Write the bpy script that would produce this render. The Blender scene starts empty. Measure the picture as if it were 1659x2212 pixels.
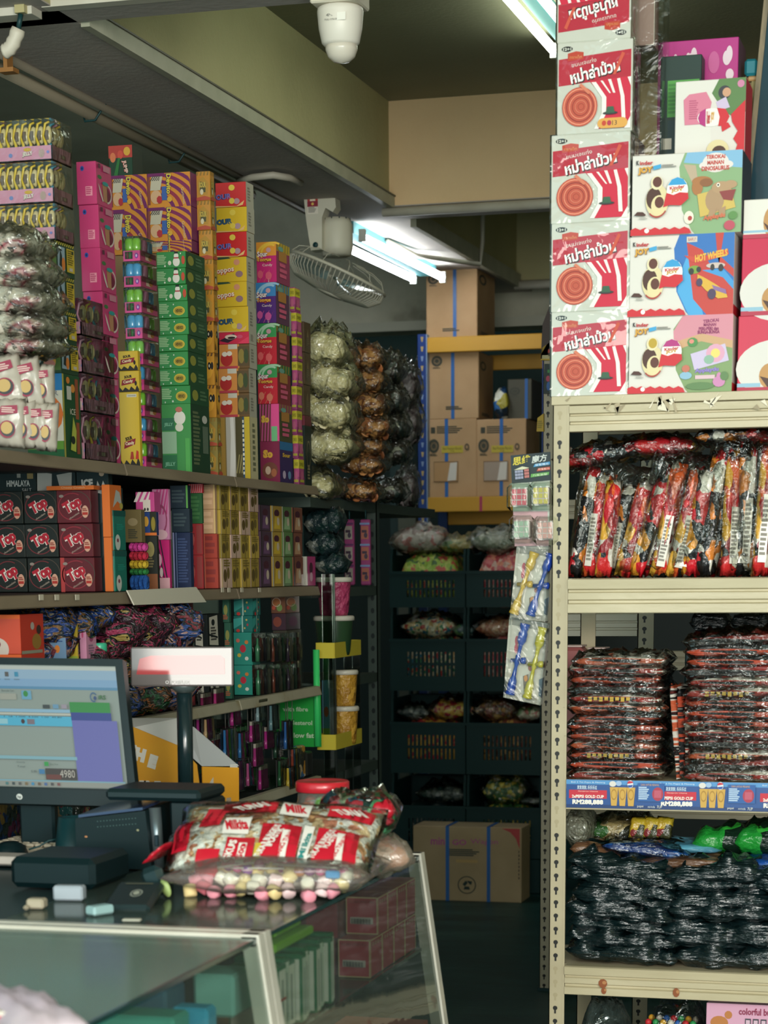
import bpy, math, random
from mathutils import Vector, Matrix, noise
sc = bpy.context.scene
COL = sc.collection
V3 = Vector
# ---------------------------------------------------------------- camera
FPX, CX, YP, CAMH = 4600.0, 829.5, 2195.0, 1.6
_y = V3((2146 - CX, 1221 - YP, FPX)).normalized()
_d = V3((1022 - CX, 22000.0, FPX)); _d = (_d - _y * _d.dot(_y)).normalized()
_z = -_d
_x = _y.cross(_z)
O = V3((0, 0, CAMH))
cam = bpy.data.cameras.new('camera')
camo = bpy.data.objects.new('camera', cam); COL.objects.link(camo)
rgt = V3((_x[0], _y[0], _z[0])); dwn = V3((_x[1], _y[1], _z[1])); fwd = V3((_x[2], _y[2], _z[2]))
m = Matrix((( rgt[0], -dwn[0], -fwd[0], 0), (rgt[1], -dwn[1], -fwd[1], 0), (rgt[2], -dwn[2], -fwd[2], CAMH), (0, 0, 0, 1)))
camo.matrix_world = m
cam.sensor_fit = 'HORIZONTAL'; cam.sensor_width = 36; cam.lens = FPX / 1659 * 36
cam.shift_x = 0; cam.shift_y = (YP - 1106) / 1659
cam.clip_start = .05; cam.clip_end = 60
cam.dof.use_dof = True; cam.dof.focus_distance = 6.4; cam.dof.aperture_fstop = 7.2
sc.camera = camo
# ---------------------------------------------------------------- render look
vs = sc.view_settings
sc.display_settings.display_device = 'sRGB'
vs.view_transform = 'Standard'; vs.look = 'None'; vs.gamma = 1; vs.use_curve_mapping = False
vs.exposure = 0.5
cy = sc.cycles
cy.use_denoising = True
cy.max_bounces = 10; cy.diffuse_bounces = 3; cy.glossy_bounces = 3; cy.transmission_bounces = 6; cy.transparent_max_bounces = 12
cy.caustics_reflective = False; cy.caustics_refractive = False
cy.sample_clamp_indirect = 4.0
# ---------------------------------------------------------------- world and lights
w = bpy.data.worlds.new('world'); sc.world = w; w.use_nodes = True
bg = w.node_tree.nodes['Background']; bg.inputs[0].default_value = (.50, .82, .86, 1); bg.inputs[1].default_value = 1.25
def area(name, loc, aim, sx, sy, power, col):
    l = bpy.data.lights.new(name, 'AREA'); l.shape = 'RECTANGLE'; l.size = sx; l.size_y = sy; l.energy = power; l.color = col
    o = bpy.data.objects.new(name, l); COL.objects.link(o); o.location = loc
    o.rotation_euler = (V3(aim) - V3(loc)).to_track_quat('-Z', 'Y').to_euler(); return o
area('daylight_shopfront', (.45, -2.3, 2.2), (-1.0, 6, 1.3), 5.7, 2.3, 330, (1, .93, .84))
area('fill_by_camera', (1.2, -.3, 2.6), (-1.3, 4.9, 1.3), 1.0, 1.0, 75, (1, .94, .86))  # added fill lamp beside the camera, brightens the rack and the counter

# ---------------------------------------------------------------- pixel to place
def ray(px, py):
    v = V3((px - CX, py - YP, FPX)); return V3((_x.dot(v), _y.dot(v), _z.dot(v)))
def aX(px, py, X): r = ray(px, py); return O + r * (X / r[0])
def aY(px, py, Y): r = ray(px, py); return O + r * (Y / r[1])
def aZ(px, py, Z): r = ray(px, py); return O + r * ((Z - CAMH) / r[2])
def camv(p):
    d = V3(p) - O; return V3((rgt.dot(d), dwn.dot(d), fwd.dot(d)))
def proj(p):
    v = camv(p); return CX + FPX * v[0] / v[2], YP + FPX * v[1] / v[2]
def solve(p, axis, px):
    """move p along one world axis until it falls on image column px"""
    lo = V3(p); e = V3((0, 0, 0)); e[axis] = 1
    a = camv(lo); b = camv(lo + e) - a; t = (px - CX) / FPX
    k = (t * a[2] - a[0]) / (b[0] - t * b[2]); return lo + e * k
# ---------------------------------------------------------------- materials
def lin(c):
    c /= 255.0; return c / 12.92 if c <= .04045 else ((c + .055) / 1.055) ** 2.4
def rgb(h):
    h = h.lstrip('#'); return (lin(int(h[0:2], 16)), lin(int(h[2:4], 16)), lin(int(h[4:6], 16)), 1)
_m = {}
def newmat(key):
    mt = bpy.data.materials.new(key); mt.use_nodes = True; nt = mt.node_tree
    return mt, nt, nt.nodes['Principled BSDF'], nt.nodes, nt.links
def M(h, rough=.5, metal=0, spec=.4, coat=0):
    k = ('p', h, rough, metal, spec, coat)
    if k not in _m:
        mt, nt, b, N, L = newmat('paint_' + h)
        b.inputs['Base Color'].default_value = rgb(h); b.inputs['Roughness'].default_value = rough
        b.inputs['Metallic'].default_value = metal; b.inputs['Specular IOR Level'].default_value = spec
        if coat: b.inputs['Coat Weight'].default_value = coat; b.inputs['Coat Roughness'].default_value = .12
        _m[k] = mt
    return _m[k]
def ramp(N, cols, inter='LINEAR'):
    r = N.new('ShaderNodeValToRGB'); r.color_ramp.interpolation = inter
    el = r.color_ramp.elements
    while len(el) < len(cols): el.new(.5)
    for e, (p, c) in zip(el, cols): e.position = p; e.color = rgb(c)
    return r
def coord(N, L, scale=(1, 1, 1), obj=True, rot=(0, 0, 0)):
    tc = N.new('ShaderNodeTexCoord'); mp = N.new('ShaderNodeMapping'); mp.inputs['Scale'].default_value = scale
    mp.inputs['Rotation'].default_value = rot
    L.new(tc.outputs['Object' if obj else 'Generated'], mp.inputs[0]); return mp
def noisy(key, cols, scale, rough=.7, bump=0, bscale=None, detail=6, stretch=(1, 1, 1), inter='LINEAR', metal=0, spec=.3, rot=(0, 0, 0), vor=False, coat=0):
    k = ('n', key)
    if k in _m: return _m[k]
    mt, nt, b, N, L = newmat(key)
    mp = coord(N, L, stretch, rot=rot)
    if vor:
        n = N.new('ShaderNodeTexVoronoi'); n.inputs['Scale'].default_value = scale
        n0 = N.new('ShaderNodeTexNoise'); n0.inputs['Scale'].default_value = scale * .7
        ad = N.new('ShaderNodeMixRGB'); ad.blend_type = 'ADD'; ad.inputs[0].default_value = .25 / max(scale, 1) * 8
        L.new(mp.outputs[0], n0.inputs['Vector']); L.new(mp.outputs[0], ad.inputs[1]); L.new(n0.outputs['Color'], ad.inputs[2])
        L.new(ad.outputs[0], n.inputs['Vector'])
        sp = N.new('ShaderNodeSeparateColor'); L.new(n.outputs['Color'], sp.inputs[0]); val = sp.outputs[0]
    else:
        n = N.new('ShaderNodeTexNoise'); n.inputs['Scale'].default_value = scale; n.inputs['Detail'].default_value = detail
        L.new(mp.outputs[0], n.inputs['Vector']); val = n.outputs['Fac']
    r = ramp(N, cols, inter); L.new(val, r.inputs[0]); L.new(r.outputs[0], b.inputs['Base Color'])
    b.inputs['Roughness'].default_value = rough; b.inputs['Metallic'].default_value = metal; b.inputs['Specular IOR Level'].default_value = spec
    if coat: b.inputs['Coat Weight'].default_value = coat; b.inputs['Coat Roughness'].default_value = .1
    if bump:
        n2 = N.new('ShaderNodeTexNoise'); n2.inputs['Scale'].default_value = bscale or scale; n2.inputs['Detail'].default_value = 4
        L.new(mp.outputs[0], n2.inputs['Vector'])
        bp = N.new('ShaderNodeBump'); bp.inputs['Strength'].default_value = bump; bp.inputs['Distance'].default_value = .02
        L.new(n2.outputs['Fac'], bp.inputs['Height']); L.new(bp.outputs[0], b.inputs['Normal'])
        if coat: L.new(bp.outputs[0], b.inputs['Coat Normal'])
    _m[k] = mt; return mt
def film(key='film', tint='#f5f8f4', base=.10, crinkle=.9, scale=28, rough=.16, opaque=.0, stretch=(1, 1, 1), body='#cfd2c4', ior=1.3):
    """thin clear wrapping: see-through with a crinkled gloss"""
    k = ('f', key)
    if k in _m: return _m[k]
    mt, nt, b, N, L = newmat(key); N.remove(b); out = N['Material Output']
    tr = N.new('ShaderNodeBsdfTransparent'); tr.inputs[0].default_value = rgb(tint)
    gl = N.new('ShaderNodeBsdfGlossy'); gl.inputs['Roughness'].default_value = rough; gl.inputs[0].default_value = (.95, .97, .95, 1)
    mp = coord(N, L, stretch); n = N.new('ShaderNodeTexNoise'); n.inputs['Scale'].default_value = scale; n.inputs['Detail'].default_value = 3
    n.inputs['Distortion'].default_value = 1.2
    L.new(mp.outputs[0], n.inputs['Vector'])
    bp = N.new('ShaderNodeBump'); bp.inputs['Strength'].default_value = crinkle; bp.inputs['Distance'].default_value = .03
    L.new(n.outputs['Fac'], bp.inputs['Height']); L.new(bp.outputs[0], gl.inputs['Normal'])
    fr = N.new('ShaderNodeFresnel'); fr.inputs[0].default_value = ior; L.new(bp.outputs[0], fr.inputs['Normal'])
    mx = N.new('ShaderNodeMath'); mx.operation = 'ADD'; mx.use_clamp = True; mx.inputs[1].default_value = base; L.new(fr.outputs[0], mx.inputs[0])
    ms = N.new('ShaderNodeMixShader'); L.new(mx.outputs[0], ms.inputs[0]); L.new(tr.outputs[0], ms.inputs[1]); L.new(gl.outputs[0], ms.inputs[2])
    last = ms
    if opaque:
        df = N.new('ShaderNodeBsdfDiffuse'); df.inputs[0].default_value = rgb(body); L.new(bp.outputs[0], df.inputs['Normal'])
        m2 = N.new('ShaderNodeMixShader'); m2.inputs[0].default_value = opaque; L.new(ms.outputs[0], m2.inputs[1]); L.new(df.outputs[0], m2.inputs[2]); last = m2
    L.new(last.outputs[0], out.inputs[0]); _m[k] = mt; return mt
def glass(key='glass', tint='#dfeae4', base=.03, rough=.02):
    return film(key, tint, base, .0, 3, rough, ior=1.45)
def emit(key, h, s):
    k = ('e', key)
    if k not in _m:
        mt, nt, b, N, L = newmat(key)
        b.inputs['Base Color'].default_value = tuple(c * .3 for c in rgb(h)[:3]) + (1,); b.inputs['Emission Color'].default_value = rgb(h); b.inputs['Emission Strength'].default_value = s
        _m[k] = mt
    return _m[k]
# ---------------------------------------------------------------- text outlines
_t = {}
def glyphs(s, bold=.0):
    k = (s, bold)
    if k in _t: return _t[k]
    cu = bpy.data.curves.new('t', 'FONT'); cu.body = s; cu.size = 1; cu.offset = bold; cu.resolution_u = 2
    ob = bpy.data.objects.new('t', cu); COL.objects.link(ob)
    dg = bpy.context.evaluated_depsgraph_get(); ev = ob.evaluated_get(dg); me = ev.to_mesh()
    vs_ = [(v.co[0], v.co[1]) for v in me.vertices]; fs = [tuple(p.vertices) for p in me.polygons]
    ev.to_mesh_clear(); bpy.data.objects.remove(ob); bpy.data.curves.remove(cu)
    if not vs_: vs_ = [(0, 0)]; fs = []
    x0 = min(v[0] for v in vs_); x1 = max(v[0] for v in vs_); y0 = min(v[1] for v in vs_); y1 = max(v[1] for v in vs_)
    wx = max(x1 - x0, 1e-4); wy = max(y1 - y0, 1e-4)
    _t[k] = ([((v[0] - x0) / wx - .5, (v[1] - y0) / wy - .5) for v in vs_], fs); return _t[k]
# ---------------------------------------------------------------- mesh builder
class MB:
    def __init__(s): s.v = []; s.f = []; s.mi = []; s.mats = []; s.sm = []; s.tr = None
    def m(s, mt):
        if isinstance(mt, str): mt = M(mt)
        if mt not in s.mats: s.mats.append(mt)
        return s.mats.index(mt)
    def add(s, vs, fs, mt, smooth=False):
        i0 = len(s.v); k = s.m(mt)
        s.v += [(s.tr @ V3(v)) if s.tr else V3(v) for v in vs]
        for f in fs: s.f.append(tuple(i + i0 for i in f)); s.mi.append(k); s.sm.append(smooth)
        return s
    def poly(s, pts, mt): return s.add(pts, [tuple(range(len(pts)))], mt)
    def box(s, x0, x1, y0, y1, z0, z1, mt, bev=0, skip=()):
        if x1 < x0: x0, x1 = x1, x0
        if y1 < y0: y0, y1 = y1, y0
        if z1 < z0: z0, z1 = z1, z0
        if bev:
            b = min(bev, (x1 - x0) * .45, (y1 - y0) * .45, (z1 - z0) * .45)
            vs = []; idx = {}
            for i, X in enumerate((x0, x1)):
                for j, Y in enumerate((y0, y1)):
                    for k, Z in enumerate((z0, z1)):
                        sx = b if i == 0 else -b; sy = b if j == 0 else -b; sz = b if k == 0 else -b
                        idx[i, j, k] = (len(vs), len(vs) + 1, len(vs) + 2)
                        vs += [(X, Y + sy, Z + sz), (X + sx, Y, Z + sz), (X + sx, Y + sy, Z)]
            g = lambda i, j, k, a: idx[i, j, k][a]
            fs = []
            for i in (0, 1): q = [g(i, 0, 0, 0), g(i, 0, 1, 0), g(i, 1, 1, 0), g(i, 1, 0, 0)]; fs.append(q if i == 0 else q[::-1])
            for j in (0, 1): q = [g(0, j, 0, 1), g(1, j, 0, 1), g(1, j, 1, 1), g(0, j, 1, 1)]; fs.append(q if j == 0 else q[::-1])
            for k in (0, 1): q = [g(0, 0, k, 2), g(0, 1, k, 2), g(1, 1, k, 2), g(1, 0, k, 2)]; fs.append(q if k == 0 else q[::-1])
            for i in (0, 1):
                for j in (0, 1): fs.append([g(i, j, 0, 0), g(i, j, 0, 1), g(i, j, 1, 1), g(i, j, 1, 0)])
                for k in (0, 1): fs.append([g(i, 0, k, 0), g(i, 0, k, 2), g(i, 1, k, 2), g(i, 1, k, 0)])
            for j in (0, 1):
                for k in (0, 1): fs.append([g(0, j, k, 1), g(0, j, k, 2), g(1, j, k, 2), g(1, j, k, 1)])
            for i in (0, 1):
                for j in (0, 1):
                    for k in (0, 1): fs.append(list(idx[i, j, k]))
            return s.add(vs, [tuple(f) for f in fs], mt)
        vs = [(x0, y0, z0), (x1, y0, z0), (x1, y1, z0), (x0, y1, z0), (x0, y0, z1), (x1, y0, z1), (x1, y1, z1), (x0, y1, z1)]
        fs = {'b': (0, 3, 2, 1), 't': (4, 5, 6, 7), 'f': (0, 1, 5, 4), 'k': (2, 3, 7, 6), 'l': (3, 0, 4, 7), 'r': (1, 2, 6, 5)}
        return s.add(vs, [f for k, f in fs.items() if k not in skip], mt)
    def tube(s, pts, r, mt, n=8, cap=True):
        pts = [V3(p) for p in pts]; vs = []; fs = []; K = len(pts)
        rr = r if isinstance(r, (list, tuple)) else [r] * K
        t = (pts[1] - pts[0]).normalized(); a = V3((0, 0, 1)) if abs(t[2]) < .9 else V3((1, 0, 0))
        u = t.cross(a).normalized()
        for i, p in enumerate(pts):
            t = (pts[min(i + 1, K - 1)] - pts[max(i - 1, 0)]).normalized()
            u = (u - t * u.dot(t)).normalized(); q = t.cross(u)
            for j in range(n):
                an = 2 * math.pi * j / n; vs.append(p + (u * math.cos(an) + q * math.sin(an)) * rr[i])
        for i in range(K - 1):
            for j in range(n): fs.append((i * n + j, i * n + (j + 1) % n, (i + 1) * n + (j + 1) % n, (i + 1) * n + j))
        if cap: fs.append(tuple(range(n))[::-1]); fs.append(tuple((K - 1) * n + j for j in range(n)))
        return s.add(vs, fs, mt, True)
    def lathe(s, c, prof, mt, n=24, axis=(0, 0, 1), sx=1, sy=1):
        c = V3(c); w_ = V3(axis).normalized(); a = V3((1, 0, 0)) if abs(w_[0]) < .9 else V3((0, 1, 0))
        u = (a - w_ * a.dot(w_)).normalized(); q = w_.cross(u); vs = []; fs = []; K = len(prof)
        for r, h in prof:
            for j in range(n):
                an = 2 * math.pi * j / n; vs.append(c + w_ * h + u * (r * sx * math.cos(an)) + q * (r * sy * math.sin(an)))
        for i in range(K - 1):
            for j in range(n): fs.append((i * n + j, i * n + (j + 1) % n, (i + 1) * n + (j + 1) % n, (i + 1) * n + j))
        if prof[0][0] > 1e-5: fs.append(tuple(range(n))[::-1])
        if prof[-1][0] > 1e-5: fs.append(tuple((K - 1) * n + j for j in range(n)))
        return s.add(vs, fs, mt, True)
    def blob(s, c, r, mt, n=8, k=5):
        c = V3(c); r = r if isinstance(r, (tuple, list)) else (r, r, r)
        pr = [(math.sin(math.pi * i / k), -math.cos(math.pi * i / k)) for i in range(k + 1)]; vs = []; fs = []
        for a, h in pr:
            for j in range(n): vs.append(c + V3((r[0] * a * math.cos(2 * math.pi * j / n), r[1] * a * math.sin(2 * math.pi * j / n), r[2] * h)))
        for i in range(k):
            for j in range(n): fs.append((i * n + j, i * n + (j + 1) % n, (i + 1) * n + (j + 1) % n, (i + 1) * n + j))
        return s.add(vs, fs, mt, True)
    def pillow(s, w_, d_, h_, mt, seed=0, n=12, nz=.12, pw=2.2, mat=None, fr=3.0):
        """a filled bag lying flat: w along x, d along y, h thick, bottom at z=0; mat places it"""
        vs = []; fs = []; of = V3((seed * 7.31, seed * 3.7, seed * 1.3)); top = {}; bot = {}
        for i in range(n + 1):
            for j in range(n + 1):
                a = i / n * 2 - 1; b = j / n * 2 - 1
                th = (max(0, 1 - abs(a) ** pw) * max(0, 1 - abs(b) ** pw)) ** .5
                q = noise.noise(V3((a * fr, b * fr, 0)) + of); q2 = noise.noise(V3((a * fr, b * fr, 5)) + of)
                x = a * w_ / 2 * (1 - .06 * (1 - b * b) * 0 + .05 * q2); y = b * d_ / 2 * (1 + .05 * q)
                zt = h_ / 2 * th * (1 + nz * 3 * q); zb = h_ / 2 * th * (1 + nz * 2 * q2)
                edge = i in (0, n) or j in (0, n); wv = h_ * .18 * q2 if edge else 0
                top[i, j] = len(vs); vs.append((x, y, h_ / 2 + zt + wv))
                if edge: bot[i, j] = top[i, j]
                else: bot[i, j] = len(vs); vs.append((x, y, h_ / 2 - zb))
        for i in range(n):
            for j in range(n):
                fs.append((top[i, j], top[i + 1, j], top[i + 1, j + 1], top[i, j + 1]))
                fs.append((bot[i, j], bot[i, j + 1], bot[i + 1, j + 1], bot[i + 1, j]))
        if mat is not None: vs = [mat @ V3(v) for v in vs]
        return s.add(vs, fs, mt, True)
    def mesh(s, name, org):
        me = bpy.data.meshes.new(name)
        me.from_pydata([tuple(v - org) for v in s.v], [], s.f)
        for mt in s.mats: me.materials.append(mt)
        me.polygons.foreach_set('material_index', s.mi); me.polygons.foreach_set('use_smooth', s.sm); me.update(); return me
    def base(s):
        xs = [v[0] for v in s.v]; ys = [v[1] for v in s.v]; zs = [v[2] for v in s.v]
        return V3(((min(xs) + max(xs)) / 2, (min(ys) + max(ys)) / 2, min(zs)))
def tag(o, label, cat, group=None, kind=None):
    o['label'] = label; o['category'] = cat
    if group: o['group'] = group
    if kind: o['kind'] = kind
    return o
def item(name, mb, label, cat, group=None, kind=None):
    org = mb.base(); o = bpy.data.objects.new(name, mb.mesh(name, org)); o.location = org; COL.objects.link(o)
    return tag(o, label, cat, group, kind)
def struct(name, mb):
    org = mb.base(); o = bpy.data.objects.new(name, mb.mesh(name, org)); o.location = org; COL.objects.link(o); o['kind'] = 'structure'; return o
def thing(name, loc, label, cat, group=None):
    o = bpy.data.objects.new(name, None); o.empty_display_size = .05; o.location = loc; COL.objects.link(o); return tag(o, label, cat, group)
def wloc(o):
    p = V3(o.location)
    while o.parent: o = o.parent; p += V3(o.location)
    return p
def part(name, mb, parent, label=None):
    org = mb.base(); o = bpy.data.objects.new(name, mb.mesh(name, org)); COL.objects.link(o)
    o.parent = parent; o.location = org - wloc(parent)
    if label: o['label'] = label
    return o
def dup(root, loc, label=None):
    def cp(o, par):
        c = o.copy(); COL.objects.link(c); c.parent = par
        for ch in list(o.children): cp(ch, c)
        return c
    c = cp(root, None); c.location = loc
    if label: c['label'] = label
    return c
# ---------------------------------------------------------------- a printed face
class Face:
    def __init__(s, mb, o, u, v): s.mb = mb; s.o = V3(o); s.u = V3(u); s.v = V3(v); s.n = s.u.cross(s.v).normalized(); s.l = 0
    def at(s, a, b, l): return s.o + s.u * a + s.v * b + s.n * (.0004 * l)
    def poly(s, pts, mt): s.l += 1; s.mb.poly([s.at(a, b, s.l) for a, b in pts], mt)
    def rect(s, a0, b0, a1, b1, mt): s.poly([(a0, b0), (a1, b0), (a1, b1), (a0, b1)], mt)
    def ell(s, a, b, ra, rb, mt, n=20): s.poly([(a + ra * math.cos(2 * math.pi * i / n), b + rb * math.sin(2 * math.pi * i / n)) for i in range(n)], mt)
    def ring(s, a, b, ra, rb, k, mt, n=20, a0=0, a1=360):
        s.l += 1; P = []
        for i in range(n + 1):
            t = math.radians(a0 + (a1 - a0) * i / n); P.append((s.at(a + ra * math.cos(t), b + rb * math.sin(t), s.l), s.at(a + ra * k * math.cos(t), b + rb * k * math.sin(t), s.l)))
        vs = [q for p in P for q in p]
        s.mb.add(vs, [(2 * i, 2 * i + 2, 2 * i + 3, 2 * i + 1) for i in range(n)], mt)
    def text(s, t, a, b, w_, h_, mt, rot=0, shear=0, bold=.0):
        """text stretched to w_ x h_ (face fractions), centred at a, b; rot in degrees measured on the face"""
        s.l += 1; vs, fs = glyphs(t, bold); lu = s.u.length; lv = s.v.length; c = math.cos(math.radians(rot)); q = math.sin(math.radians(rot)); out = []
        for x, y in vs:
            x, y = x * w_ * lu + y * h_ * lv * shear, y * h_ * lv
            x, y = x * c - y * q, x * q + y * c
            out.append(s.at(a + x / lu, b + y / lv, s.l))
        s.mb.add(out, fs, mt)
    def draw(s, ops):
        for o in ops:
            k = o[0]
            if k == 'r': s.rect(*o[1:])
            elif k == 'e': s.ell(*o[1:])
            elif k == 'o': s.ring(*o[1:])
            elif k == 'p': s.poly(o[1], o[2])
            elif k == 't': s.text(*o[1:])
            elif k == 'l':      # l, a0, b0, a1, b1, n, mat : n rows of small print
                _, a0, b0, a1, b1, n, mt = o
                for i in range(n):
                    hh = (b1 - b0) / n; e = a0 + (a1 - a0) * (.72 + .28 * ((i * 37) % 10) / 10); s.l += 0
                    s.rect(a0, b1 - (i + .62) * hh, e, b1 - i * hh, mt); s.l -= 1
                s.l += 1
            elif k == 'd':      # d, a0, b0, a1, b1, n, slope, frac, mat : diagonal stripes clipped to a band
                _, a0, b0, a1, b1, n, sl, fr, mt = o; s.l += 1
                st = (a1 - a0) / n
                for i in range(n):
                    x = a0 + i * st; q = [(x, b0), (x + st * fr, b0), (min(a1, x + st * fr + sl), b1), (min(a1, x + sl), b1)]
                    s.mb.poly([s.at(c, d, s.l) for c, d in q], mt)
def carton(mb, x0, x1, y0, y1, z0, z1, mt, front=(), side=(), top=(), bev=.0015):
    """box with a printed -Y face (front) and +X face (side)"""
    mb.box(x0, x1, y0, y1, z0, z1, mt, bev)
    if front: Face(mb, (x0, y0, z0), (x1 - x0, 0, 0), (0, 0, z1 - z0)).draw(front)
    if side: Face(mb, (x1, y0, z0), (0, y1 - y0, 0), (0, 0, z1 - z0)).draw(side)
    if top: Face(mb, (x0, y0, z1), (x1 - x0, 0, 0), (0, y1 - y0, 0)).draw(top)
def place(c, ax=None, ay=None, az=None):
    """matrix with local x, y, z axes along the given vectors"""
    ax = V3(ax or (1, 0, 0)); ay = V3(ay or (0, 1, 0)); az = V3(az) if az else ax.cross(ay)
    return Matrix(((ax[0], ay[0], az[0], c[0]), (ax[1], ay[1], az[1], c[1]), (ax[2], ay[2], az[2], c[2]), (0, 0, 0, 1)))
rnd = random.Random(7)
BLACK = '#0c3336'; DK = '#10383a'; WHITE = '#dedbd0'; CREAM = '#d9cfae'
FILM = film(base=.06, crinkle=.75); FILMB = film('box_film', base=.025, crinkle=.22, scale=14, rough=.12, ior=1.22); FILMD = film('film_dusty', base=.12, crinkle=.8, scale=22, opaque=.18)
# ================================================================= the room
CEIL, BEAM, LX = 3.488, 3.081, -2.484
paint = noisy('olive_cream_paint', [(.3, '#a29c74'), (.55, '#b0a97f'), (.75, '#b8b186')], 1.6, .8, .12, 60)
paint2 = noisy('tan_paint', [(.3, '#d6b88e'), (.6, '#e0c298'), (.8, '#e6caa2')], 1.8, .8, .15, 60)
ceilm = noisy('ceiling_paint', [(.3, '#84836c'), (.6, '#908e76'), (.8, '#99977e')], 1.2, .85, .1, 50)
conc = noisy('stained_concrete', [(.25, '#7c7b6e'), (.42, '#b3b1a0'), (.7, '#cac7b6'), (.9, '#b5b2a4')], 3.2, .85, .2, 30)
darkw = noisy('dark_wall_paint', [(.3, '#8b8f7c'), (.6, '#999d89'), (.8, '#a3a692')], 2.2, .9, .1, 40)
soff = noisy('soffit_paint', [(.3, '#a09890'), (.6, '#aca49c'), (.8, '#b4aca2')], 2.0, .85, .1, 40)
floorm = noisy('worn_floor', [(.3, '#0f3230'), (.55, '#1b4340'), (.72, '#2b514a'), (.9, '#6a7c6c')], 2.4, .45, .12, 40, stretch=(1, 3.5, 1))
b = MB(); b.box(-4.9, 3.4, .6, 13.0, -.12, 0, floorm); struct('floor', b)
YA, YB, YC, YD_, LB = 5.73, 9.0, 11.5, 11.9, 2.912
b = MB(); b.box(LX, 3.4, 1.0, YD_, CEIL, CEIL + .15, ceilm); struct('ceiling', b)
b = MB(); b.box(-4.7, LX - .35, 1.0, YD_, 3.68, 3.8, darkw); struct('ceiling_left', b)
b = MB(); b.box(-4.9, -4.7, .6, 13.0, 0, 3.8, darkw); struct('wall_left', b)
b = MB(); b.box(3.4, 3.55, .6, 13.0, 0, 3.8, paint); struct('wall_right', b)
b = MB(); b.box(-4.9, 3.55, 12.9, 13.05, 0, 3.8, '#142623'); struct('wall_back', b)
b = MB(); b.box(-4.7, 3.4, YD_ + .03, YD_ + .35, LB, 3.8, conc); b.box(-4.7, 3.4, YD_, YD_ + .03, LB - .012, LB + .038, '#b5b5a6'); struct('trim_1', b)
b = MB(); b.box(LX - .35, LX, 1.0, YD_, BEAM, 3.7, paint); b.box(LX - .35, LX, 1.0, YD_, BEAM - .004, BEAM, soff); struct('trim_2', b)
b = MB(); b.box(LX, 3.4, YB, YB + .33, BEAM, CEIL, paint2); b.box(LX, 3.4, YB - .005, YB + .33, BEAM - .004, BEAM, soff); struct('trim_3', b)
b = MB(); b.box(LX, 3.4, YC, YC + .28, BEAM, CEIL, paint); struct('trim_4', b)
b = MB(); b.box(-4.7, 3.4, YA - .05, YA + .08, BEAM, CEIL, paint); b.box(-4.7, 3.4, YA - .05, YA + .08, BEAM - .004, BEAM, soff); struct('trim_5', b)
# trunking and conduits along the beams
tr_ = noisy('grey_trunking', [(.3, '#9a9a86'), (.7, '#adac98')], 9, .5)
tr2 = noisy('dusty_trunking', [(.3, '#b9b4a4'), (.7, '#c9c5b6')], 9, .5)
b = MB(); b.box(LX, LX + .026, YA + .10, YB - .01, BEAM - .012, BEAM + .033, tr_); b.box(LX, LX + .031, YA + .10, YB - .01, BEAM + .033, BEAM + .038, '#5d5b4e')
item('cable_trunking', b, 'long pale cable trunking along the lower edge of the left ceiling beam', 'cable trunking')
b = MB(); b.box(LX, LX + .026, YB + .34, YC - .01, BEAM - .035, BEAM + .033, tr_)
item('cable_trunking', b, 'pale cable trunking on the far beam past the tan cross beam', 'cable trunking')
b = MB(); b.tube([(LX - .02, YB - .03, BEAM - .03), (1, YB - .03, BEAM - .03)], .019, tr2, 10)
item('conduit_pipe', b, 'grey conduit pipe running under the tan cross beam', 'conduit')
b = MB(); b.tube([(LX, YC - .04, BEAM - .024), (1, YC - .04, BEAM - .024)], .024, tr2, 10)
item('conduit_pipe', b, 'grey conduit pipe under the farthest cross beam above the cartons', 'conduit')
b = MB(); y = YA - .1; b.box(-4.6, -2.68, y, y + .045, BEAM - .006, BEAM + .033, tr2); b.box(-2.51, 1.5, y, y + .045, BEAM - .006, BEAM + .036, tr2); b.box(-2.665, -2.53, y - .02, y + .045, BEAM - .024, 3.5, tr2)
item('cable_trunking', b, 'white cable trunking across the nearest beam at the top edge', 'cable trunking')
b = MB(); y = LX - .395; zc_ = BEAM - .03; b.tube([(y, 5.5, zc_), (y, 8.4, zc_)], .019, '#8f8672', 8); b.tube([(y + .048, 5.5, zc_ + .018), (y + .048, 8.98, zc_ + .018)], .013, '#7d7666', 8)
for yy in (6.0, 6.8, 7.55): b.tube([(y - .022, yy, zc_ + .005), (y - .016, yy, zc_ - .022), (y + .02, yy, zc_ - .02), (y + .06, yy, zc_ + .03)], .004, DK, 5)
b.box(y + .045, y + .09, 6.04, 6.08, BEAM - .062, BEAM - .05, '#a0703c'); b.box(y + .06, y + .072, 6.04, 6.08, BEAM - .05, BEAM - .004, '#a0703c')
item('conduit_pipe', b, 'dusty pair of conduit pipes clipped under the left beam above the sweets', 'conduit')
b = MB(); b.tube([aZ(px, py, BEAM - .03) for px, py in ((515, 392), (545, 383), (590, 378), (625, 384), (650, 396))], .013, '#b5b0a0', 8)
item('corrugated_hose', b, 'short corrugated cable hose branching from the conduit beside the fan', 'hose')
b = MB(); q0, q1 = aY(8, 112, 5.6), aY(40, 62, 5.6)
pts = [q0 + (q1 - q0) * (i / 8) + V3((0, 0, -.014 * math.sin(math.pi * i / 8))) for i in range(9)]
b.tube(pts, [.018 + .0025 * (i % 2) for i in range(9)], '#c9c2b0', 10)
b.tube([q1, aY(45, 30, 5.6)], .007, DK, 6); bb = aY(45, 20, 5.6); b.box(bb[0] - .014, bb[0] + .014, 5.59, 5.65, bb[2] - .01, bb[2] + .024, '#b0a678')
item('corrugated_hose', b, 'cream corrugated hose curling down at the top left corner', 'hose')
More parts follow.
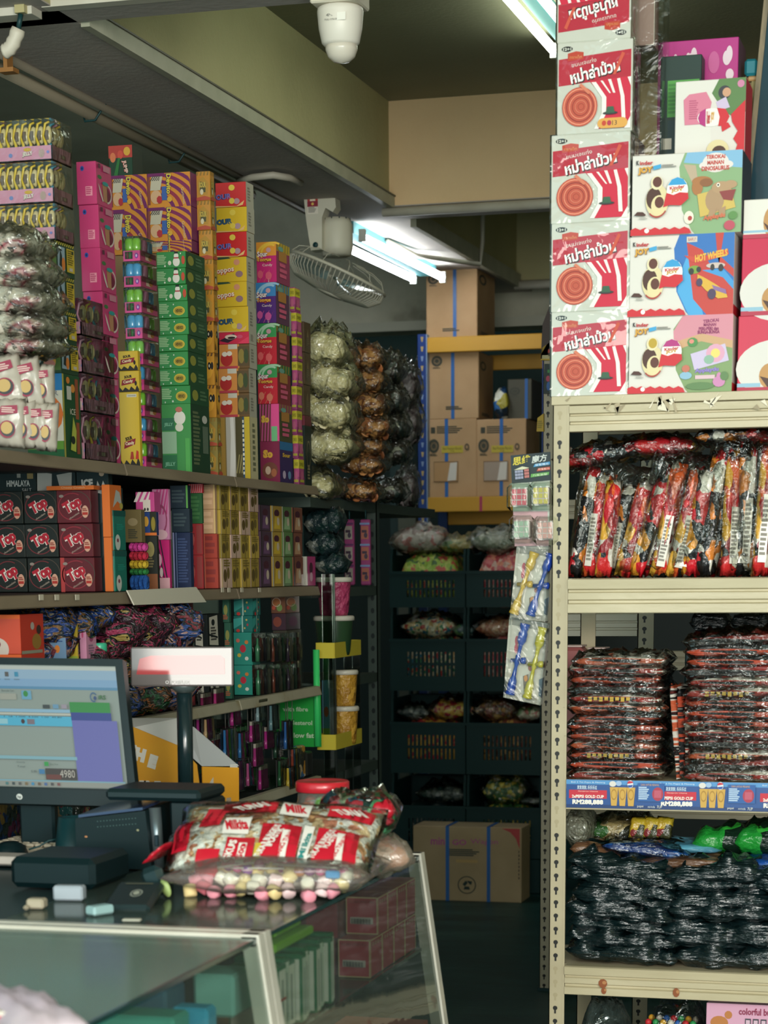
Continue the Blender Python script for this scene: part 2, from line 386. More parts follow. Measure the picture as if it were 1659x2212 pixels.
b = MB(); b.tube([(LX + .05, 10.5, CEIL - .01), (LX + .05, 10.5, BEAM + .06), (LX + .04, 10.48, BEAM - .045), (LX - .2, 10.2, BEAM - .03), (LX - .23, 9.8, BEAM - .02)], .011, '#b9b6a6', 6)
item('cable', b, 'pale cable dropping down the far beam and curving towards the lamp', 'cable')
# fluorescent lamps
TUBE = emit('lit_tube', '#f4fbff', 16.0); TUBE2 = emit('lit_tube_near', '#f6ffe8', 9.0)
def lamp(p0, p1, w_, lab, tubes, s):
    d = (p1 - p0).normalized(); sx = V3((1, 0, 0)); c = (p0 + p1) / 2
    t = thing('fluorescent_lamp', (c[0], c[1], c[2] - .05), lab, 'ceiling lamp')
    b = MB(); b.box(c[0] - w_, c[0] + w_, p0[1], p1[1], c[2] - .02, c[2] + .03, M('#4f8a90', .5)); part('lamp_body', b, t)
    for yy in (p0[1] + .012, p1[1] - .012):
        for k in tubes: b = MB(); b.box(c[0] + k - .014, c[0] + k + .014, yy - .012, yy + .012, c[2] - .055, c[2] - .005, '#d5d8cf'); part('lamp_holder', b, t)
    for k in tubes:
        b = MB(); b.tube([(c[0] + k, p0[1] + .03, c[2] - .038), (c[0] + k, p1[1] - .03, c[2] - .03)], .017, s, 12); part('tube', b, t)
lamp(V3((-2.77, 9.3, 3.048)), V3((-2.77, 10.75, 3.048)), .042, 'lit twin fluorescent lamp under the beam behind the fan', (-.072, .078), TUBE)
lamp(V3((-1.555, 6.5, 3.457)), V3((-1.555, 8.1, 3.457)), .03, 'lit twin fluorescent lamp on the ceiling beside the red and white boxes', (-.056, .052), TUBE2)
# security camera
YF = 5.73
t = thing('security_camera', aY(735, 112, YF), 'white dome security camera hanging from the near ceiling beam', 'camera')
c = aY(735, 15, YF)
wp = M('#d9d4c6', .4)
b = MB(); b.box(c[0] - .065, c[0] + .06, YF - .06, YF + .07, c[2] + .0, BEAM + .0, M('#c9c3b0', .5), .004); part('mount', b, t)
b = MB(); b.lathe((c[0], YF, c[2]), [(r * 1.18, h * 1.18) for r, h in [(.044, 0), (.0505, -.004), (.0515, -.012), (.0485, -.045), (.042, -.075), (.036, -.081), (.0, -.081)]], wp, 32)
f = Face(b, (c[0] - .035, YF - .0606, c[2] - .053), (.07, 0, 0), (0, .004, .035)); f.draw([('t', '4MP', .35, .62, .3, .2, '#5a5d58'), ('t', 'FULL COLOR', .4, .3, .5, .12, '#5a5d58'), ('r', .62, .2, .95, .75, '#eceade')])
hs = part('housing', b, t)
b = MB(); b.lathe((c[0] + .002, YF, c[2] - .094), [(r * 1.18, h * 1.18) for r, h in [(.036, 0), (.0355, -.01), (.03, -.024), (.018, -.034), (.0, -.038)]], M('#cfc8b8', .2), 24); part('dome', b, hs)
# wall fan hung under the beam
FY = 8.78
fc = aY(713, 585, FY)
t = thing('fan', (fc[0], FY, fc[2]), 'grey white oscillating fan hanging upside down beneath the left beam', 'fan')
fw = M('#c6c3b2', .45)
top = aY(697, 415, FY); bot = aY(697, 528, FY)
b = MB(); hw = .066
P = [(-.055, 0), (.058, 0), (.062, -.06), (.05, -.075), (.025, -.06), (.012, -.09), (.01, -.195), (-.03, -.197), (-.045, -.1)]
vs_ = [(top[0] + x, yy, top[2] + z) for yy in (FY - .06, FY + .01) for x, z in [(p * 1.18, q * 1.18) for p, q in P]]; n_ = len(P)
b.add(vs_, [tuple(range(n_)), tuple(range(n_, 2 * n_))[::-1]] + [(i, i + n_, (i + 1) % n_ + n_, (i + 1) % n_) for i in range(n_)], fw)
Face(b, (top[0] - .047, FY - .06, top[2] - .092), (.045, 0, 0), (0, 0, .08)).draw([('r', 0, .0, 1, .72, '#d8d2c4'), ('e', .5, .68, .5, .32, '#b03a34'), ('e', .5, .66, .26, .15, '#e9dcc4'), ('r', 0, .35, 1, .62, '#8c2238'), ('e', .5, .48, .12, .07, '#e0c060'), ('l', .1, .05, .9, .32, 4, '#8a8880')])
b.lathe((top[0] - .014, FY - .062, top[2] - .212), [(.011, 0), (.011, -.004), (0, -.004)], DK, 12, (0, 1, 0))
part('bracket', b, t)
mo = aY(722, 505, FY); ax = V3((.04, -.06, -1)).normalized()
b = MB(); b.lathe(mo + V3((0, .03, 0)), [(r * 1.18, h * 1.18) for r, h in [(.03, -.055), (.05, -.05), (.057, -.03), (.057, .045), (.05, .07), (.0, .07)]], fw, 24, ax)
for k in range(12):
    an = k / 12 * 6.28; r_ = V3((math.cos(an), math.sin(an), 0)); r_ = (r_ - ax * r_.dot(ax)).normalized(); q = mo + V3((0, .03, 0)) + ax * -.059 + r_ * .059; b.tube([q, q + ax * .022], .003, DK, 4)
part('motor', b, t)
hub = mo + V3((0, .03, 0)) + ax * .155; ax = V3((-.40, -.10, -.92)).normalized()
u_ = (V3((1, 0, 0)) - ax * ax[0]).normalized(); q_ = ax.cross(u_)
def cpt(r, a, h): return hub + u_ * (r * math.cos(a)) + q_ * (r * math.sin(a)) + ax * (h * 1.18)
b = MB(); R = .21
ring = [cpt(R, i / 40 * 6.2832, 0) for i in range(41)]; b.tube(ring, .007, fw, 6, False)
for k in range(64):
    a = k / 64 * 6.2832; b.tube([cpt(R, a, 0), cpt(R * .98, a, .03), cpt(R * .8, a, .058), cpt(R * .3, a, .072)], .0021, fw, 4, False)
b.lathe(hub + ax * .083, [(.055, 0), (.055, .006), (0, .008)], fw, 20, ax)
part('front_grille', b, t)
b = MB()
for k in range(12):
    a = k / 12 * 6.2832; b.tube([cpt(.06, a, -.05), cpt(.14, a, -.045), cpt(R * .9, a, -.03), cpt(R, a, -.005)], .0018, fw, 4, False)
part('rear_grille', b, t)
bm_ = film('fan_blade', '#b8d4d8', .12, 0, 3, .2, .35, body='#9fc0c6')
for k in range(3):
    b = MB(); a0 = k * 2.094 + .4; g = []
    for i in range(7):
        for j in range(3):
            r_ = .035 + .153 * i / 6; a = a0 + (j - 1) * .42 * (.6 + .4 * math.sin(i / 6 * 3.14)); g.append(cpt(r_, a, .02 + (j - 1) * .014))
    b.add(g, [(i * 3 + j, i * 3 + j + 1, i * 3 + j + 4, i * 3 + j + 3) for i in range(6) for j in range(2)], bm_, True); part('blade', b, t)
b = MB(); b.tube([mo + V3((-.06, .0, .04)), mo + V3((-.1, 0, -.02)), mo + V3((-.09, 0, -.06))], .004, DK, 6); part('cord', b, t)
# ================================================================= right-hand rack
beige = noisy('worn_beige_metal', [(.28, '#83775c'), (.33, '#b5aa8a'), (.6, '#beb393'), (.8, '#c8bd9e')], 7, .45, .05, 30, detail=9, stretch=(.6, 1, 3), coat=.15)
beige2 = noisy('worn_beige_post', [(.3, '#a89d80'), (.6, '#b8ad8f'), (.85, '#c2b79a')], 5, .45, .03, 30)
RY = 5.5; PL = aY(1190, 1500, RY)[0]; PW = .0425; DEP = .45; RX1 = .55
HOLE = '#191a18'
def zY(py, Y=RY, px=1190): return aY(px, py, Y)[2]
def post(parent, x0, y0, z1, w_=PW, pitch=.0357, filled=(), mt=None, holes=True, z0=0.0):
    b = MB(); mt = mt or beige2
    b.box(x0, x0 + w_, y0, y0 + .0025, z0, z1, mt); b.box(x0, x0 + .0025, y0, y0 + .04, z0, z1, mt); b.box(x0 + w_ - .006, x0 + w_, y0 - .0015, y0 + .004, z0, z1, mt)
    if holes:
        f = Face(b, (x0, y0, z0), (w_, 0, 0), (0, 0, z1 - z0)); H = z1 - z0; z = pitch * .6
        while z < H - .01:
            if not any(a < z + z0 < c for a, c in filled): hc = HOLE
            else: hc = '#a89c7c'
            f.l = 0; f.ell(.42, z / H, .15, .0062 / H, hc, 10); f.l = 1; f.rect(.36, (z - .015) / H, .48, z / H, hc); z += pitch
    return part('post', b, parent)
def beam(parent, x0, x1, y0, z0, z1, ribs=True, mt=None):
    b = MB(); mt = mt or beige; h = z1 - z0
    pr = [(0, 0), (-.004, .02), (-.004, .26), (.004, .30), (.004, .36), (-.003, .40), (-.003, .58), (.003, .62), (.003, .66), (-.006, .70), (-.008, .97), (0, 1)] if ribs else [(0, 0), (-.004, .06), (-.004, .94), (0, 1)]
    P = [(y0 + a, z0 + h * c) for a, c in pr] + [(y0 + .03, z1), (y0 + .03, z0)]; n_ = len(P)
    b.add([(x, p, q) for x in (x0, x1) for p, q in P], [tuple(range(n_)), tuple(range(n_, 2 * n_))[::-1]] + [(i, (i + 1) % n_, (i + 1) % n_ + n_, i + n_) for i in range(n_)], mt)
    return b
zt = zY(857); Zd = [zt, zY(1250), zY(1683), zY(2084), .10]
rack = thing('storage_rack', (PL, RY, 0), 'cream boltless metal rack on the right holding boxes and snack bags', 'storage rack')
fl = [(Zd[0] - .09, Zd[0]), (Zd[1] - .10, Zd[1] + .01), (Zd[2] - .13, Zd[2] - .05), (Zd[3] - .10, Zd[3])]
post(rack, PL, RY, zt - .022, filled=fl); post(rack, RX1 - PW, RY, zt - .022, holes=False); post(rack, PL, RY + DEP - .04, zt - .022, holes=False); post(rack, RX1 - PW, RY + DEP - .04, zt - .022, holes=False)
for k, (z1, h) in enumerate(zip(Zd, (.085, .088, .078, .078, .07))):
    b = beam(rack, PL + PW + .001 if k else PL, RX1 - PW, RY - .002, z1 - h if k else z1 - .024, z1) if k else beam(rack, PL - .002, RX1, RY - .004, z1 - .022, z1, False)
    if k == 3:
        f = Face(b, (PL + PW, RY - .009, z1 - h), (1.0, 0, 0), (0, 0, h))
        for a_, c_, r_, s_ in ((.105, .45, .012, .16), (.108, .2, .007, .12), (.30, .25, .009, .16)): f.ell(a_, c_, r_, s_, '#8a4a22', 9); f.ell(a_ + .004, c_ + .03, r_ * .5, s_ * .4, '#b07a4a', 7)
    part('beam', b, rack)
    if k == 0: part('beam', beam(rack, PL + PW + .001, RX1 - PW, RY - .001, z1 - .088, z1 - .023), rack)
    if k == 0:
        f = Face(MB(), (PL, RY - .0125, z1 - .05), (.6, 0, 0), (0, 0, .05)); rr = random.Random(3)
        for i in range(26):
            a_ = rr.uniform(.05, .95); f.l = 0
            f.poly([(a_, rr.uniform(.1, .9)) for _ in (0,)] + [(a_ + rr.uniform(.01, .05), rr.uniform(0, 1)), (a_ + rr.uniform(-.01, .03), rr.uniform(0, 1))], rr.choice(['#a8997a', '#94876a', '#ded5bc']))
        part('tape_scrap', f.mb, rack)
    b = MB(); b.box(PL + .003, RX1 - .003, RY + .03, RY + DEP, z1 - .012, z1 - .001, beige2); part('deck', b, rack)
    b = MB(); b.box(PL + .003, RX1 - .01, RY + DEP - .03, RY + DEP - .002, z1 - .07, z1 - .013, beige2); part('rear_beam', b, rack)
# poster strip clipped on the third beam
b = MB(); x0 = PL + PW + .003; z0 = zY(1742); z1 = zY(1682); bw = .262
for k in range(3):
    f = Face(b, (x0 + k * bw - (.03 if k else 0), RY - .0135 - .0006 * k, z0), (bw, 0, 0), (0, 0, z1 - z0))
    f.rect(0, 0, 1, 1, M('#1f4d8c', .35)); f.rect(0, .84, 1, 1, M('#4f8fc4', .35)); f.rect(.0, .0, 1, .12, M('#16396e', .35))
    f.draw([('t', 'Beli 2 Tin Pepsi & Menang', .22, .91, .34, .06, '#dfe9ee'), ('t', '发发发财, 乐乐乐过', .21, .73, .2, .15, '#cfe0ea', 0, 0, .02),
            ('r', .03, .34, .41, .64, '#c22a3c'), ('t', 'Ganjaran Utama', .22, .59, .2, .05, '#f1d9c8'), ('t', '2xPEPSI GOLD CUP', .22, .41, .32, .11, '#f4efe2', 0, 0, .03), ('t', 'RM288,888', .22, .2, .31, .2, '#f4efe2', 0, 0, .05)])
    for i in range(3):
        a_ = .44 + i * .085; f.poly([(a_, .76), (a_ + .085, .76), (a_ + .07, .1), (a_ + .015, .1)], '#caa04a'); f.ring(a_ + .042, .5, .03, .2, .75, '#a87d30', 12)
    f.draw([('e', .47, .88, .035, .1, '#d8d4cc'), ('e', .53, .9, .03, .09, '#9cb8d8'), ('e', .645, .88, .03, .14, '#d8dde2'), ('p', [(.615, .89), (.675, .93), (.665, .98), (.635, 1.0), (.62, .96)], '#c2263c'), ('p', [(.617, .84), (.673, .86), (.66, .77), (.63, .76)], '#1d4fa0'),
            ('r', .72, .28, .985, .93, '#2a5c9c'), ('t', 'CARA UNTUK MENANG', .84, .87, .18, .07, '#d9a860'), ('l', .73, .33, .84, .8, 7, '#b9cfe2'), ('e', .92, .55, .055, .24, '#a8384a'), ('r', .885, .42, .955, .68, '#b9566a'), ('t', 'pepsi', .75, .1, .06, .1, '#e4e2da'), ('t', 'mirinda', .86, .1, .07, .08, '#cfd8de'), ('t', '7UP', .94, .1, .05, .1, '#e0e2d8')])
item('poster_strip', b, 'blue soft drink contest poster strip with gold cups along the rack beam', 'poster')

# --- red and white thai roll boxes, stacked
RED = M('#c81c3c', .5); WB = M('#dedbd2', .55); OR = '#c9603f'
def thai(pill=False, flip=False):
    ops = [('e', .13, .93, .075, .03, '#1d1d22', 18), ('t', '12+1', .13, .93, .11, .032, '#e9e6de', 0, 0, .04),
        ('p', [(.02, .53), (.98, .59), (.98, .885), (.02, .82)], RED), ('p', [(.14, .80), (.35, .81), (.35, .885), (.25, .9), (.14, .88)], '#d0402a'), ('t', 'ตราเด็ก', .245, .84, .16, .035, '#e9a060'),
        ('t', 'ขนมเจแท่ง', .355, .775, .33, .05, '#f2efe8', 9), ('t', 'หม่าล่าม้วน', .51, .665, .66, .155, '#1f1a1c', 11, 0, .05), ('t', 'หม่าล่าม้วน', .5, .675, .66, .15, '#f4f1ea', 11, 0, .03),
        ('p', [(.86, .86), (.9, .84), (.78, .62), (.74, .62)], '#c8503a'),
        ('p', [(.44, .56), (.98, .59), (.98, .04), (.52, .04), (.62, .2), (.6, .4)], RED),
        ('p', [(.46, .55), (.52, .55), (.66, .38), (.66, .2), (.56, .04), (.5, .04), (.6, .2), (.6, .38)], '#e9e6de'), ('p', [(.58, .56), (.61, .56), (.72, .42), (.70, .42)], '#e9e6de'), ('p', [(.68, .57), (.72, .57), (.78, .42), (.75, .42)], '#e9e6de'),
        ('p', [(.80, .57), (.84, .575), (.90, .38), (.92, .1), (.87, .1), (.85, .38)], '#e9e6de'), ('p', [(.94, .58), (.985, .585), (.985, .48)], '#e9e6de'),
        ('p', [(.985, .16), (.985, .03), (.9, .03)], '#e9e6de')]
    ops += [('e', .31, .29, .235, .215, '#b9503a', 28)] + [('o', .31 + .004 * i, .29, .22 - .036 * i, .2 - .033 * i, .93, ('#e08a6c' if i % 2 == 0 else '#8e2c24'), 24) for i in range(6)] + [('p', [(.3, .52), (.42, .42), (.47, .43), (.33, .54)], '#d0785a')]
    ops += [('e', .72, .2, .1, .018, '#2c2f30', 14), ('p', [(.66, .2), (.78, .2), (.76, .27), (.68, .27)], '#2f5a40')]
    if pill: ops += [('e', .62, .09, .07, .055, '#d9a04a', 14), ('e', .88, .09, .07, .055, '#d9a04a', 14), ('r', .62, .035, .88, .145, '#d9a04a'), ('t', '13', .78, .09, .06, .05, '#2a2a2a'), ('e', .64, .09, .03, .03, '#c04028', 8), ('e', .71, .09, .03, .03, '#b03048', 8)]
    return ops
def flipops(ops):
    out = []
    for o in ops:
        k = o[0]
        if k in 'eo': out.append((k, 1 - o[1], 1 - o[2]) + tuple(o[3:]))
        elif k == 'r': out.append((k, 1 - o[3], 1 - o[4], 1 - o[1], 1 - o[2], o[5]))
        elif k == 'p': out.append((k, [(1 - a, 1 - c) for a, c in o[1]], o[2]))
        elif k == 't': out.append((k, o[1], 1 - o[2], 1 - o[3], o[4], o[5], o[6], (o[7] if len(o) > 7 else 0) + 180) + tuple(o[8:]))
    return out
SIDE = [('r', .3, 0, .7, 1, '#d9d3c8'), ('r', .36, .1, .64, .42, RED), ('r', .36, .5, .64, .86, RED)]
WRAP = film('shrink_wrap', base=.015, crinkle=.3, scale=7, rough=.05, ior=1.4)
def rbox(px0, py0, px1, py1, Y, dep, name, lab, cat, mt, front, side=(), group=None, wrap=None):
    p0 = aY(px0, py1, Y); p1 = aY(px1, py1, Y); zt_ = aY((px0 + px1) / 2, py0, Y)[2]; z0_ = max(aY((px0 + px1) / 2, py1, Y)[2], 0)
    z0_ = rbox.z if rbox.z is not None else z0_; rbox.z = None
    b = MB(); carton(b, p0[0], p1[0], Y, Y + dep, z0_, zt_, mt, front, side)
    c = b.base()
    if not wrap: return item(name, b, lab, cat, group), zt_
    t = thing(name, c, lab, cat, group); part('carton', b, t)
    w_ = MB(); e = .003; w_.box(p0[0] - e, p1[0] + e, Y - e, Y + dep + e, z0_ + .0005, zt_ + .001, WRAP, skip=('b',)); part('shrink_wrap', w_, t); return t, zt_
rbox.z = None
gT = 'white and red roll snack boxes'
zz = Zd[0]
for k, (a, top, c, lab) in enumerate(((1190, 672, 1355, 'lowest white red Thai roll snack box standing on the rack top'), (1190, 480, 1357, 'second lowest white red Thai roll snack box of the stack'),
        (1190, 288, 1359, 'middle white red Thai roll snack box directly above the two glossy ones'), (1203, 88, 1365, 'white red Thai roll snack box with yellow badge below the upside down one'), (1203, -110, 1362, 'upside down white red Thai roll snack box topping the stack'))):
    rbox.z = zz
    _, zz = rbox(a, top, c, top + 190, RY + .004, .215 if k < 3 else .1, 'snack_box', lab, 'box', WB, flipops(thai()) if k == 4 else thai(k == 3), SIDE, gT, wrap=True)
# wrapped second box behind the two upper ones
p0 = aY(1366, 290, RY + .13); p1 = aY(1420, 290, RY + .13)
zA = aY(1390, 330, RY + .13)[2]; zB = aY(1390, 98, RY + .13)[2]
b = MB(); carton(b, p0[0] - .1, p1[0] - .012, RY + .13, RY + .2, Zd[0] + .19 * 0 + zA, zB, '#9a7f76', [('r', .86, 0, 1, 1, '#d6cfc4'), ('r', .9, .1, .97, .42, RED), ('r', .9, .5, .97, .85, RED)], SIDE)
zlow = zA
t = thing('snack_box', b.base(), 'Thai roll box in loose clear wrap behind the white red stack, upper right', 'box', gT); part('carton', b, t)
b = MB(); b.box(p0[0] - .1, p1[0] + .012, RY + .115, RY + .22, zA - .002, zB + .13, FILMB, skip=('b',)); part('clear_wrap', b, t)
b = MB(); carton(b, p0[0] - .1, p1[0] - .02, RY + .13, RY + .22, Zd[0], zA - .003, '#b9aa98', [('r', .8, .0, .93, 1, '#d9d2c6')], SIDE)
item('carton', b, 'plain pale carton behind the white red boxes carrying the wrapped one', 'box')
# --- chocolate egg boxes
kb = M('#dad7ce', .5); KR = '#c9222e'
def egg(u, v, s, capc): 
    return [('e', u, v, .085 * s, .14 * s, '#efece4', 22), ('p', [(u - .075 * s, v + .06 * s), (u + .075 * s, v + .06 * s), (u + .045 * s, v + .12 * s), (u, v + .142 * s), (u - .045 * s, v + .12 * s)], capc),
        ('p', [(u - .085 * s, v - .02 * s), (u - .03 * s, v - .045 * s), (u + .02 * s, v - .02 * s), (u + .085 * s, v - .03 * s), (u + .09 * s, v - .09 * s), (u + .03 * s, v - .16 * s), (u - .06 * s, v - .15 * s), (u - .11 * s, v - .17 * s)], KR),
        ('t', 'Kinder', u, v + .035 * s, .12 * s, .035 * s, '#c0202a', 6, 0, .03), ('t', 'JOY', u, v - .0 * s, .1 * s, .04 * s, '#c8963a', 6, 0, .05)]
def kinder(cap, pic, edge, yell=False):
    o = list(pic)
    o += [('o', .62, .45, .17, .9, .94, edge, 16, 95, 200)] if False else []
    o += [('t', 'K', .055, .9, .025, .055, '#1b1b1e', 0, 0, .05), ('t', 'inder', .135, .895, .12, .05, '#c0202a', 0, 0, .03), ('t', 'JOY', .13, .795, .14, .1, '#7a4a20', 3, .05, .07), ('t', 'JOY', .126, .8, .135, .095, '#d6a03c', 3, .05, .05), ('p', [(.2, .85), (.27, .87), (.27, .82), (.2, .80)], '#3d9fd0'),
          ('l', .28, .82, .42, .86, 2, '#8a8780'), ('e', .24, .42, .105, .2, '#dccf9f', 24), ('e', .21, .45, .07, .135, '#4a2a1e', 18), ('e', .26, .36, .075, .13, '#e0d2a0', 18), ('e', .26, .4, .042, .07, '#5c3024', 14), ('e', .235, .64, .055, .085, '#e4d8b0', 16), ('e', .24, .65, .042, .065, '#b89a2e' if yell else '#5c3024', 14),
          ('p', [(.03, .25), (.06, .295), (.11, .29), (.14, .255), (.13, .24)], '#4a2a22'), ('l', .08, .2, .16, .225, 2, '#a8a49c'), ('o', .24, .42, .11, .21, .9, '#a83a30', 16, 230, 320)]
    w_ = [(0, 0), (1, 0) if False else (.56, 0), (.52, .05)]
    n_ = 12; wave = [(.0, .0)] + [(.56, .0)] + [(.54 - .54 * i / n_, .055 + .06 * (i / n_) * .3 + (.028 if i % 2 else 0)) for i in range(n_ + 1)]
    o += [('p', wave, KR), ('e', .15, .055, .022, .03, '#efece4', 10)] + egg(.425, .53, 1.15, cap)
    return o
G1, G2 = '#7aa070', '#8fae78'
curve = [(.48, 1), (.43, .83), (.45, .5), (.46, .3), (.55, .05), (.58, 0), (1, 0), (1, 1)]
dino = [('p', curve, '#86a87a'), ('p', [(.5, 1), (.47, .88), (1, .78), (1, 1)], '#7fb2d2'), ('p', [(.47, .86), (.56, .6), (.62, .5), (.58, .84)], '#b7a48a'), ('e', .76, .86, .12, .12, '#ded6d0'), ('e', .68, .83, .07, .05, '#ded6d0'), ('e', .85, .83, .07, .05, '#ded6d0'),
    ('t', 'TEROKAI', .76, .93, .17, .05, '#c0483e', 0, 0, .04), ('t', 'MAINAN', .76, .86, .15, .05, '#c0483e', 0, 0, .04), ('t', 'DINOSAURUS', .76, .79, .25, .055, '#c0483e', 0, 0, .04),
    ('e', .64, .64, .09, .06, '#a8703f'), ('e', .60, .57, .05, .1, '#a8703f'), ('e', .68, .62, .06, .05, '#8a5a34'),
    ('p', [(.6, .48), (.9, .56), (.95, .3), (.63, .2)], '#cbb05a'), ('e', .76, .4, .085, .15, '#a98a68'), ('e', .82, .55, .09, .075, '#b0906c'), ('e', .9, .58, .06, .05, '#b0906c'), ('p', [(.8, .5), (.95, .52), (.92, .38), (.84, .4)], '#8a3a38'), ('e', .79, .58, .016, .025, '#efe8d8'), ('e', .79, .58, .008, .013, '#222222'), ('p', [(.72, .28), (.7, .2), (.76, .2), (.78, .3)], '#a98a68'), ('p', [(.8, .28), (.8, .19), (.86, .2), (.86, .32)], '#a98a68'),
    ('t', 'Applaydu', .76, .19, .2, .07, '#c86a48', 6, .1, .06), ('e', .53, .2, .045, .08, '#e6e0cc'), ('e', .54, .19, .02, .03, '#b03a3a'), ('e', .9, .08, .05, .06, '#b84a5c'), ('e', .93, .2, .04, .05, '#5a8a4a')]
cars = [('p', curve, '#2c6fb6'), ('p', [(.5, .55), (.56, .75), (.62, .5), (.72, .0), (.58, 0), (.47, .3)], '#4aa3d8'), ('p', [(.55, .9), (.62, .2), (.75, 0), (1, 0), (1, .35), (.8, .55), (.7, .8)], '#c04038'), ('p', [(.82, 1), (.9, 1), (.86, .62), (1, .45), (1, .55), (.84, .75)], '#c04038'), ('p', [(.7, .55), (.9, .45), (1, .3), (1, .4), (.9, .56)], '#3f95d2'), 
    ('r', .55, .9, .65, .97, '#cfc6b8'), ('t', 'BARU!', .6, .935, .07, .04, '#a83038'), ('p', [(.53, .74), (.68, .71), (.94, .8), (.95, .73), (.68, .64), (.6, .66)], '#c9483a'), ('t', 'HOT WHEELS', .785, .725, .31, .09, '#e0b040', 9, .12, .05),
    ('e', .63, .56, .06, .05, '#7a9a3a'), ('e', .6, .54, .025, .04, '#2a3030'), ('e', .67, .56, .022, .035, '#2a3030'), ('e', .83, .6, .09, .035, '#c8b8b0'), ('e', .8, .58, .02, .04, '#30302e'), ('e', .88, .57, .024, .045, '#30302e'), ('p', [(.66, .5), (.72, .46), (.82, .38), (.93, .28), (.95, .2), (.86, .19), (.74, .3), (.66, .42)], '#d6aa3c'), ('e', .68, .4, .03, .05, '#4a3a58'), ('e', .8, .25, .04, .065, '#4a3a58'), ('p', [(.8, .36), (.93, .3), (.94, .24), (.82, .3)], '#8a6a9a')]
fairy = [('p', [(.52, 1)] + curve[1:], '#7f9a66'), ('p', [(.52, 1), (.43, .8), (.44, .62), (.7, .72), (1, .62), (1, 1)], '#d08a98'), ('p', [(.44, .66), (.7, .76), (1, .66), (1, .56), (.7, .66), (.44, .55)], '#c8a078'), ('t', 'TEROKAI', .79, .92, .15, .045, '#8a3060', 4, 0, .04), ('t', 'MAINAN', .78, .87, .12, .04, '#8a3060', 0, 0, .04), ('t', 'PERI-PERI dan', .77, .82, .19, .045, '#8a3060', 0, 0, .04), ('t', 'BUNGA-BUNGA', .77, .775, .21, .045, '#8a3060', 0, 0, .04),
    ('p', [(.6, .5), (.93, .62), (.97, .4), (.64, .29)], '#c9bcd8'), ('e', .84, .5, .09, .12, '#d8a0b8', 14), ('e', .84, .5, .045, .06, '#e6d070', 12), ('e', .78, .42, .05, .06, '#8ab09a', 10), ('t', 'Applaydu', .76, .28, .23, .07, '#8a7ac0', 3, .1, .06), ('r', .65, .17, .84, .22, '#d8b8c0'), ('e', .62, .65, .05, .06, '#4a8a4a', 10), ('e', .61, .66, .025, .03, '#d88a78', 8), ('e', .56, .22, .06, .05, '#8ab4cc', 12), ('e', .56, .31, .04, .05, '#c0705a', 8), ('e', .88, .13, .06, .07, '#c884b0', 12), ('e', .88, .2, .025, .05, '#c884b0', 10), ('e', .7, .08, .14, .05, '#5c7f4e', 12), ('e', .93, .2, .04, .06, '#5c7f4e', 10)]
gK = 'chocolate egg boxes on the rack top'
rbox.z = Zd[0]; _, zz = rbox(1357, 682, 1580, 848, RY + .004, .2, 'egg_box', 'pink flower chocolate egg box, lowest on the rack top beside the Thai boxes', 'box', kb, kinder('#b0307a', fairy, '#c06a90', True), [('r', 0, 0, 1, .12, KR)], gK)
rbox.z = zz; _, zz = rbox(1357, 507, 1583, 682, RY + .004, .2, 'egg_box', 'blue racing car chocolate egg box between the dinosaur and flower ones', 'box', kb, kinder('#2f9ad0', cars, '#60b0dc'), [('r', 0, 0, 1, .12, KR)], gK)
rbox.z = zz; _, zk = rbox(1364, 330, 1600, 508, RY + .004, .2, 'egg_box', 'green dinosaur chocolate egg box on top of the racing car one', 'box', kb, kinder('#2f9ad0', dino, '#60b0dc'), [('r', 0, 0, 1, 1, '#2a2c38')], gK)
# the rotated one
rot = [('p', [(.62, 1), (.55, .75), (.5, .5), (.52, .2), (.6, 0), (1, 0), (1, 1)], '#d7d2ca'), ('p', [(.52, .82), (.62, 1), (1, 1), (1, .55), (.86, .48), (.7, .56)], '#587c48'), ('e', .7, .82, .09, .09, '#33363c'), ('e', .73, .82, .06, .06, '#c89878'), ('p', [(.58, .7), (.72, .76), (.78, .62), (.62, .58)], '#c8b8d4'), ('e', .93, .92, .05, .05, '#c880a0'),
    ('p', [(.14, .42), (.12, .75), (.2, .82), (.44, .84), (.52, .7), (.46, .42)], '#d27a92'), ('l', .2, .48, .34, .74, 9, '#b85a78'), ('e', .52, .5, .2, .12, '#e9e6de', 24), ('p', [(.33, .5), (.36, .58), (.44, .62), (.44, .38), (.36, .42)], '#b02a78'), ('p', [(.6, .62), (.72, .6), (.78, .5), (.72, .38), (.62, .38), (.64, .5)], KR), ('p', [(.68, .3), (.8, .36), (.76, .42), (.66, .4)], KR), ('t', 'Kinder', .48, .5, .05, .17, '#c0202a', 0, 0, .03), ('t', 'JOY', .54, .5, .05, .14, '#d6a03c', 0, 0, .05),
    ('p', [(.8, .52), (1, .7), (1, 0), (.86, 0), (.9, .12), (.84, .2), (.9, .3), (.82, .42)], KR), ('e', .62, .06, .16, .14, '#d8ca9c', 18), ('e', .64, .04, .1, .08, '#4a2a1e', 14), ('e', .42, .0, .06, .05, '#5c3024', 10)]
rbox.z = zk; rbox(1457, 172, 1608, 334, RY + .06, .14, 'egg_box', 'chocolate egg box turned on its side on top of the dinosaur box', 'box', kb, rot, [('r', 0, 0, 1, 1, KR)], gK)
rbox.z = zk; rbox(1424, 120, 1512, 332, RY + .18, .06, 'toy_box', 'dark green window box behind the sideways chocolate egg box', 'box', '#16332c', [('r', .2, .1, .75, .42, BLACK), ('r', .18, .45, .95, .78, '#4f9a44'), ('l', .2, .47, .9, .75, 8, '#3c8038'), ('r', .1, .16, .3, .26, '#c9c4b4'), ('e', .5, .06, .3, .07, '#4f9a44')])
zq = zk
b = MB(); qa = aY(1418, 330, RY + .26); qb = aY(1590, 330, RY + .26)
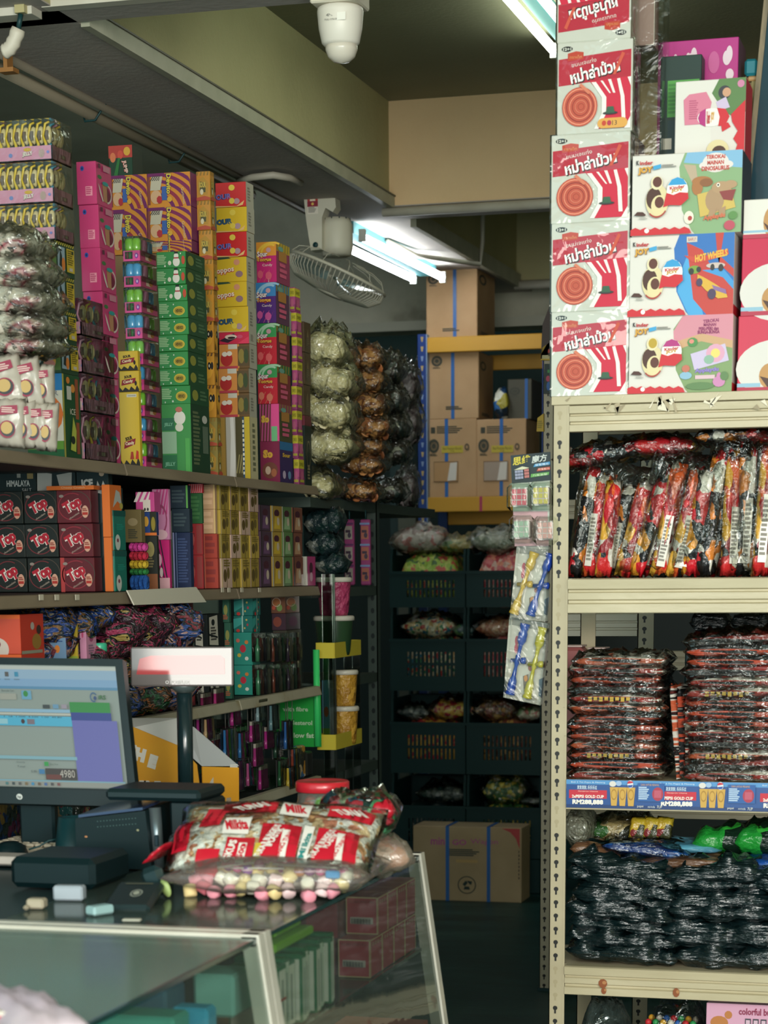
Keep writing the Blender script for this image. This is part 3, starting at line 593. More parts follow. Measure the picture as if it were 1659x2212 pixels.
carton(b, qa[0], qb[0], RY + .26, RY + .42, Zd[0], aY(1500, 86, RY + .26)[2], '#b0307e', [('e', .18, .93, .04, .018, '#d8c0cc'), ('e', .22, .945, .03, .02, '#d8c0cc'), ('e', .42, .945, .06, .02, '#dcc8d0'), ('e', .45, .955, .04, .024, '#dcc8d0'), ('e', .38, .95, .03, .016, '#dcc8d0'), ('e', .7, .935, .07, .03, '#c05a92'), ('e', .86, .945, .05, .02, '#dcc8d0'), ('e', .89, .955, .04, .022, '#dcc8d0'), ('e', .9, .9, .05, .015, '#dcc8d0'), ('o', .36, .78, .3, .1, .9, '#b87a3a', 16, 0, 90), ('o', .36, .78, .27, .09, .9, '#a89a3a', 16, 0, 90), ('e', .55, .76, .14, .03, '#7aa0c0')], [('r', 0, 0, 1, 1, '#6a4a62')])
item('toy_box', b, 'tall magenta toy box with white clouds at the top right', 'box')
# boxes at the right border
gR = 'red and white chocolate boxes at the right edge'
def rb(a, top, bot, lab, ops, mt): 
    _, z_ = rbox(a, top, 1760, bot, RY + .03, .18, 'chocolate_box', lab, 'box', mt, ops, (), gR); return z_
ops = [('e', .5, .3, .52, .38, '#d6d3cc', 28), ('e', .42, .2, .14, .17, '#b98a52', 18), ('p', [(.29, .2), (.4, .04), (.52, .06), (.5, .14)], '#4a2c22'), ('r', 0, .06, .3, .11, '#8fb8cc'), ('r', 0, 0, 1, .055, '#b03048')]
rbox.z = Zd[0]; zz = rb(1592, 680, 838, 'lowest red and white chocolate box at the right edge', ops, '#c8324e')
rbox.z = zz; zz = rb(1600, 512, 680, 'middle red and white chocolate box at the right edge', ops, '#c01c46')
rbox.z = zz; zz = rb(1605, 428, 512, 'top white chocolate box at the right edge with blue line', [('e', .4, .4, .12, .4, '#b98a52', 18), ('r', 0, .14, 1, .2, '#8fb8cc'), ('r', 0, 0, 1, .1, '#b03048'), ('p', [(.28, .4), (.4, .0), (.5, .1)], '#4a2c22')], WHITE)
# leaning glass panel
b = MB(); t0 = aY(1654, -40, RY + .25); t1 = aY(1607, 430, RY + .25); dn = (t1 - t0).normalized(); t1 = t0 + dn * ((Zd[0] + .003 - t0[2]) / dn[2])
t = thing('glass_panel', t1, 'leaning framed glass panel with worn edge at the top right', 'glass panel')
b = MB(); yv = V3((0, .018, 0)); xv = V3((.012, 0, 0))
def bar(b, a, c, wx, mt): b.add([a, a + V3((wx, 0, 0)), a + V3((wx, 0, 0)) + yv, a + yv, c, c + V3((wx, 0, 0)), c + V3((wx, 0, 0)) + yv, c + yv], [(0, 1, 2, 3), (7, 6, 5, 4), (0, 4, 5, 1), (1, 5, 6, 2), (2, 6, 7, 3), (3, 7, 4, 0)], mt)
bar(b, t1, t0, .013, noisy('worn_wood_edge', [(.4, '#4a4a40'), (.55, '#8a7c62'), (.7, '#3a4644')], 14, .6, stretch=(1, 1, .25))); part('frame', b, t)
b = MB(); yv = V3((0, .006, 0)); bar(b, t1 + V3((.013, .006, 0)), t0 + V3((.013, .006, 0)), .35, M('#28424c', .12)); part('pane', b, t)
b = MB(); c_ = aY(1628, 150, RY + .3)
b.box(c_[0] - .02, c_[0] + .012, RY + .27, RY + .3, c_[2] - .02, c_[2] + .02, '#1f7480', .006); b.box(c_[0] - .012, c_[0] + .012, RY + .275, RY + .295, c_[2] - .032, c_[2] - .02, '#b08a5a', .003); b.box(c_[0] - .002, c_[0] + .008, RY + .28, RY + .29, Zd[0] + .001, c_[2] - .03, '#8a7f4a')
item('toy_mallet', b, 'teal headed toy on a wooden stick beside the leaning glass panel', 'toy')

# --- wrapped snack packs, second shelf
def packmat(i, cols, sc_=14, st=(1, 1, 1), rough=.25):
    n_ = len(cols); return noisy('printed_pack_%s' % i, [(k / n_, c) for k, c in enumerate(cols)], sc_, rough, .5, 40, stretch=st, inter='CONSTANT', vor=True, spec=.6)
PK = [packmat('a', ['#16181a', '#c4242c', '#17181c', '#d8922e', '#c8202c', '#e2ddd0', '#1b1c1e'], 34, (1, 1, .7)), packmat('b', ['#b81f2a', '#d25a2c', '#1a1a1c', '#d8a23a', '#c42a2c', '#c9c2b4', '#8c1c22'], 30, (1, 1, .6)),
      packmat('c', ['#141618', '#22201f', '#b52028', '#1a1b1d', '#d8d2c6', '#cf7a2c'], 34, (1, 1, .7))]
LAB = M('#d2cbbd', .3, coat=.3)
def snackbag(px, pw, py0, py1, y, lean, lab, seed, flat=False):
    """a clear bag of upright snack packs"""
    rr = random.Random(seed); z0 = Zd[1] + .002; c0 = aY(px, py1, y); zt_ = aY(px, py0, y)[2]; wd = pw * c0[1] / FPX * 1.02; h = zt_ - z0
    t = thing('snack_bag', (c0[0], y, z0), lab, 'bag', 'clear bags of spicy snacks')
    n_ = 4; 
    for k in range(n_):
        b = MB(); lx = lean + rr.uniform(-.08, .08); dx = (k - (n_ - 1) / 2) * wd / n_; hh = h * rr.uniform(.82, .98); tw = rr.uniform(-.5, .5)
        az = V3((lx, rr.uniform(-.03, .1), 1)).normalized(); ax_ = V3((math.cos(tw), math.sin(tw), 0)); ay_ = az.cross(ax_).normalized(); ax_ = ay_.cross(az).normalized()
        # local: x = ax_, y = az (up), z = towards viewer
        mt_ = place((c0[0] + dx + lx * h / 2, y + .03 + rr.uniform(-.012, .02) + .03 * (k % 2), z0 + hh / 2 * az[2]), ax_, az, ax_.cross(az))
        b.pillow(wd / n_ * 1.75, hh, .034, PK[rr.randrange(3)], seed * 9 + k, 9, .16, 3, mt_, 2.2)
        if rr.random() < .55:
            u0 = rr.uniform(-.45, -.25); hb = rr.uniform(.3, .55)
            o_ = mt_ @ V3((wd / n_ * u0, -hh * .4, .036)); u_ = ax_ * (wd / n_ * .8); v_ = az * (hh * hb)
            f = Face(b, o_, u_, v_); f.rect(0, 0, 1, 1, LAB); f.draw([('l', .1, .08, .9, .92, 12, '#7d776c')])
        part('snack_pack', b, t)
    b = MB(); az = V3((lean, 0, 1)).normalized(); ax_ = V3((1, 0, -lean)).normalized()
    b.pillow(wd * 1.16, h * 1.08, .115, FILM, seed + 50, 12, .3, 3, place((c0[0] + lean * h / 2, y + .1, z0 + h * .54), ax_, az, ax_.cross(az)), 3); part('clear_wrap', b, t)
spec = [(1262, 74, 985, 1240, .05, .12, 'clear bag of red and black snack packs, leftmost on the second shelf by the post'), (1330, 80, 1020, 1245, .02, .16, 'clear bag of spicy snack packs second from the rack post'), (1405, 84, 985, 1245, .03, .2, 'clear bag of spicy snack packs leaning right, third from the post'),
        (1478, 84, 1000, 1245, .02, .16, 'clear bag of spicy snack packs in the middle of the second shelf'), (1555, 84, 955, 1245, .03, .08, 'clear bag of spicy snack packs right of the middle with knotted top'), (1628, 84, 945, 1245, .02, .05, 'clear bag of spicy snack packs at the right edge of the second shelf')]
for i, (px, pw, a, c, dy, ln, lab) in enumerate(spec): snackbag(px, pw, a, c, RY + .03 + dy, ln, lab, 20 + i)
def lying(name, px, py, pw, hpx, y, mt, lab, seed, cat='bag', group=None, dep=.16, tilt=0, wrap=None, nz=.15, zz=None, kids=()):
    c0 = aY(px, py, y); wd = pw * c0[1] / FPX; h = hpx * c0[1] / FPX; z = zz if zz is not None else c0[2]
    ax_ = V3((math.cos(tilt), 0, math.sin(tilt))); b = MB(); b.pillow(wd, dep, h, mt, seed, 14, nz, 3, place((c0[0], y + dep / 2, z), ax_, V3((0, 1, 0))), 3)
    if not wrap: return item(name, b, lab, cat, group)
    t = thing(name, b.base(), lab, cat, group); part('snack_pack', b, t); w_ = MB(); w_.pillow(wd * 1.08, dep * 1.1, h * 1.25, wrap, seed + 3, 14, .3, 3, place((c0[0], y + dep / 2, z - h * .1), ax_, V3((0, 1, 0))), 4); part('clear_wrap', w_, t); return t
for i, (px, py, pw, hp, tl, k, lab) in enumerate(((1300, 1000, 150, 40, .1, 0, 'flat snack bag lying on top of the leftmost upright snack bags'), (1420, 985, 150, 40, -.04, 1, 'flat snack bag lying across the third and fourth upright bags'), (1560, 958, 110, 32, .05, 2, 'flat dark snack bag lying under the top beam, right of the middle'), (1650, 960, 110, 38, .0, 1, 'flat red snack bag under the top beam at the right edge'), (1240, 1012, 90, 34, .0, 1, 'crumpled snack bag lying against the rack post'))):
    lying('snack_bag', px, py, pw, hp, RY + .08, PK[k], lab, 70 + i, group='clear bags of spicy snacks', tilt=tl, wrap=FILM)
# --- flat packs stacked on the third shelf
FP = [noisy('flat_pack_%d' % i, [(0, a), (.36, c), (.47, d), (.56, a), (.64, e), (.78, c)], 5, .22, .6, 26, stretch=(.8, 1, 14), inter='CONSTANT', spec=.7, detail=2) for i, (a, c, d, e) in enumerate((('#131516', '#9c2f26', '#c8beb0', '#1b1d1e'), ('#17191a', '#b5462c', '#1a1b1c', '#b9b1a6'), ('#101213', '#2a2624', '#8f2a24', '#16181a'), ('#1a1414', '#c25a38', '#d6cec2', '#5a1c1a')))]
def stackpk(pxc, pw, pytop, y, n_, seed, where, txt):
    rr = random.Random(seed); z = Zd[2] + .001; zt_ = aY(pxc, pytop, y)[2]; h = (zt_ - z) / n_
    nm = ['lowest', 'second', 'third', 'fourth', 'fifth', 'sixth', 'seventh', 'eighth', 'ninth', 'tenth', 'eleventh', 'twelfth', 'thirteenth', 'fourteenth']
    for k in range(n_):
        c0 = aY(pxc + rr.uniform(-5, 5), 1500, y); wd = pw * rr.uniform(.92, 1.02) * c0[1] / FPX; tl = rr.uniform(-.05, .05) + .02
        b = MB(); mt_ = place((c0[0], y + .085 + rr.uniform(-.012, .008), z), V3((math.cos(tl), 0, math.sin(tl))), V3((0, 1, 0))); b.pillow(wd, .19, h * 1.02, FP[rr.randrange(4)], seed * 20 + k, 14, .22, 8, mt_, 4)
        if k in (2, 8) and txt:
            f = Face(b, mt_ @ V3((-wd * .3, -.094, h * .2)), V3((wd * .5, 0, 0)), V3((0, 0, h * .6))); f.draw([('r', .12 * i_, .1 + .2 * (i_ % 2), .12 * i_ + .08, .9, '#b5922c') for i_ in range(8)])
        t = thing('snack_packet', b.base(), f'{nm[k] if k < n_ - 1 else "topmost"} flat black and red snack packet in the {where} stack on the third shelf', 'packet', 'flat snack packets on the third shelf')
        part('packet', b, t)
        b = MB(); b.pillow(wd * 1.07, .2, h * 1.5, FILM, seed * 20 + k + 7, 16, .45, 8, place((c0[0], y + .08, z - h * .2), V3((math.cos(tl), 0, math.sin(tl))), V3((0, 1, 0))), 6); part('clear_wrap', b, t)
        z += h
stackpk(1334, 206, 1418, RY + .02, 13, 5, 'left', True); stackpk(1585, 205, 1372, RY + .02, 14, 6, 'right', True)
for k, (px, lean) in enumerate(((1458, -.10), (1474, -.06), (1492, -.03))):
    c0 = aY(px, 1680, RY + .05); b = MB(); az = V3((lean, .02, 1)).normalized(); ax_ = V3((.35, 1, 0)).normalized(); ay_ = az.cross(ax_).normalized(); ax_ = ay_.cross(az)
    b.pillow(.15, .245 - .02 * k, .018, FP[(3, 1, 0)[k]], 90 + k, 12, .2, 5, place((c0[0] + lean * -.12, RY + .1, Zd[2] + .123), ax_, az, ax_.cross(az)), 4)
    item('snack_packet', b, ('upright', 'middle upright', 'right upright')[k] + ' flat snack packet wedged between the two packet stacks', 'packet', 'flat snack packets on the third shelf')
for k, (px, py) in enumerate(((1530, 1400), (1620, 1400), (1530, 1362), (1620, 1362))):
    b = MB(); c0 = aY(px, py, RY + .28); b.pillow(.105, .13, .042, noisy('black_wrap', [(.4, '#101415'), (.6, '#2b3233'), (.72, '#6a6f6c'), (.8, '#15191a')], 9, .2, .8, 40, stretch=(1, 1, 3), spec=.8), 130 + k, 12, .3, 6, place((c0[0], RY + .345, c0[2] + .0)), 5)
    item('dark_packet', b, ('dark wrapped packet behind the right packet stack, lower left', 'dark wrapped packet behind the right packet stack, lower right', 'dark wrapped packet behind the right packet stack, upper left', 'dark wrapped packet behind the right packet stack, upper right')[k], 'packet')
b = MB(); c0 = aY(1530, 1420, RY + .28); b.box(c0[0] - .06, c0[0] + .2, RY + .26, RY + .42, Zd[2], aY(1530, 1402, RY + .28)[2], BLACK, .004)
item('carton', b, 'black carton under the dark wrapped packets behind the right stack', 'box')
# small tins seen through the rack
for k, (px, col) in enumerate(((1238, '#9a5a58'), (1288, '#2b2f30'))):
    c0 = aY(px, 1412, RY + .3); b = MB(); b.box(c0[0] - .028, c0[0] + .028, RY + .3, RY + .38, Zd[2], aY(px, (1398, 1402)[k], RY + .3)[2], col, .01); b.box(c0[0] - .024, c0[0] + .024, RY + .302, RY + .376, aY(px, (1398, 1402)[k], RY + .3)[2], aY(px, (1395, 1400)[k], RY + .3)[2] + .001, '#b9a29a', .0005)
    item('tin_box', b, ('small pinkish tin behind the left packet stack', 'small black rimmed tin behind the left packet stack')[k], 'box')
# --- black bagged goods on the fourth shelf
BB = noisy('black_plastic_bag', [(.3, '#0a1819'), (.6, '#0f2022'), (.8, '#17292b')], 6, .17, 1.0, 12, stretch=(1, 1, 6), spec=.7, coat=.35)
rr = random.Random(11)
k = 0; nl = 7; od = ['lowest', 'second lowest', 'third lowest', 'middle', 'third highest', 'second highest', 'topmost']
for r in range(nl):
    for i, px in enumerate((1338, 1562)):
        y = RY + .012 + .006 * (r % 3); z = Zd[3] + .002 + r * .0365 + (.012 if i else 0) * (r % 2); c0 = aY(px + rr.uniform(-8, 16), 2000, y); tl = (-.15 if i == 0 else .05) * (.4 + r / nl) + rr.uniform(-.05, .05)
        b = MB(); b.pillow(.305, .32, .060, BB, 200 + k, 22, .55, 5, place((c0[0], y + .16, z), V3((math.cos(tl), 0, math.sin(tl))), V3((0, 1, 0))), 3.6)
        item('black_bag', b, f'{od[r]} glossy black plastic bag in the {("left", "right")[i]} half of the fourth shelf pile', 'bag', 'black plastic bags on the fourth shelf'); k += 1
zb = Zd[3] + .255
def sp(name, px, py, pw, hp, y, mt, lab, seed, tilt=0, dep=.2, wrap=None, nz=.2): return lying(name, px, py, pw, hp, y, mt, lab, seed, 'bag', None, dep, tilt, wrap, nz)
blu = noisy('blue_pack', [(0, '#1f3f86'), (.4, '#2a62b0'), (.5, '#cfe0e6'), (.56, '#1b3a80'), (.68, '#63a8cc'), (.8, '#e8e8e0')], 4, .2, .5, 20, stretch=(.7, 1, 9), inter='CONSTANT', spec=.8, detail=2)
brn = noisy('brown_wrap', [(.3, '#3a2a22'), (.5, '#6a4a34'), (.62, '#a08460'), (.75, '#2c2420')], 7, .25, .6, 25, stretch=(.8, 1, 5), spec=.7)
sp('snack_bag', 1275, 1868, 110, 40, RY + .05, brn, 'brown wrapped bag on the black pile next to the rack post', 301, -.3)
sp('snack_bag', 1460, 1880, 190, 26, RY + .06, brn, 'long brown wrapped bag lying on the black pile', 302, .06)
sp('snack_bag', 1390, 1856, 190, 34, RY + .10, blu, 'blue striped snack bag lying above the black bags', 303, -.1, wrap=FILM)
sp('snack_bag', 1480, 1846, 150, 22, RY + .13, noisy('teal_pack', [(.3, '#2c6a86'), (.5, '#5f9fb4'), (.7, '#1f4a62')], 5, .25, .4, 20, stretch=(1, 1, 5)), 'flat teal snack bag beside the blue striped one', 304, -.05)
grn = packmat('g', ['#12281c', '#1c7a2c', '#173a20', '#1f8a30', '#0f2418', '#2f9a34'], 9, (1, 1, 1.4))
sp('snack_bag', 1560, 1850, 130, 62, RY + .14, grn, 'green and black snack bag at the back of the fourth shelf', 305, .05)
sp('snack_bag', 1640, 1856, 110, 74, RY + .12, grn, 'bright green snack bag at the right end of the fourth shelf', 306, 0)
sp('snack_bag', 1640, 1880, 110, 26, RY + .06, noisy('deep_blue_pack', [(.3, '#0f2440'), (.55, '#1a4c9a'), (.7, '#8ab0d0')], 6, .2, .5, 20, stretch=(1, 1, 4)), 'deep blue snack bag under the green one at the right edge', 307, .1)
yel = packmat('y', ['#b89a2a', '#c8ae34', '#3a3a20', '#7a2c2c', '#bfa52e'], 12)
for k, px in enumerate((1375, 1405, 1432)):
    b = MB(); c0 = aY(px, 1812, RY + .17); az = V3((.1, .25, 1)).normalized(); ax_ = V3((1, 0, -.1)).normalized(); b.pillow(.045, .06, .02, yel, 310 + k, 8, .15, 3, place((c0[0], RY + .2, c0[2] + .025), ax_, az, ax_.cross(az)), 3)
    item('sachet', b, ('left', 'middle', 'right')[k] + ' yellow sachet of the three above the blue snack bag', 'sachet', 'yellow sachets on the fourth shelf')
sp('snack_bag', 1330, 1822, 130, 50, RY + .2, packmat('h', ['#6a5a34', '#3a6a34', '#8a3a2c', '#b09a6a', '#2c2c22'], 12), 'mixed brown green snack bag at the back left of the fourth shelf', 320, .05, wrap=FILM)
sp('clear_bag', 1245, 1835, 60, 80, RY + .1, film('frosted_bag', opaque=.4, body='#9a9a86'), 'empty frosted clear bag beside the rack post on the fourth shelf', 321, .1)
# --- bottom shelf
c0 = aY(1526, 2212, RY + .05); b = MB(); xb = aY(1526, 2200, RY + .05)[0]
pk2 = '#d8a8bc'
carton(b, xb, xb + .34, RY + .05, RY + .3, Zd[4], aY(1526, 2166, RY + .05)[2], '#d9b7c6', [('r', 0, .8, 1, 1, '#d4a0b8'), ('e', .1, .86, .07, .05, '#b8763c', 14), ('r', .06, .72, .075, .84, '#b8763c'), ('r', .13, .72, .145, .84, '#b8763c'), ('e', .17, .92, .03, .03, '#b8763c', 10), ('e', .3, .8, .1, .06, '#e0c8d4'), ('t', 'colorful bubble', .42, .95, .34, .05, '#8a2a4a', 0, 0, .03)] + [('r', .3 + .06 * i, .83, .345 + .06 * i, .9, '#3a3a44') for i in range(3)] + [('r', .307 + .06 * i, .84, .338 + .06 * i, .89, '#d0b0c0') for i in range(3)], (), )
item('bubble_box', b, 'pink and white carton with a brown deer on the lowest shelf', 'box')
b = MB(); c0 = aY(1290, 2212, RY + .06)
b.pillow(.14, .26, .34, film('misty_bag', base=.2, crinkle=1, scale=14, opaque=.25, body='#4a5a58'), 330, 14, .1, 3, place((c0[0], RY + .19, Zd[4] + .003))); item('clear_bag', b, 'cloudy clear bag on the lowest shelf beside the post', 'bag')
t = thing('sweet_bag', (aY(1450, 2212, RY + .06)[0], RY + .19, Zd[4]), 'clear bag of coloured balls on the lowest shelf', 'bag'); x_ = aY(1450, 2212, RY + .06)[0]
for k in range(14):
    b = MB(); b.blob((x_ - .07 + .02 * (k % 7) + .004, RY + .09 + .06 * (k // 7), aY(1450, 2212, RY + .06)[2] - .004), .0095, ['#c02a30', '#2a8a4a', '#d8a030', '#c8c0b0', '#2a5aa0'][k % 5]); part('ball', b, t)
b = MB(); b.pillow(.16, .26, .36, FILM, 331, 14, .15, 3, place((x_, RY + .19, Zd[4] + .003))); part('bag', b, t)
b = MB(); b.box(x_ - .075, x_ + .075, RY + .065, RY + .3, Zd[4] + .001, aY(1450, 2220, RY + .06)[2] - .009, '#54707a', .02); part('filling', b, t)
# --- second rack behind, and the uprights seen through
rk = thing('storage_rack', (-1.62, 7.96, 0), 'grey cream rack post and shelves standing behind the near rack', 'storage rack')
X2 = aZ(1165, 2140, 0)
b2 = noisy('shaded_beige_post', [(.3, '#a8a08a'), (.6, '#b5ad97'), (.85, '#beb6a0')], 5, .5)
post(rk, X2[0], X2[1], 2.35, .044, .0375, mt=b2)
for z1 in (.18, .75, 1.3, 1.85, 2.33): part('beam', beam(rk, X2[0] + .046, X2[0] + 1.2, X2[1], z1 - .07, z1, True, b2), rk)
part('post', (lambda b: (b.box(X2[0] + 1.2, X2[0] + 1.24, X2[1], X2[1] + .04, 0, 2.35, b2), b)[1])(MB()), rk)
b = MB(); b.box(X2[0] - .006, X2[0] + .05, X2[1] - .006, X2[1] + .05, 0, .012, BLACK); part('foot', b, rk)
X3 = aY(1377, 1400, 6.75); rk = thing('storage_rack', (X3[0], 6.75, 0), 'pale rack upright seen through the gap above the left packet stack', 'storage rack')
post(rk, X3[0], 6.75, 2.0, .05, .034, mt=b2)
zb_ = aY(1300, 1326, 6.75)[2]; part('beam', beam(rk, aY(1215, 1350, 6.75)[0], X3[0] - .002, 6.752, zb_ - .07, zb_, True, M('#c9c4b2', .5)), rk)
part('post', (lambda b: (b.box(aY(1215, 1350, 6.75)[0] - .03, aY(1215, 1350, 6.75)[0], 6.752, 6.79, 0, 2.0, b2), b)[1])(MB()), rk)
# --- cards hanging on the near post
def P_(px, py, y): return aY(px, py, y)
def sheet(name, c, y, lab, mt, cat='toy'):
    """card hung flat: c = four pixel corners (lower left, lower right, upper right, upper left)"""
    q = [aY(px, py, y) for px, py in c]; b = MB(); th = V3((0, .003, 0)); b.add(q + [p + th for p in q], [(0, 1, 2, 3), (7, 6, 5, 4), (0, 4, 5, 1), (1, 5, 6, 2), (2, 6, 7, 3), (3, 7, 4, 0)], mt)
    t = thing(name, q[0], lab, cat); return t, b, q
CARDG = 'hanging toy cards on the rack post'
t, b, q = sheet('puzzle_card', ((1112, 1180), (1186, 1180), (1189, 976), (1103, 984)), 5.53, 'hanging puzzle cube blister card with black header by the rack post', '#b9bfb4'); t['group'] = CARDG
f = Face(b, q[3] + (q[0] - q[3]) * .31 + V3((0, -.0005, 0)), (q[2] - q[3]), (q[3] - q[0]) * .31)
f.draw([('r', 0, 0, 1, 1, '#12262a'), ('t', '思维', .27, .8, .44, .3, '#c9b83a', 4, .15, .03), ('t', '魔方', .72, .8, .38, .26, '#c9cfc8', 4, .15, .02), ('p', [(.56, .52), (.98, .56), (.98, .66), (.6, .62)], '#3a8ab8'), ('t', '益智魔方', .78, .59, .34, .08, '#dfe9ec'), ('p', [(.64, .36), (.98, .38), (.98, .48), (.68, .46)], '#b84a38'), ('t', '开发智力', .82, .42, .28, .07, '#e9dcc8'), ('p', [(.48, .16), (.94, .2), (.96, .3), (.5, .28)], '#5a9a4a'), ('t', '儿童益智', .72, .23, .36, .07, '#dfe6cc')])
for i in range(3):
    for j in range(3): f.rect(.1 + .075 * i, .14 + .11 * j, .165 + .075 * i, .23 + .11 * j, '#8d92a8'); f.rect(.335 + .045 * i, .16 + .11 * j, .372 + .045 * i, .25 + .11 * j, '#b8706a')
f.poly([(.09, .47), (.3, .57), (.48, .5), (.32, .46)], '#c9c8a8'); part('card', b, t)
f = Face(b, q[0] + V3((0, -.0005, 0)), (q[1] - q[0]), (q[3] - q[0]) * .69); f.rect(0, 0, 1, .56, '#c49ca0'); f.rect(0, .56, 1, 1, '#a9b8ac'); t.children[0].data = b.mesh('card', b.base()) 
for i, (u, v, col) in enumerate(((.28, .78, '#b8404c'), (.9, .8, '#b8a83a'), (.3, .27, '#8fa48c'), (.98, .25, '#c08a80'))):
    c = q[0] + (q[1] - q[0]) * u + (q[3] - q[0]) * .69 * v; b = MB(); b.box(c[0] - .021, c[0] + .021, 5.495, 5.528, c[2] - .022, c[2] + .022, '#b9aca6', .004)
    f = Face(b, (c[0] - .021, 5.4945, c[2] - .022), (.042, 0, 0), (0, 0, .044)); [f.rect(.05 + .32 * a, .05 + .32 * d, .31 + .32 * a, .31 + .32 * d, col) for a in range(3) for d in range(3)]
    pc = part('puzzle_cube', b, t)
    b = MB(); b.box(c[0] - .034, c[0] + .034, 5.487, 5.5275, c[2] - .036, c[2] + .036, FILMB, .012); part('blister', b, t)
def bow(b, c, up, sd, L, mt):
    c = V3(c); up = V3(up).normalized(); sd = V3(sd)
    b.lathe(c, [(.0, -.5 * L), (.014, -.5 * L), (.013, -.46 * L), (.0105, -.45 * L), (.0125, -.4 * L), (.011, -.3 * L), (.006, -.24 * L), (.0045, -.1 * L), (.007, -.06 * L), (.007, .04 * L), (.0045, .08 * L), (.006, .2 * L), (.0125, .26 * L), (.0125, .36 * L), (.010, .40 * L), (.0135, .46 * L), (.0135, .5 * L), (0, .5 * L)], mt, 12, up)
    b.lathe(c - up * .02 * L + sd * .0, [(0, -.018), (.006, -.018), (.006, .012), (.009, .014), (.009, .024), (0, .026)], mt, 10, sd)
YB = M('#c9a230', .2, coat=.5); BL_ = M('#1f3f9a', .2, coat=.5); YG = M('#b9ac2e', .2, coat=.5)
for k, (cs, cols, lab) in enumerate(((((1107, 1335), (1183, 1342), (1190, 1178), (1122, 1180)), (YB, BL_), 'hanging card of yellow and blue bow launchers under the puzzle card'), (((1093, 1505), (1172, 1522), (1188, 1346), (1106, 1332)), (BL_, YG), 'lowest hanging card of blue and lime bow launchers by the rack post'))):
    y = 5.545 + .004 * k; t, b, q = sheet('toy_card', cs, y, lab, M('#b9b4a8', .5)); t['group'] = CARDG
    f = Face(b, q[0] + V3((0, -.0005, 0)), q[1] - q[0], q[3] - q[0])
    f.draw([('r', .02, .9, .98, .99, '#7d7a70'), ('e', .18, .72, .05, .06, '#a83a4a'), ('e', .18, .62, .05, .06, '#a83a4a'), ('e', .6, .42, .06, .04, '#8a4a3a'), ('p', [(.42, .3), (.56, .34), (.6, .1), (.5, .04)], '#6a5a4a'), ('e', .5, .28, .05, .04, '#b87a3a'), ('p', [(.86, .3), (.98, .34), (.97, .08), (.88, .1)], '#4a5a6a'), ('r', .1, .01, .4, .08, '#8d887c'), ('r', .55, .01, .85, .08, '#8d887c')])
    part('card', b, t)
    for i, mt in enumerate(cols):
        u = .27 + .47 * i; c = q[0] + (q[1] - q[0]) * u + (q[3] - q[0]) * (.5 + .0 * i) + V3((0, -.016, 0)); up = (q[3] - q[0]); b = MB(); L = up.length * .9
        bow(b, c, up + V3((.25 * up.length, 0, 0)) * (1 if k == 0 else .6), V3((1, -.3, 0)).normalized(), L, mt); part('bow_launcher', b, t)
    b = MB(); e = (q[1] - q[0]) * .02; qq = [p + V3((0, -.033, 0)) for p in q]; b.add(qq + [p - V3((0, .0005, 0)) for p in q], [(0, 1, 2, 3), (0, 4, 5, 1), (1, 5, 6, 2), (2, 6, 7, 3), (3, 7, 4, 0)], FILMB); part('blister', b, t)
# goods hanging at the left end of the rack behind
for k, (cs, col, ops, lab) in enumerate((([(1168, 775), (1195, 775), (1195, 640), (1172, 700)], '#3a2a26', [], 'dark brown pouch hanging high beside the white red boxes'), ([(1168, 778), (1192, 778), (1192, 736), (1170, 752)], '#b99a2c', [('l', .1, .1, .9, .4, 3, '#d8cfa0'), ('r', .6, .6, .95, .9, '#a83a2c')], 'yellow header card of a hanging toy below the brown pouch'), ([(1174, 850), (1192, 850), (1192, 786), (1176, 786)], '#182a28', [('r', .4, .7, .8, .8, '#3a8a4a'), ('e', .5, .5, .25, .1, '#a83a58'), ('e', .6, .25, .25, .15, '#2a5aa0')], 'hanging card of tiny green pink and blue toys'), ([(1159, 932), (1174, 932), (1174, 893), (1161, 903)], '#b99a2c', [('l', .1, .2, .9, .8, 4, '#8a7a2a')], 'small yellow hanging card above the puzzle card'))):
    y = 7.944; q = [aY(px, py, y) for px, py in cs]; b = MB(); th = V3((0, .0175, 0)); b.add(q + [p + th for p in q], [(0, 1, 2, 3), (7, 6, 5, 4), (0, 4, 5, 1), (1, 5, 6, 2), (2, 6, 7, 3), (3, 7, 4, 0)], col)
    Face(b, q[0] + V3((0, -.0005, 0)), q[1] - q[0], (q[3] - q[0])).draw(ops); item('hanging_card' if k else 'pouch', b, lab, 'card' if k else 'bag')
# ================================================================= back of the shop
KRAFT = noisy('kraft_card', [(.3, '#b59068'), (.6, '#c29c74'), (.8, '#c9a47c')], 5, .75, .05, 60)
KRAFT2 = noisy('kraft_card_dull', [(.3, '#9c8868'), (.6, '#a99474'), (.8, '#b29c7c')], 5, .8, .05, 60)
STRAP = M('#2a63a8', .35)
LOGO = '#3c3a2c'
def strap(b, x0, x1, y0, y1, z0, z1, w_=.02):
    e = .0018; b.box(x0, x1, y0 - e, y0 - .0004, z0, z1 + e, STRAP); b.box(x0, x1, y0 - e, y1, z1 + .0004, z1 + e, STRAP)
def logo(u, v, ru, rv): return [('o', u, v, ru, rv, .6, LOGO, 20), ('e', u, v, ru * .4, rv * .4, LOGO, 10), ('o', u, v, ru * .55, rv * .55, .85, LOGO, 12), ('l', u - ru * .7, v - rv * 1.45, u + ru * .8, v - rv * 1.1, 2, LOGO)]
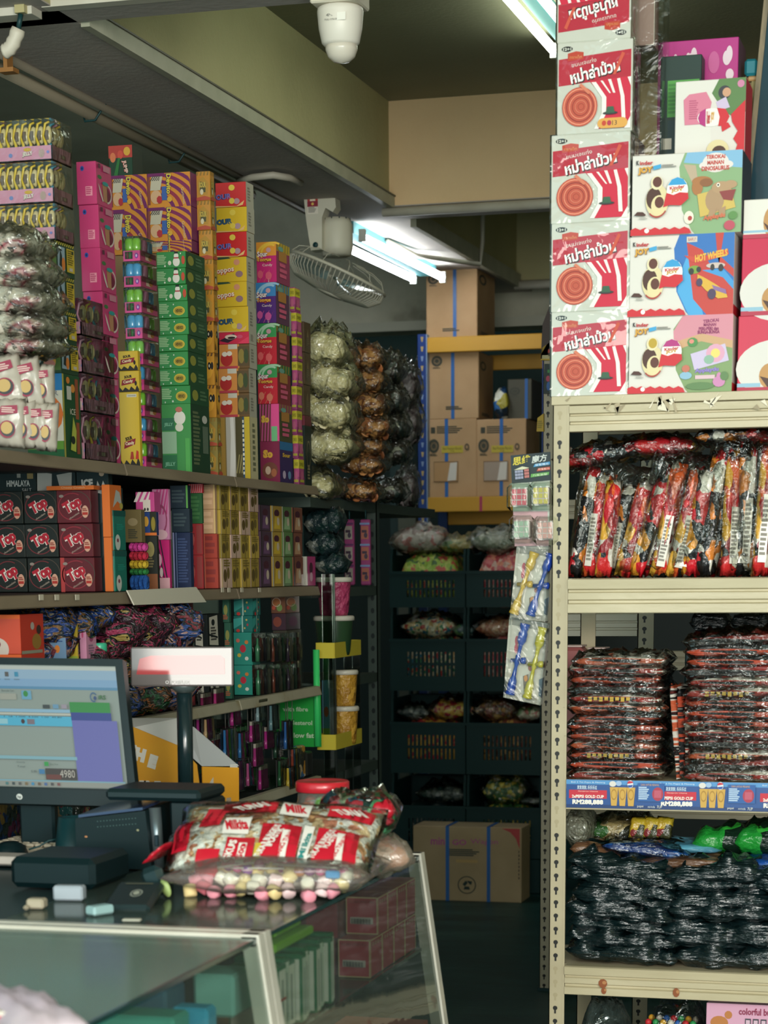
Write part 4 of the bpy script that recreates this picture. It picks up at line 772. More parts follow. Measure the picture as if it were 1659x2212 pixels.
def bigbox(px0, py0, px1, py1, Y, dep, lab, front, side, st, z0=None, mt=None, kind='cardboard_box', label=True):
    a = aY(px0, py1, Y); c = aY(px1, py1, Y); z1 = aY((px0 + px1) / 2, py0, Y)[2]; z0 = a[2] if z0 is None else z0
    t = thing(kind, ((a[0] + c[0]) / 2, Y + dep / 2, z0), lab, 'box', 'brown cartons on the blue rack' if Y > 10.8 else None)
    b = MB(); carton(b, a[0], c[0], Y, Y + dep, z0, z1, mt or KRAFT, front, side, (), .003); part('carton', b, t)
    for u in st:
        b = MB(); x = a[0] + (c[0] - a[0]) * u; strap(b, x - .009, x + .009, Y, Y + dep, z0, z1); part('strap', b, t)
    return z1, a, c
BY = 10.88
rk = thing('storage_rack', (-2.88, BY, 0), 'blue rack with yellow beams at the back, carrying brown cartons', 'storage rack')
BLU = M('#113478', .4); YEL = M('#c8932a', .45)
pa = aY(903, 1130, BY); pb = aY(924, 1130, BY); zt_ = aY(913, 722, BY)[2]; pw = pb[0] - pa[0]
b = MB(); b.box(pa[0], pb[0], BY, BY + .003, 0, zt_, BLU); b.box(pb[0] - .004, pb[0], BY - .002, BY + .045, 0, zt_, M('#8fa6c4', .4)); b.box(pa[0], pa[0] + .003, BY, BY + .045, 0, zt_, BLU)
f = Face(b, (pa[0], BY, 0), (pw, 0, 0), (0, 0, zt_)); z = 1.85
while z < zt_ - .02: f.l = 0; f.poly([(.36, (z + .012) / zt_), (.64, (z + .012) / zt_), (.56, (z - .012) / zt_), (.44, (z - .012) / zt_)], '#b59a62' if int(z * 100) % 3 else '#7d8fb0'); z += .047
part('post', b, rk)
xr = aY(1172, 740, BY)[0]
b = MB(); b.box(xr, xr + .05, BY, BY + .045, 0, zt_, BLU); part('post', b, rk)
for x in (pa[0], xr): b = MB(); b.box(x, x + .05, BY + .42, BY + .455, 0, zt_, BLU); part('post', b, rk)
zb1 = aY(1040, 725, BY); zb2 = aY(1010, 1073, BY)
for z1, hh in ((zb1[2], aY(1040, 725, BY)[2] - aY(1040, 758, BY)[2]), (zb2[2], aY(1010, 1073, BY)[2] - aY(1010, 1105, BY)[2])):
    b = MB(); b.box(pb[0] + .001, xr - .001, BY - .004, BY + .03, z1 - hh, z1, YEL, .003)
    if z1 < 2.3: Face(b, (pb[0], BY - .004, z1 - hh), (xr - pb[0], 0, 0), (0, 0, hh)).draw([('r', .46, 0, .485, 1, '#b03a58')])
    part('beam', b, rk); b = MB(); b.box(pb[0] - .03, xr + .03, BY + .03, BY + .41, z1 - .03, z1 - .012, '#3a3a34'); part('deck', b, rk)
    b = MB(); zz = z1 - .055; b.box(pb[0] + .001, xr - .001, BY + .425, BY + .45, zz - .075, zz, YEL, .003); part('beam', b, rk)
win = lambda u: [('r', u - .13, .23, u + .13, .44, '#6a4a34'), ('r', u - .12, .24, u + .12, .43, '#b09a86'), ('p', [(u + .0, .24), (u + .04, .43), (u + .12, .41), (u + .1, .24)], '#d8cfc6'), ('p', [(u - .12, .3), (u - .04, .42), (u - .02, .4), (u - .1, .26)], '#caa884')]
zc = zb2[2] + .0
lowf = lambda s: [('r', .06 + s, .82, .15 + s, .90, LOGO), ('l', .18 + s, .81, .75 + s, .91, 4, LOGO)] + logo(.12 + s, .66, .11, .09) + [('r', .28 + s, .57, .72 + s, .66, '#c0aa3a'), ('t', 'Best Premium Biscuits', .5 + s, .625, .38, .035, '#5a4a20'), ('t', '4 kg', .5 + s, .59, .08, .025, '#5a4a20'), ('o', .8 + s, .64, .05, .045, .5, '#5a4a38', 10), ('r', .12 + s, .2, .62 + s, .46, '#7a5a3c'), ('r', .13 + s, .21, .61 + s, .45, '#b48a5c' if s == 0 else '#a89484'), ('p', [(.4 + s, .21), (.46 + s, .44), (.6 + s, .45), (.58 + s, .22)], '#d8d0c6')]
zt1, a, c = bigbox(925, 905, 1030, 1072, BY + .045, .34, 'lower left brown carton with plastic window on the yellow beam', lowf(0), (), (.38,), zc)
zt2, a, c = bigbox(1030, 905, 1136, 1072, BY + .045, .34, 'lower right brown carton with shiny plastic window beside the other', lowf(.02), (), (.5,), zc)
tl = logo(.14, .8, .11, .07) + [('l', .32, .08, .68, .13, 2, LOGO)]
sd = [('o', .3, .8, .2, .07, .6, LOGO, 14), ('l', .2, .05, .8, .1, 3, LOGO)]
zt3, a, c = bigbox(927, 760, 1034, 905, BY + .045, .33, 'brown carton with blue strap between the two yellow beams', logo(.16, .87, .11, .08) + [('l', .34, .13, .7, .19, 2, LOGO)], sd, (.48,), zt1)
zt4, a, c = bigbox(921, 569, 1031, 727, BY + .045, .4, 'tallest brown carton standing on top of the blue rack', tl, sd, (.56,), zb1[2] + .0)
a_, c_ = aY(1098, 905, BY + .12), aY(1150, 905, BY + .12)
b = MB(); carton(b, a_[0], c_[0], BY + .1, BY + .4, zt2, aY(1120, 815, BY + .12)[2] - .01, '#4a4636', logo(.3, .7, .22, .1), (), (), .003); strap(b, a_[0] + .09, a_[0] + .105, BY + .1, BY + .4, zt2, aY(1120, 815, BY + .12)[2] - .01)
item('cardboard_box', b, 'shaded brown carton with a blue strap under the rear yellow beam', 'box')
b = MB(); a_ = aY(1081, 903, BY + .05); b.pillow(.075, .1, .15, packmat('s', ['#1b3a5a', '#2a62a0', '#c8c4b0', '#1a2c3a', '#a89a2c'], 16), 400, 10, .2, 3, place((a_[0], BY + .1, zt2), None, None))
item('sweet_bag', b, 'shiny blue and yellow bag beside the upper brown carton', 'bag')
# --- black crates in two columns
CRM = M('#052929', .55, 0, .25)
def crate(x0, x1, y0, z0, h, lab):
    t = thing('crate', ((x0 + x1) / 2, y0 + .2, z0), lab, 'crate', 'stacked black display crates')
    w_ = x1 - x0; fh = h * .62; dz = .012
    b = MB(); b.box(x0, x1, y0, y0 + .012, z0, z0 + fh * .28, CRM); b.box(x0, x1, y0, y0 + .012, z0 + fh * .49, z0 + fh * .54, CRM); b.box(x0, x1, y0, y0 + .012, z0 + fh * .75, z0 + fh, CRM)
    b.box(x0 - .004, x1 + .004, y0 - .008, y0 + .012, z0 + fh - .014, z0 + fh, CRM)
    xs = x0 + w_ * .2; xe = x1 - w_ * .14; n_ = 12; st = (xe - xs) / n_
    for za, zb in ((.28, .49), (.54, .75)):
        b.box(x0, xs, y0, y0 + .012, z0 + fh * za, z0 + fh * zb, CRM); b.box(xe, x1, y0, y0 + .012, z0 + fh * za, z0 + fh * zb, CRM)
        for k in range(n_): b.box(xs + st * k, xs + st * (k + .52), y0, y0 + .012, z0 + fh * za, z0 + fh * zb, CRM)
    part('front_wall', b, t)
    for x in (x0, x1 - .012): b = MB(); b.box(x, x + .012, y0 + .012, y0 + .36, z0, z0 + h * .9, CRM); b.box(x, x + .012, y0 + .02, y0 + .09, z0 + h * .9, z0 + h - .001, CRM); b.box(x, x + .012, y0 + .4, y0 + .36, z0 + h * .9, z0 + h - .001, CRM); part('side_wall', b, t)
    b = MB(); b.box(x0 + .012, x1 - .012, y0 + .012, y0 + .36, z0, z0 + .008, CRM); part('base', b, t)
    b = MB(); b.box(x0 + .012, x1 - .012, y0 + .488, y0 + .36, z0 + .008, z0 + h * .9, CRM); part('back_wall', b, t)
    return z0 + fh
CY_ = 10.42; cx = [aY(842, 1500, CY_)[0], aY(1006, 1500, CY_)[0], aY(1172, 1500, CY_)[0]]
lv = [aY(925, p, CY_)[2] for p in (1198, 1380, 1560, 1740)]; pitch = (lv[0] - lv[3]) / 3; fh_ = pitch * .62
z4 = lv[3] - fh_
cand = {}
def sweets(key, cols, s=40): return noisy('sweets_' + key, [(k / len(cols), c) for k, c in enumerate(cols)], s, .35, .8, s, inter='CONSTANT', vor=True, spec=.6)
S_mix = sweets('mix', ['#d8c9a0', '#c23a34', '#e2d8b8', '#3a8a58', '#e0d0a8', '#2c7a90', '#d8b070'], 55)
S_red = sweets('redyellow', ['#d9a03a', '#c43a3a', '#dcae4a', '#b8303c', '#d9b84a'], 50)
S_brn = sweets('brown', ['#6a4a2c', '#a87a40', '#4a3422', '#b8904a', '#7a3a2c'], 45)
S_grn = sweets('greengold', ['#2a5a2c', '#b8a040', '#1c4a2a', '#c8b850', '#3a6a34'], 45)
S_pnk = sweets('pink', ['#c86a6a', '#d8b0a0', '#b84a50', '#d88a70', '#c8a898'], 50)
S_drk = sweets('dark', ['#16302e', '#2c3c3c', '#0f2426', '#6a7068', '#1a2c30'], 40)
S_grc = sweets('greencandy', ['#8aa83a', '#c05a4a', '#9ab84a', '#b8c060', '#4a6a3a'], 45)
names = [['top left', 'top right'], ['second from top, left', 'second from top, right'], ['third from top, left', 'third from top, right'], ['fourth from top, left', 'fourth from top, right']]
fills = [[S_grc, S_pnk], [S_mix, S_pnk], [S_red, S_brn], [S_drk, S_grn]]
for r in range(4):
    for c in range(2):
        z0 = lv[r] - fh_; crate(cx[c] + .003, cx[c + 1] - .003, CY_, z0, pitch if r else pitch * .62 / .9 + .0, f'black slotted crate, {names[r][c]} in the crate stack at the back')
        b = MB(); xm = (cx[c] + cx[c + 1]) / 2; b.pillow(.3, .31, fh_ * 1.02, fills[r][c], 420 + r * 2 + c, 12, .12, 4, place((xm, CY_ + .185, z0 + .009)))
        item('sweet_bag', b, f'loose sweets filling the {names[r][c]} black crate', 'sweets', 'sweets filling the crates')
for c in range(2):
    z0 = 0.0; 
    b = MB(); b.box(cx[c] + .003, cx[c + 1] - .003, CY_, CY_ + .36, 0, z4 - .002, CRM, .006); Face(b, (cx[c], CY_, 0), (cx[c + 1] - cx[c], 0, 0), (0, 0, z4)).draw([('r', .2 + .055 * k, .6, .23 + .055 * k, .75, '#1c3a38') for k in range(11)])
    item('crate', b, ('left', 'right')[c] + ' closed black crate at the bottom of the back stack, behind the carton', 'crate', 'stacked black display crates')
def cbag(px, py, pw, hp, fillm, lab, seed, y=CY_ + .03, dep=.2, wrap=FILM, zz=None, name='sweet_bag'):
    c0 = aY(px, py, y); wd = pw * c0[1] / FPX; h = hp * c0[1] / FPX; z = c0[2] if zz is None else zz
    t = thing(name, (c0[0], y + dep / 2, z), lab, 'bag', None)
    b = MB(); b.pillow(wd * .94, dep * .9, h * .92, fillm, seed, 12, .14, 3, place((c0[0], y + dep / 2, z + h * .05))); part('sweets', b, t)
    b = MB(); b.pillow(wd * 1.1, dep, h * 1.1, wrap, seed + 1, 14, .3, 3, place((c0[0], y + dep / 2, z)), 4); part('clear_wrap', b, t)
pale = sweets('pale', ['#b8a898', '#c8b8ac', '#a88a80', '#b86a60', '#cabcae'], 30)
for r, l in enumerate(lv):
    e = .006
    for args in ([[(902, 122, 52, pale, 'frosted bag of pink sweets on the top left crate'), (985, 80, 36, sweets('olive', ['#a8954a', '#8a8a50', '#5a7a3a', '#b8a860'], 30), 'yellow labelled bag on top of the crates, middle'), (1065, 110, 48, sweets('clearish', ['#8a927e', '#a8a894', '#7a8470', '#b0ac98'], 30), 'clear grey bag on the top right crate')],
                  [(925, 125, 46, S_mix, 'bag of cream and coloured sweets in the second left crate'), (1000, 50, 34, sweets('bluegreen', ['#1f4a52', '#2a6a58', '#6a9a5a', '#1a3a44'], 30), 'small blue green bag between the second row crates'), (1080, 120, 42, sweets('peach', ['#b87a58', '#c89070', '#a85a48', '#c8a080'], 45), 'bag of peach sweets in the second right crate')],
                  [(975, 100, 46, S_red, 'bag of red and yellow sweets in the third left crate'), (1065, 90, 46, S_brn, 'bag of brown sweets in the third right crate'), (890, 70, 34, S_drk, 'dark foil bag in the third left crate'), (1140, 60, 34, sweets('whitegreen', ['#b8b09a', '#5a7a4a', '#a84a40', '#c8c0a8'], 40), 'white green bag under the bow launcher card')],
                  [(955, 115, 42, S_drk, 'dark crinkled bag in the fourth left crate'), (1085, 95, 60, S_grn, 'bag of green and gold wrapped sweets in the fourth right crate'), (1150, 56, 22, S_drk, 'dark flat bag at the right end of the fourth crate')]][r]):
        px, pw, hp, fm, lab = args; cbag(px, 1500, pw, hp, fm, lab, 440 + r * 10 + px % 7, zz=l + .001)
# floor carton
zt_, a, c = bigbox(893, 1786, 1126, 1936, 10.12, .2, 'brown carton with pink lettering and blue straps on the floor at the back', [('t', 'mini', .24, .8, .15, .1, '#a8488a', 0, 0, .02), ('t', 'GO', .43, .79, .13, .075, '#a8488a', 0, 0, .02), ('t', 'Wagon', .66, .8, .25, .085, '#a8488a'), ('l', .33, .6, .64, .7, 4, '#2c3a36'), ('r', .4, .52, .6, .56, '#b0925e'),
    ('o', .5, .22, .085, .12, .9, '#17302e', 20), ('p', [(.46, .23), (.49, .28), (.51, .25), (.48, .2)], '#17302e'), ('p', [(.5, .28), (.55, .27), (.54, .22), (.52, .24)], '#17302e'), ('p', [(.47, .16), (.53, .16), (.52, .2), (.48, .2)], '#17302e'),
    ('p', [(.82, .99), (.985, .99), (.985, .72), (.95, .86), (.9, .94)], '#a83c3c'), ('p', [(.01, .01), (.16, .01), (.06, .06), (.01, .16)], '#a83c3c'), ('l', .975, .3, .985, .7, 8, '#2c2c26')], (), (.32, .7), 0, KRAFT2)
# --- shelf with bags beyond the left shelving
sx0, sx1 = -2.95, -2.36
st = thing('storage_rack', (sx1, 8.3, 0), 'dark slotted angle shelving under the hanging bags beyond the sweets', 'storage rack')
ANG = M('#3c4a44', .5)
pA = aX(816, 1400, sx1)
for yy, xx in ((pA[1], sx1), (7.50, sx1 - .5), (pA[1], sx1 - .55)):
    b = MB(); b.box(xx - .004, xx, yy, yy + .04, 0, 1.87, ANG); b.box(xx - .04, xx, yy, yy + .003, 0, 1.87, ANG)
    if xx == sx1:
        f = Face(b, (xx - .04, yy, 0), (.04, 0, 0), (0, 0, 1.87))
        for k in range(36): f.l = 0; f.ell(.5, .03 + .0265 * k, .2, .006, '#0c1c1c', 8)
    part('post', b, st)
for z1 in (1.86, 1.54, 1.2, .85, .4):
    b = MB(); b.box(sx1 - .6, sx1 - .003, 7.47, pA[1] - .002 + (.95 if z1 > 1.8 else 0), z1 - .035, z1, ANG); part('shelf', b, st)
chips = sweets('chips', ['#d6cb98', '#e2d8ac', '#c6ba86', '#e8dfb6', '#d9ce9e'], 26)
def cbag2(px, py, pw, hp, y, x, fm, lab, seed, dep, lumps=None, tilt=0, group=None, wrap=FILM):
    c0 = aY(px, py, y); wd = pw * c0[1] / FPX; h = hp * c0[1] / FPX
    if lab.startswith(('lowest', 'bottom', 'lower plum')): c0[2] = 1.862
    t = thing('snack_bag', (c0[0], y, c0[2]), lab, 'bag', group); ax_ = V3((math.cos(tilt), 0, math.sin(tilt)))
    mt_ = place((c0[0], y, c0[2]), ax_, V3((0, 1, 0)))
    b = MB(); b.pillow(wd * .92, dep * .9, h * .9, fm, seed, 12, .16, 3, mt_, 3)
    rr = random.Random(seed)
    if lumps:
        for k in range(26):
            u, v = rr.uniform(-.42, .42), rr.uniform(.1, .85); q = mt_ @ V3((u * wd, -dep * .5 * (1 - abs(u) * 1.2) * .82 * math.sin(v * 3.14) ** .5, v * h * .95)); an = rr.uniform(-1, 1)
            b.lathe(q, [(0, -.004), (.016, -.003), (.021, .002), (.016, .003), (0, .0)], lumps[k % len(lumps)], 9, V3((rr.uniform(-.8, .8), -1, rr.uniform(-.6, .9))))
    p = part('filling', b, t); p['kind'] = 'stuff'
    b = MB(); b.pillow(wd * 1.12, dep * 1.1, h * 1.12, wrap, seed + 3, 16, .25, 3, mt_, 4); part('clear_wrap', b, t)
cl = ['#e4dab0', '#d4c996', '#eae2bc']; z0 = 1.87
gB = 'bags of snacks on the far shelf'
for k, (px, py, pw, hp, lab, tl) in enumerate(((695, 800, 105, 82, 'topmost clear bag of pale crackers next to the sour tongue packs', -.25), (706, 858, 112, 72, 'second clear bag of pale crackers from the top', -.3), (708, 935, 108, 78, 'middle clear bag of pale crackers', -.18), (714, 1000, 112, 70, 'fourth clear bag of pale crackers from the top', -.05), (690, 1052, 80, 52, 'bottom clear bag of pale crackers by the shelf end', -.2))):
    cbag2(px, py, pw, hp, 7.62, 0, chips, lab, 500 + k, .2, cl, tl, gB)
br = ['#a8683c', '#c08850', '#7a4a2c']; bm_ = sweets('brownballs', ['#7a4a2c', '#b07840', '#5c3824', '#c08a50'], 26)
for k, (px, py, pw, hp, lab) in enumerate(((785, 802, 90, 50, 'topmost bag of brown snacks right of the pale crackers'), (785, 852, 92, 52, 'second bag of brown snacks from the top'), (792, 900, 90, 48, 'third bag of brown snacks from the top'), (798, 948, 92, 46, 'fourth bag of brown snacks from the top'), (792, 985, 84, 38, 'fifth bag of brown snacks from the top'), (785, 1026, 92, 44, 'sixth bag of brown snacks from the top'), (775, 1062, 90, 38, 'lowest bag of brown snacks on the far shelf'))):
    cbag2(px, py, pw, hp, 7.95, 0, bm_, lab, 520 + k, .16, br, -.08, gB)
dk = sweets('darkfoil', ['#2c3a38', '#5c645e', '#1a2626', '#98988a', '#3a302a'], 22); pl = sweets('plum', ['#5a4450', '#8a7880', '#3a2c36', '#b8a8ac', '#6a5460'], 22)
for k, (px, py, pw, hp, fm, lab) in enumerate(((838, 830, 60, 60, dk, 'uppermost dark foil snack bag right of the brown ones'), (840, 895, 66, 58, dk, 'second dark foil snack bag from the top'), (846, 950, 70, 52, dk, 'third dark foil snack bag from the top'), (850, 1000, 66, 46, dk, 'fourth dark foil snack bag from the top'), (835, 1058, 80, 44, dk, 'lowest dark foil snack bag on the far shelf'), (878, 880, 48, 80, pl, 'upper plum coloured snack bag beside the blue post'), (880, 960, 50, 86, pl, 'middle plum coloured snack bag beside the blue post'), (876, 1030, 46, 76, pl, 'lower plum coloured snack bag beside the blue post'))):
    cbag2(px, py, pw, hp, 8.2 if k < 5 else 8.95, 0, fm, lab, 540 + k, .14, None, -.1, gB)

b = MB(); c0 = aY(885, 805, 11.1); b.box(c0[0] - .11, c0[0] - .02, 11.1, 11.14, 0, c0[2] - .0, '#1f3434'); item('display_stand', b, 'dark upright board behind the plum coloured snack bags', 'board')
b = MB(); a_ = aY(860, 1130, 11.0); c_ = aY(898, 1130, 11.0); b.box(a_[0], c_[0], 11.0, 11.04, 0, aY(878, 1045, 11.0)[2], M('#54564a', .6)); item('wooden_post', b, 'grey brown board standing left of the blue post above the crates', 'board')
# things in the dark shelf bay below the bags
PUR = M('#8a3a6a', .4); 
for k, (px, lab) in enumerate(((755, 'strip of purple toy packs hanging in the dark bay, left'), (790, 'strip of purple toy packs hanging in the dark bay, right'))):
    y = 8.0 + .12 * k; a_ = aY(px - 11, 1264, y); c_ = aY(px + 10, 1264, y); zt_ = aY(px, 1122, y)[2]; b = MB(); b.box(a_[0], c_[0], y, y + .02, a_[2], zt_, PUR, .004); f = Face(b, (a_[0], y, a_[2]), (c_[0] - a_[0], 0, 0), (0, 0, zt_ - a_[2]))
    for i in range(3): f.draw([('r', .12, .06 + .32 * i, .88, .26 + .32 * i, ('#8f8a80', '#9a5a4a')[k]), ('r', .2, .16 + .32 * i, .7, .2 + .32 * i, '#3a2a3a'), ('r', 0, .28 + .32 * i, 1, .31 + .32 * i, ('#5a2a58', '#6a80a8')[k]), ('e', .6, .12 + .32 * i, .18, .04, '#3a3040')])
    b.tube([(a_[0] + .02, y + .01, zt_ - .001), (a_[0] + .02, y + .01, 1.83)], .003, DK, 5); item('toy_strip', b, lab, 'toy')
for k, (px, py, pw, hp, lab) in enumerate(((690, 1155, 60, 50, 'upper dark packet in the bay behind the coloured boxes'), (700, 1200, 70, 46, 'middle dark packet in the bay behind the coloured boxes'), (715, 1240, 70, 40, 'lower dark packet in the bay behind the coloured boxes'), (720, 1150, 40, 50, 'dark packet with pale rim in the bay behind the boxes'))):
    b = MB(); c0 = aY(px, py, 7.7); wd = pw * 8 / FPX; b.pillow(wd, .12, hp * 8 / FPX, S_drk, 570 + k, 10, .25, 3, place((c0[0], 7.72 + .0 * k, c0[2]))); item('dark_packet', b, lab, 'packet')
# --- acrylic stand with yellow trays and tubs
ya = 7.44; xa = aY(686, 1500, ya)[0]; xb = aY(722, 1500, ya)[0]; yb = solve(V3((xb, ya, 1.4)), 1, 777)[1]
AC = glass('acrylic', '#c9d2cc', .10, .08); YT = M('#c9b93a', .45)
t = thing('display_stand', ((xa + xb) / 2, (ya + yb) / 2, 0), 'clear acrylic stand with yellow trays holding plastic tubs', 'display stand')
zs = [aY(722, 1422, ya)[2], aY(722, 1620, ya)[2], aY(722, 1800, ya)[2]]
zh = aY(722, 1240, ya)[2]
b = MB(); b.box(xb - .042, xb, ya, ya + .004, 0, zh, AC); b.box(xb - .004, xb, ya, ya + .03, 0, zh, AC); part('upright', b, t)
b = MB(); b.box(xb - .03, xb, yb - .004, yb, 0, zs[0], AC); part('upright', b, t)
b = MB(); b.box(xa, xa + .03, yb - .004, yb, 0, zs[0], AC); part('upright', b, t)
for z in zs:
    b = MB(); b.box(xa, xb + .002, ya - .003, ya + .001, z, z + .055, YT); b.box(xb, xb + .004, ya, yb, z, z + .055, YT); b.box(xa, xb, yb, yb + .004, z, z + .055, YT); b.box(xa - .004, xa, ya, yb, z, z + .055, YT); b.box(xa, xb, ya, yb, z - .0, z + .004, YT); part('tray', b, t)
def tub(px, pb_, pt, wpx, y, col, lab, cap='#c9c6b8', z0=None):
    c0 = aY(px, pb_, y); zt_ = aY(px, pt, y)[2]; z0 = c0[2] if z0 is None else z0; r = wpx / 2 * c0[1] / FPX; h = zt_ - z0
    t = thing('tub', (c0[0], y, z0), lab, 'tub', 'plastic tubs on the acrylic stand')
    b = MB(); b.lathe((c0[0], y, z0), [(r * .72, 0), (r * .78, h * .1), (r * .92, h * .86), (r * .92, h * .87)], col, 20); part('body', b, t)
    b = MB(); b.lathe((c0[0], y, z0), [(r * .94, h * .875), (r, h * .88), (r, h * .96), (r * .93, h), (0, h)], M(cap, .35), 20); part('lid', b, t); return zt_
ym = (ya + yb) / 2
z_ = tub(722, 1392, 1330, 92, ym, M('#28452c', .35), 'dark green tub on the upper yellow tray', z0=zs[0] + .005)
tub(722, 1330, 1247, 82, ym, sweets('pinktub', ['#a83a62', '#b84a70', '#9a3058'], 40), 'pink tub standing on the dark green tub', z0=z_ + .001)
OT = sweets('orangetub', ['#b88a30', '#c89a3a', '#a87a28'], 40)
z_ = tub(745, 1600, 1525, 66, ym + .06, OT, 'lower tub of orange snacks on the acrylic stand', z0=zs[1] + .005); z_ = tub(745, 1525, 1447, 62, ym + .06, OT, 'upper tub of orange snacks on the acrylic stand', z0=z_ + .001)
b = MB(); a_ = aY(693, 1530, 7.50); c_ = aY(712, 1530, 7.50); b.box(a_[0], c_[0] - .004, 7.52, 7.56, zs[1] + .005, aY(700, 1470, 7.5)[2], M('#6a9ab8', .4)); Face(b, (a_[0], 7.52, zs[1]), (c_[0] - a_[0] - .004, 0, 0), (0, 0, .24)).draw([('e', .5, .55, .3, .08, '#b8503a'), ('r', 0, .05, 1, .3, '#8aa84a')]); item('snack_box', b, 'pale blue snack box on the lower yellow tray', 'box')
# ================================================================= left-hand shelving with sweets
XS, XF = -2.30, -2.335
ZL = [1.893, 1.549, 1.2, .88]
lipm = noisy('brown_price_rail', [(.3, '#6e6250'), (.6, '#7f725e'), (.8, '#8d806a')], 8, .5, stretch=(1, .3, 1)); lip2 = noisy('stained_rail', [(.35, '#8a7a4c'), (.45, '#a09a84'), (.7, '#aca690'), (.9, '#8f825e')], 5, .5)
SHD = M('#16211f', .6)
for k, (ya_, yb_, lab) in enumerate(((3.95, 5.575, 'nearest shelf bay of the left sweet shelving with brown price rails'), (5.585, 6.47, 'middle shelf bay of the left sweet shelving'), (6.48, 7.335, 'farthest shelf bay of the left sweet shelving'))):
    t = thing('shelf_unit', (XS, ya_, 0), lab, 'shelving')
    for i, z in enumerate(ZL + [.3]):
        b = MB(); b.box(-2.95, XS - .012, ya_, yb_, z - .02, z - .001, SHD); part('shelf', b, t)
        b = MB(); mt = lipm if i < 2 else lip2; y1 = yb_ - (.0 if k < 2 else 0)
        pr = [(-.012, 0), (.004, -.002), (.012, -.030), (.010, -.033), (-.012, -.030)]; n_ = 5
        b.add([(XS + p, y, z + q) for y in (ya_, y1) for p, q in pr], [tuple(range(n_)), tuple(range(n_, 2 * n_))[::-1]] + [(j, (j + 1) % n_, (j + 1) % n_ + n_, j + n_) for j in range(n_)], mt); part('price_rail', b, t)
    b = MB(); b.box(-2.97, -2.952, ya_, yb_, 0, 1.96, SHD); part('back_panel', b, t)
    for y in (ya_, yb_ - .02): b = MB(); b.box(-2.952, -2.92, y, y + .018, 0, 1.9, SHD); part('upright', b, t)
ORD = ['topmost', 'second from top', 'third from top', 'fourth from top', 'fifth from top', 'sixth from top', 'seventh from top', 'eighth from top', 'ninth from top', 'tenth from top']
class Stk:
    """one stack standing with its front right corner on image column bpx at the shelf edge"""
    def __init__(s, a, b_, c, zl, xf=XF, y=None):
        z = ZL[zl] if zl is not None else .95
        p = V3((xf, 5, z)); s.z = z
        if y is None: p = solve(p, 1, b_)
        else: p = V3((xf, y, z)); p = solve(p, 0, b_)
        s.x1 = p[0]; s.y0 = p[1]; s.x0 = solve(p, 0, a)[0]; s.y1 = solve(p, 1, c)[1] - .002; s.b = b_
    def zz(s, py): return aY(s.b, py, s.y0)[2]
    def bounds(s, ys):
        zs = [s.zz(q) for q in ys]; zs[-1] = s.z + .0005; return zs
def pile(s, ys, what, where, cat, styles, group=None, name='sweet_box', gap=.0006, wrap=None):
    zs = s.bounds(ys); n_ = len(zs) - 1
    for i in range(n_):
        st = styles[i % len(styles)] if isinstance(styles, list) else styles
        b = MB(); jig = .0025 * math.sin(i * 5.1 + s.b); j2 = .002 * math.sin(i * 3.3 + s.b * .7)
        carton(b, s.x0 + jig, s.x1 + jig, s.y0 + j2, s.y1 + j2 - .004, zs[i + 1] + gap, zs[i], st['bg'], st.get('f', ()), st.get('s', ()), st.get('t', ()), .0012)
        w_ = st.get('what', what); o = f'{"lowest" if i == n_ - 1 and n_ > 2 else ORD[i]} {w_} {where}' if n_ > 1 else f'{w_} {where}'
        item(st.get('name', name), b, o, st.get('cat', cat), group)
    return zs
def cm(h): return M(h, .38, coat=.25)
PINK = cm('#b83a6c'); 
# --- stack A: dog boxes with jelly trays on top
dogf = [('d', .0, .9, 1, 1, 9, .05, .5, '#b8a83a'), ('r', 0, .1, 1, .88, '#4f6b34'), ('t', 'ong', .72, .78, .36, .13, '#c8503a', 4, 0, .06), ('e', .68, .4, .2, .24, '#d8a04a'), ('e', .7, .3, .16, .16, '#d88a80'), ('p', [(.3, .2), (.42, .62), (.56, .5), (.52, .18)], '#1f2c28'), ('e', .36, .42, .12, .1, '#b8c0bc')]
dogs = [('d', 0, .91, 1, 1, 9, .05, .5, '#b8a83a'), ('r', .06, .16, .46, .86, '#8fa4b0'), ('p', [(.14, .3), (.2, .8), (.3, .6), (.28, .25)], '#1c2c2c'), ('e', .36, .36, .09, .2, '#cf7a34'), ('r', .54, .16, .96, .86, '#c2a832'), ('l', .58, .36, .92, .82, 7, '#6a5c1c'), ('r', .66, .2, .84, .3, '#b8b0a0'), ('r', .8, .72, .9, .82, '#2c3c28')]
tallf = [('r', 0, .8, 1, 1, '#2470a8'), ('r', 0, .2, 1, .8, '#c8c4b4'), ('e', .55, .52, .46, .24, '#cf6a2a', 12), ('e', .55, .52, .32, .18, '#d8a832'), ('t', 'SUPER', .5, .77, .8, .06, '#7a7a80'), ('r', 0, .0, 1, .12, '#1f5a34'), ('r', 0, .1, 1, .2, '#5a8a2c'), ('r', .3, .16, .8, .24, '#7a3034')]
talls = [('d', 0, 0, .14, 1, 1, .0, .6, '#a8a04a'), ('r', .7, .48, .88, .96, '#8a4a30'), ('r', .7, .06, .88, .44, '#8a4a30'), ('e', .3, .93, .1, .04, '#c87a34'), ('e', .55, .84, .12, .05, '#c8843a'), ('r', .2, .7, .45, .86, '#b8b8ac'), ('t', 'ICE', .5, .56, .3, .07, '#d0ccb8'), ('p', [(.3, .1), (.5, .5), (.66, .34), (.6, .08)], '#a8b04a'), ('e', .45, .22, .12, .05, '#1f2c24')]
A = Stk(60, 138, 178, 0)
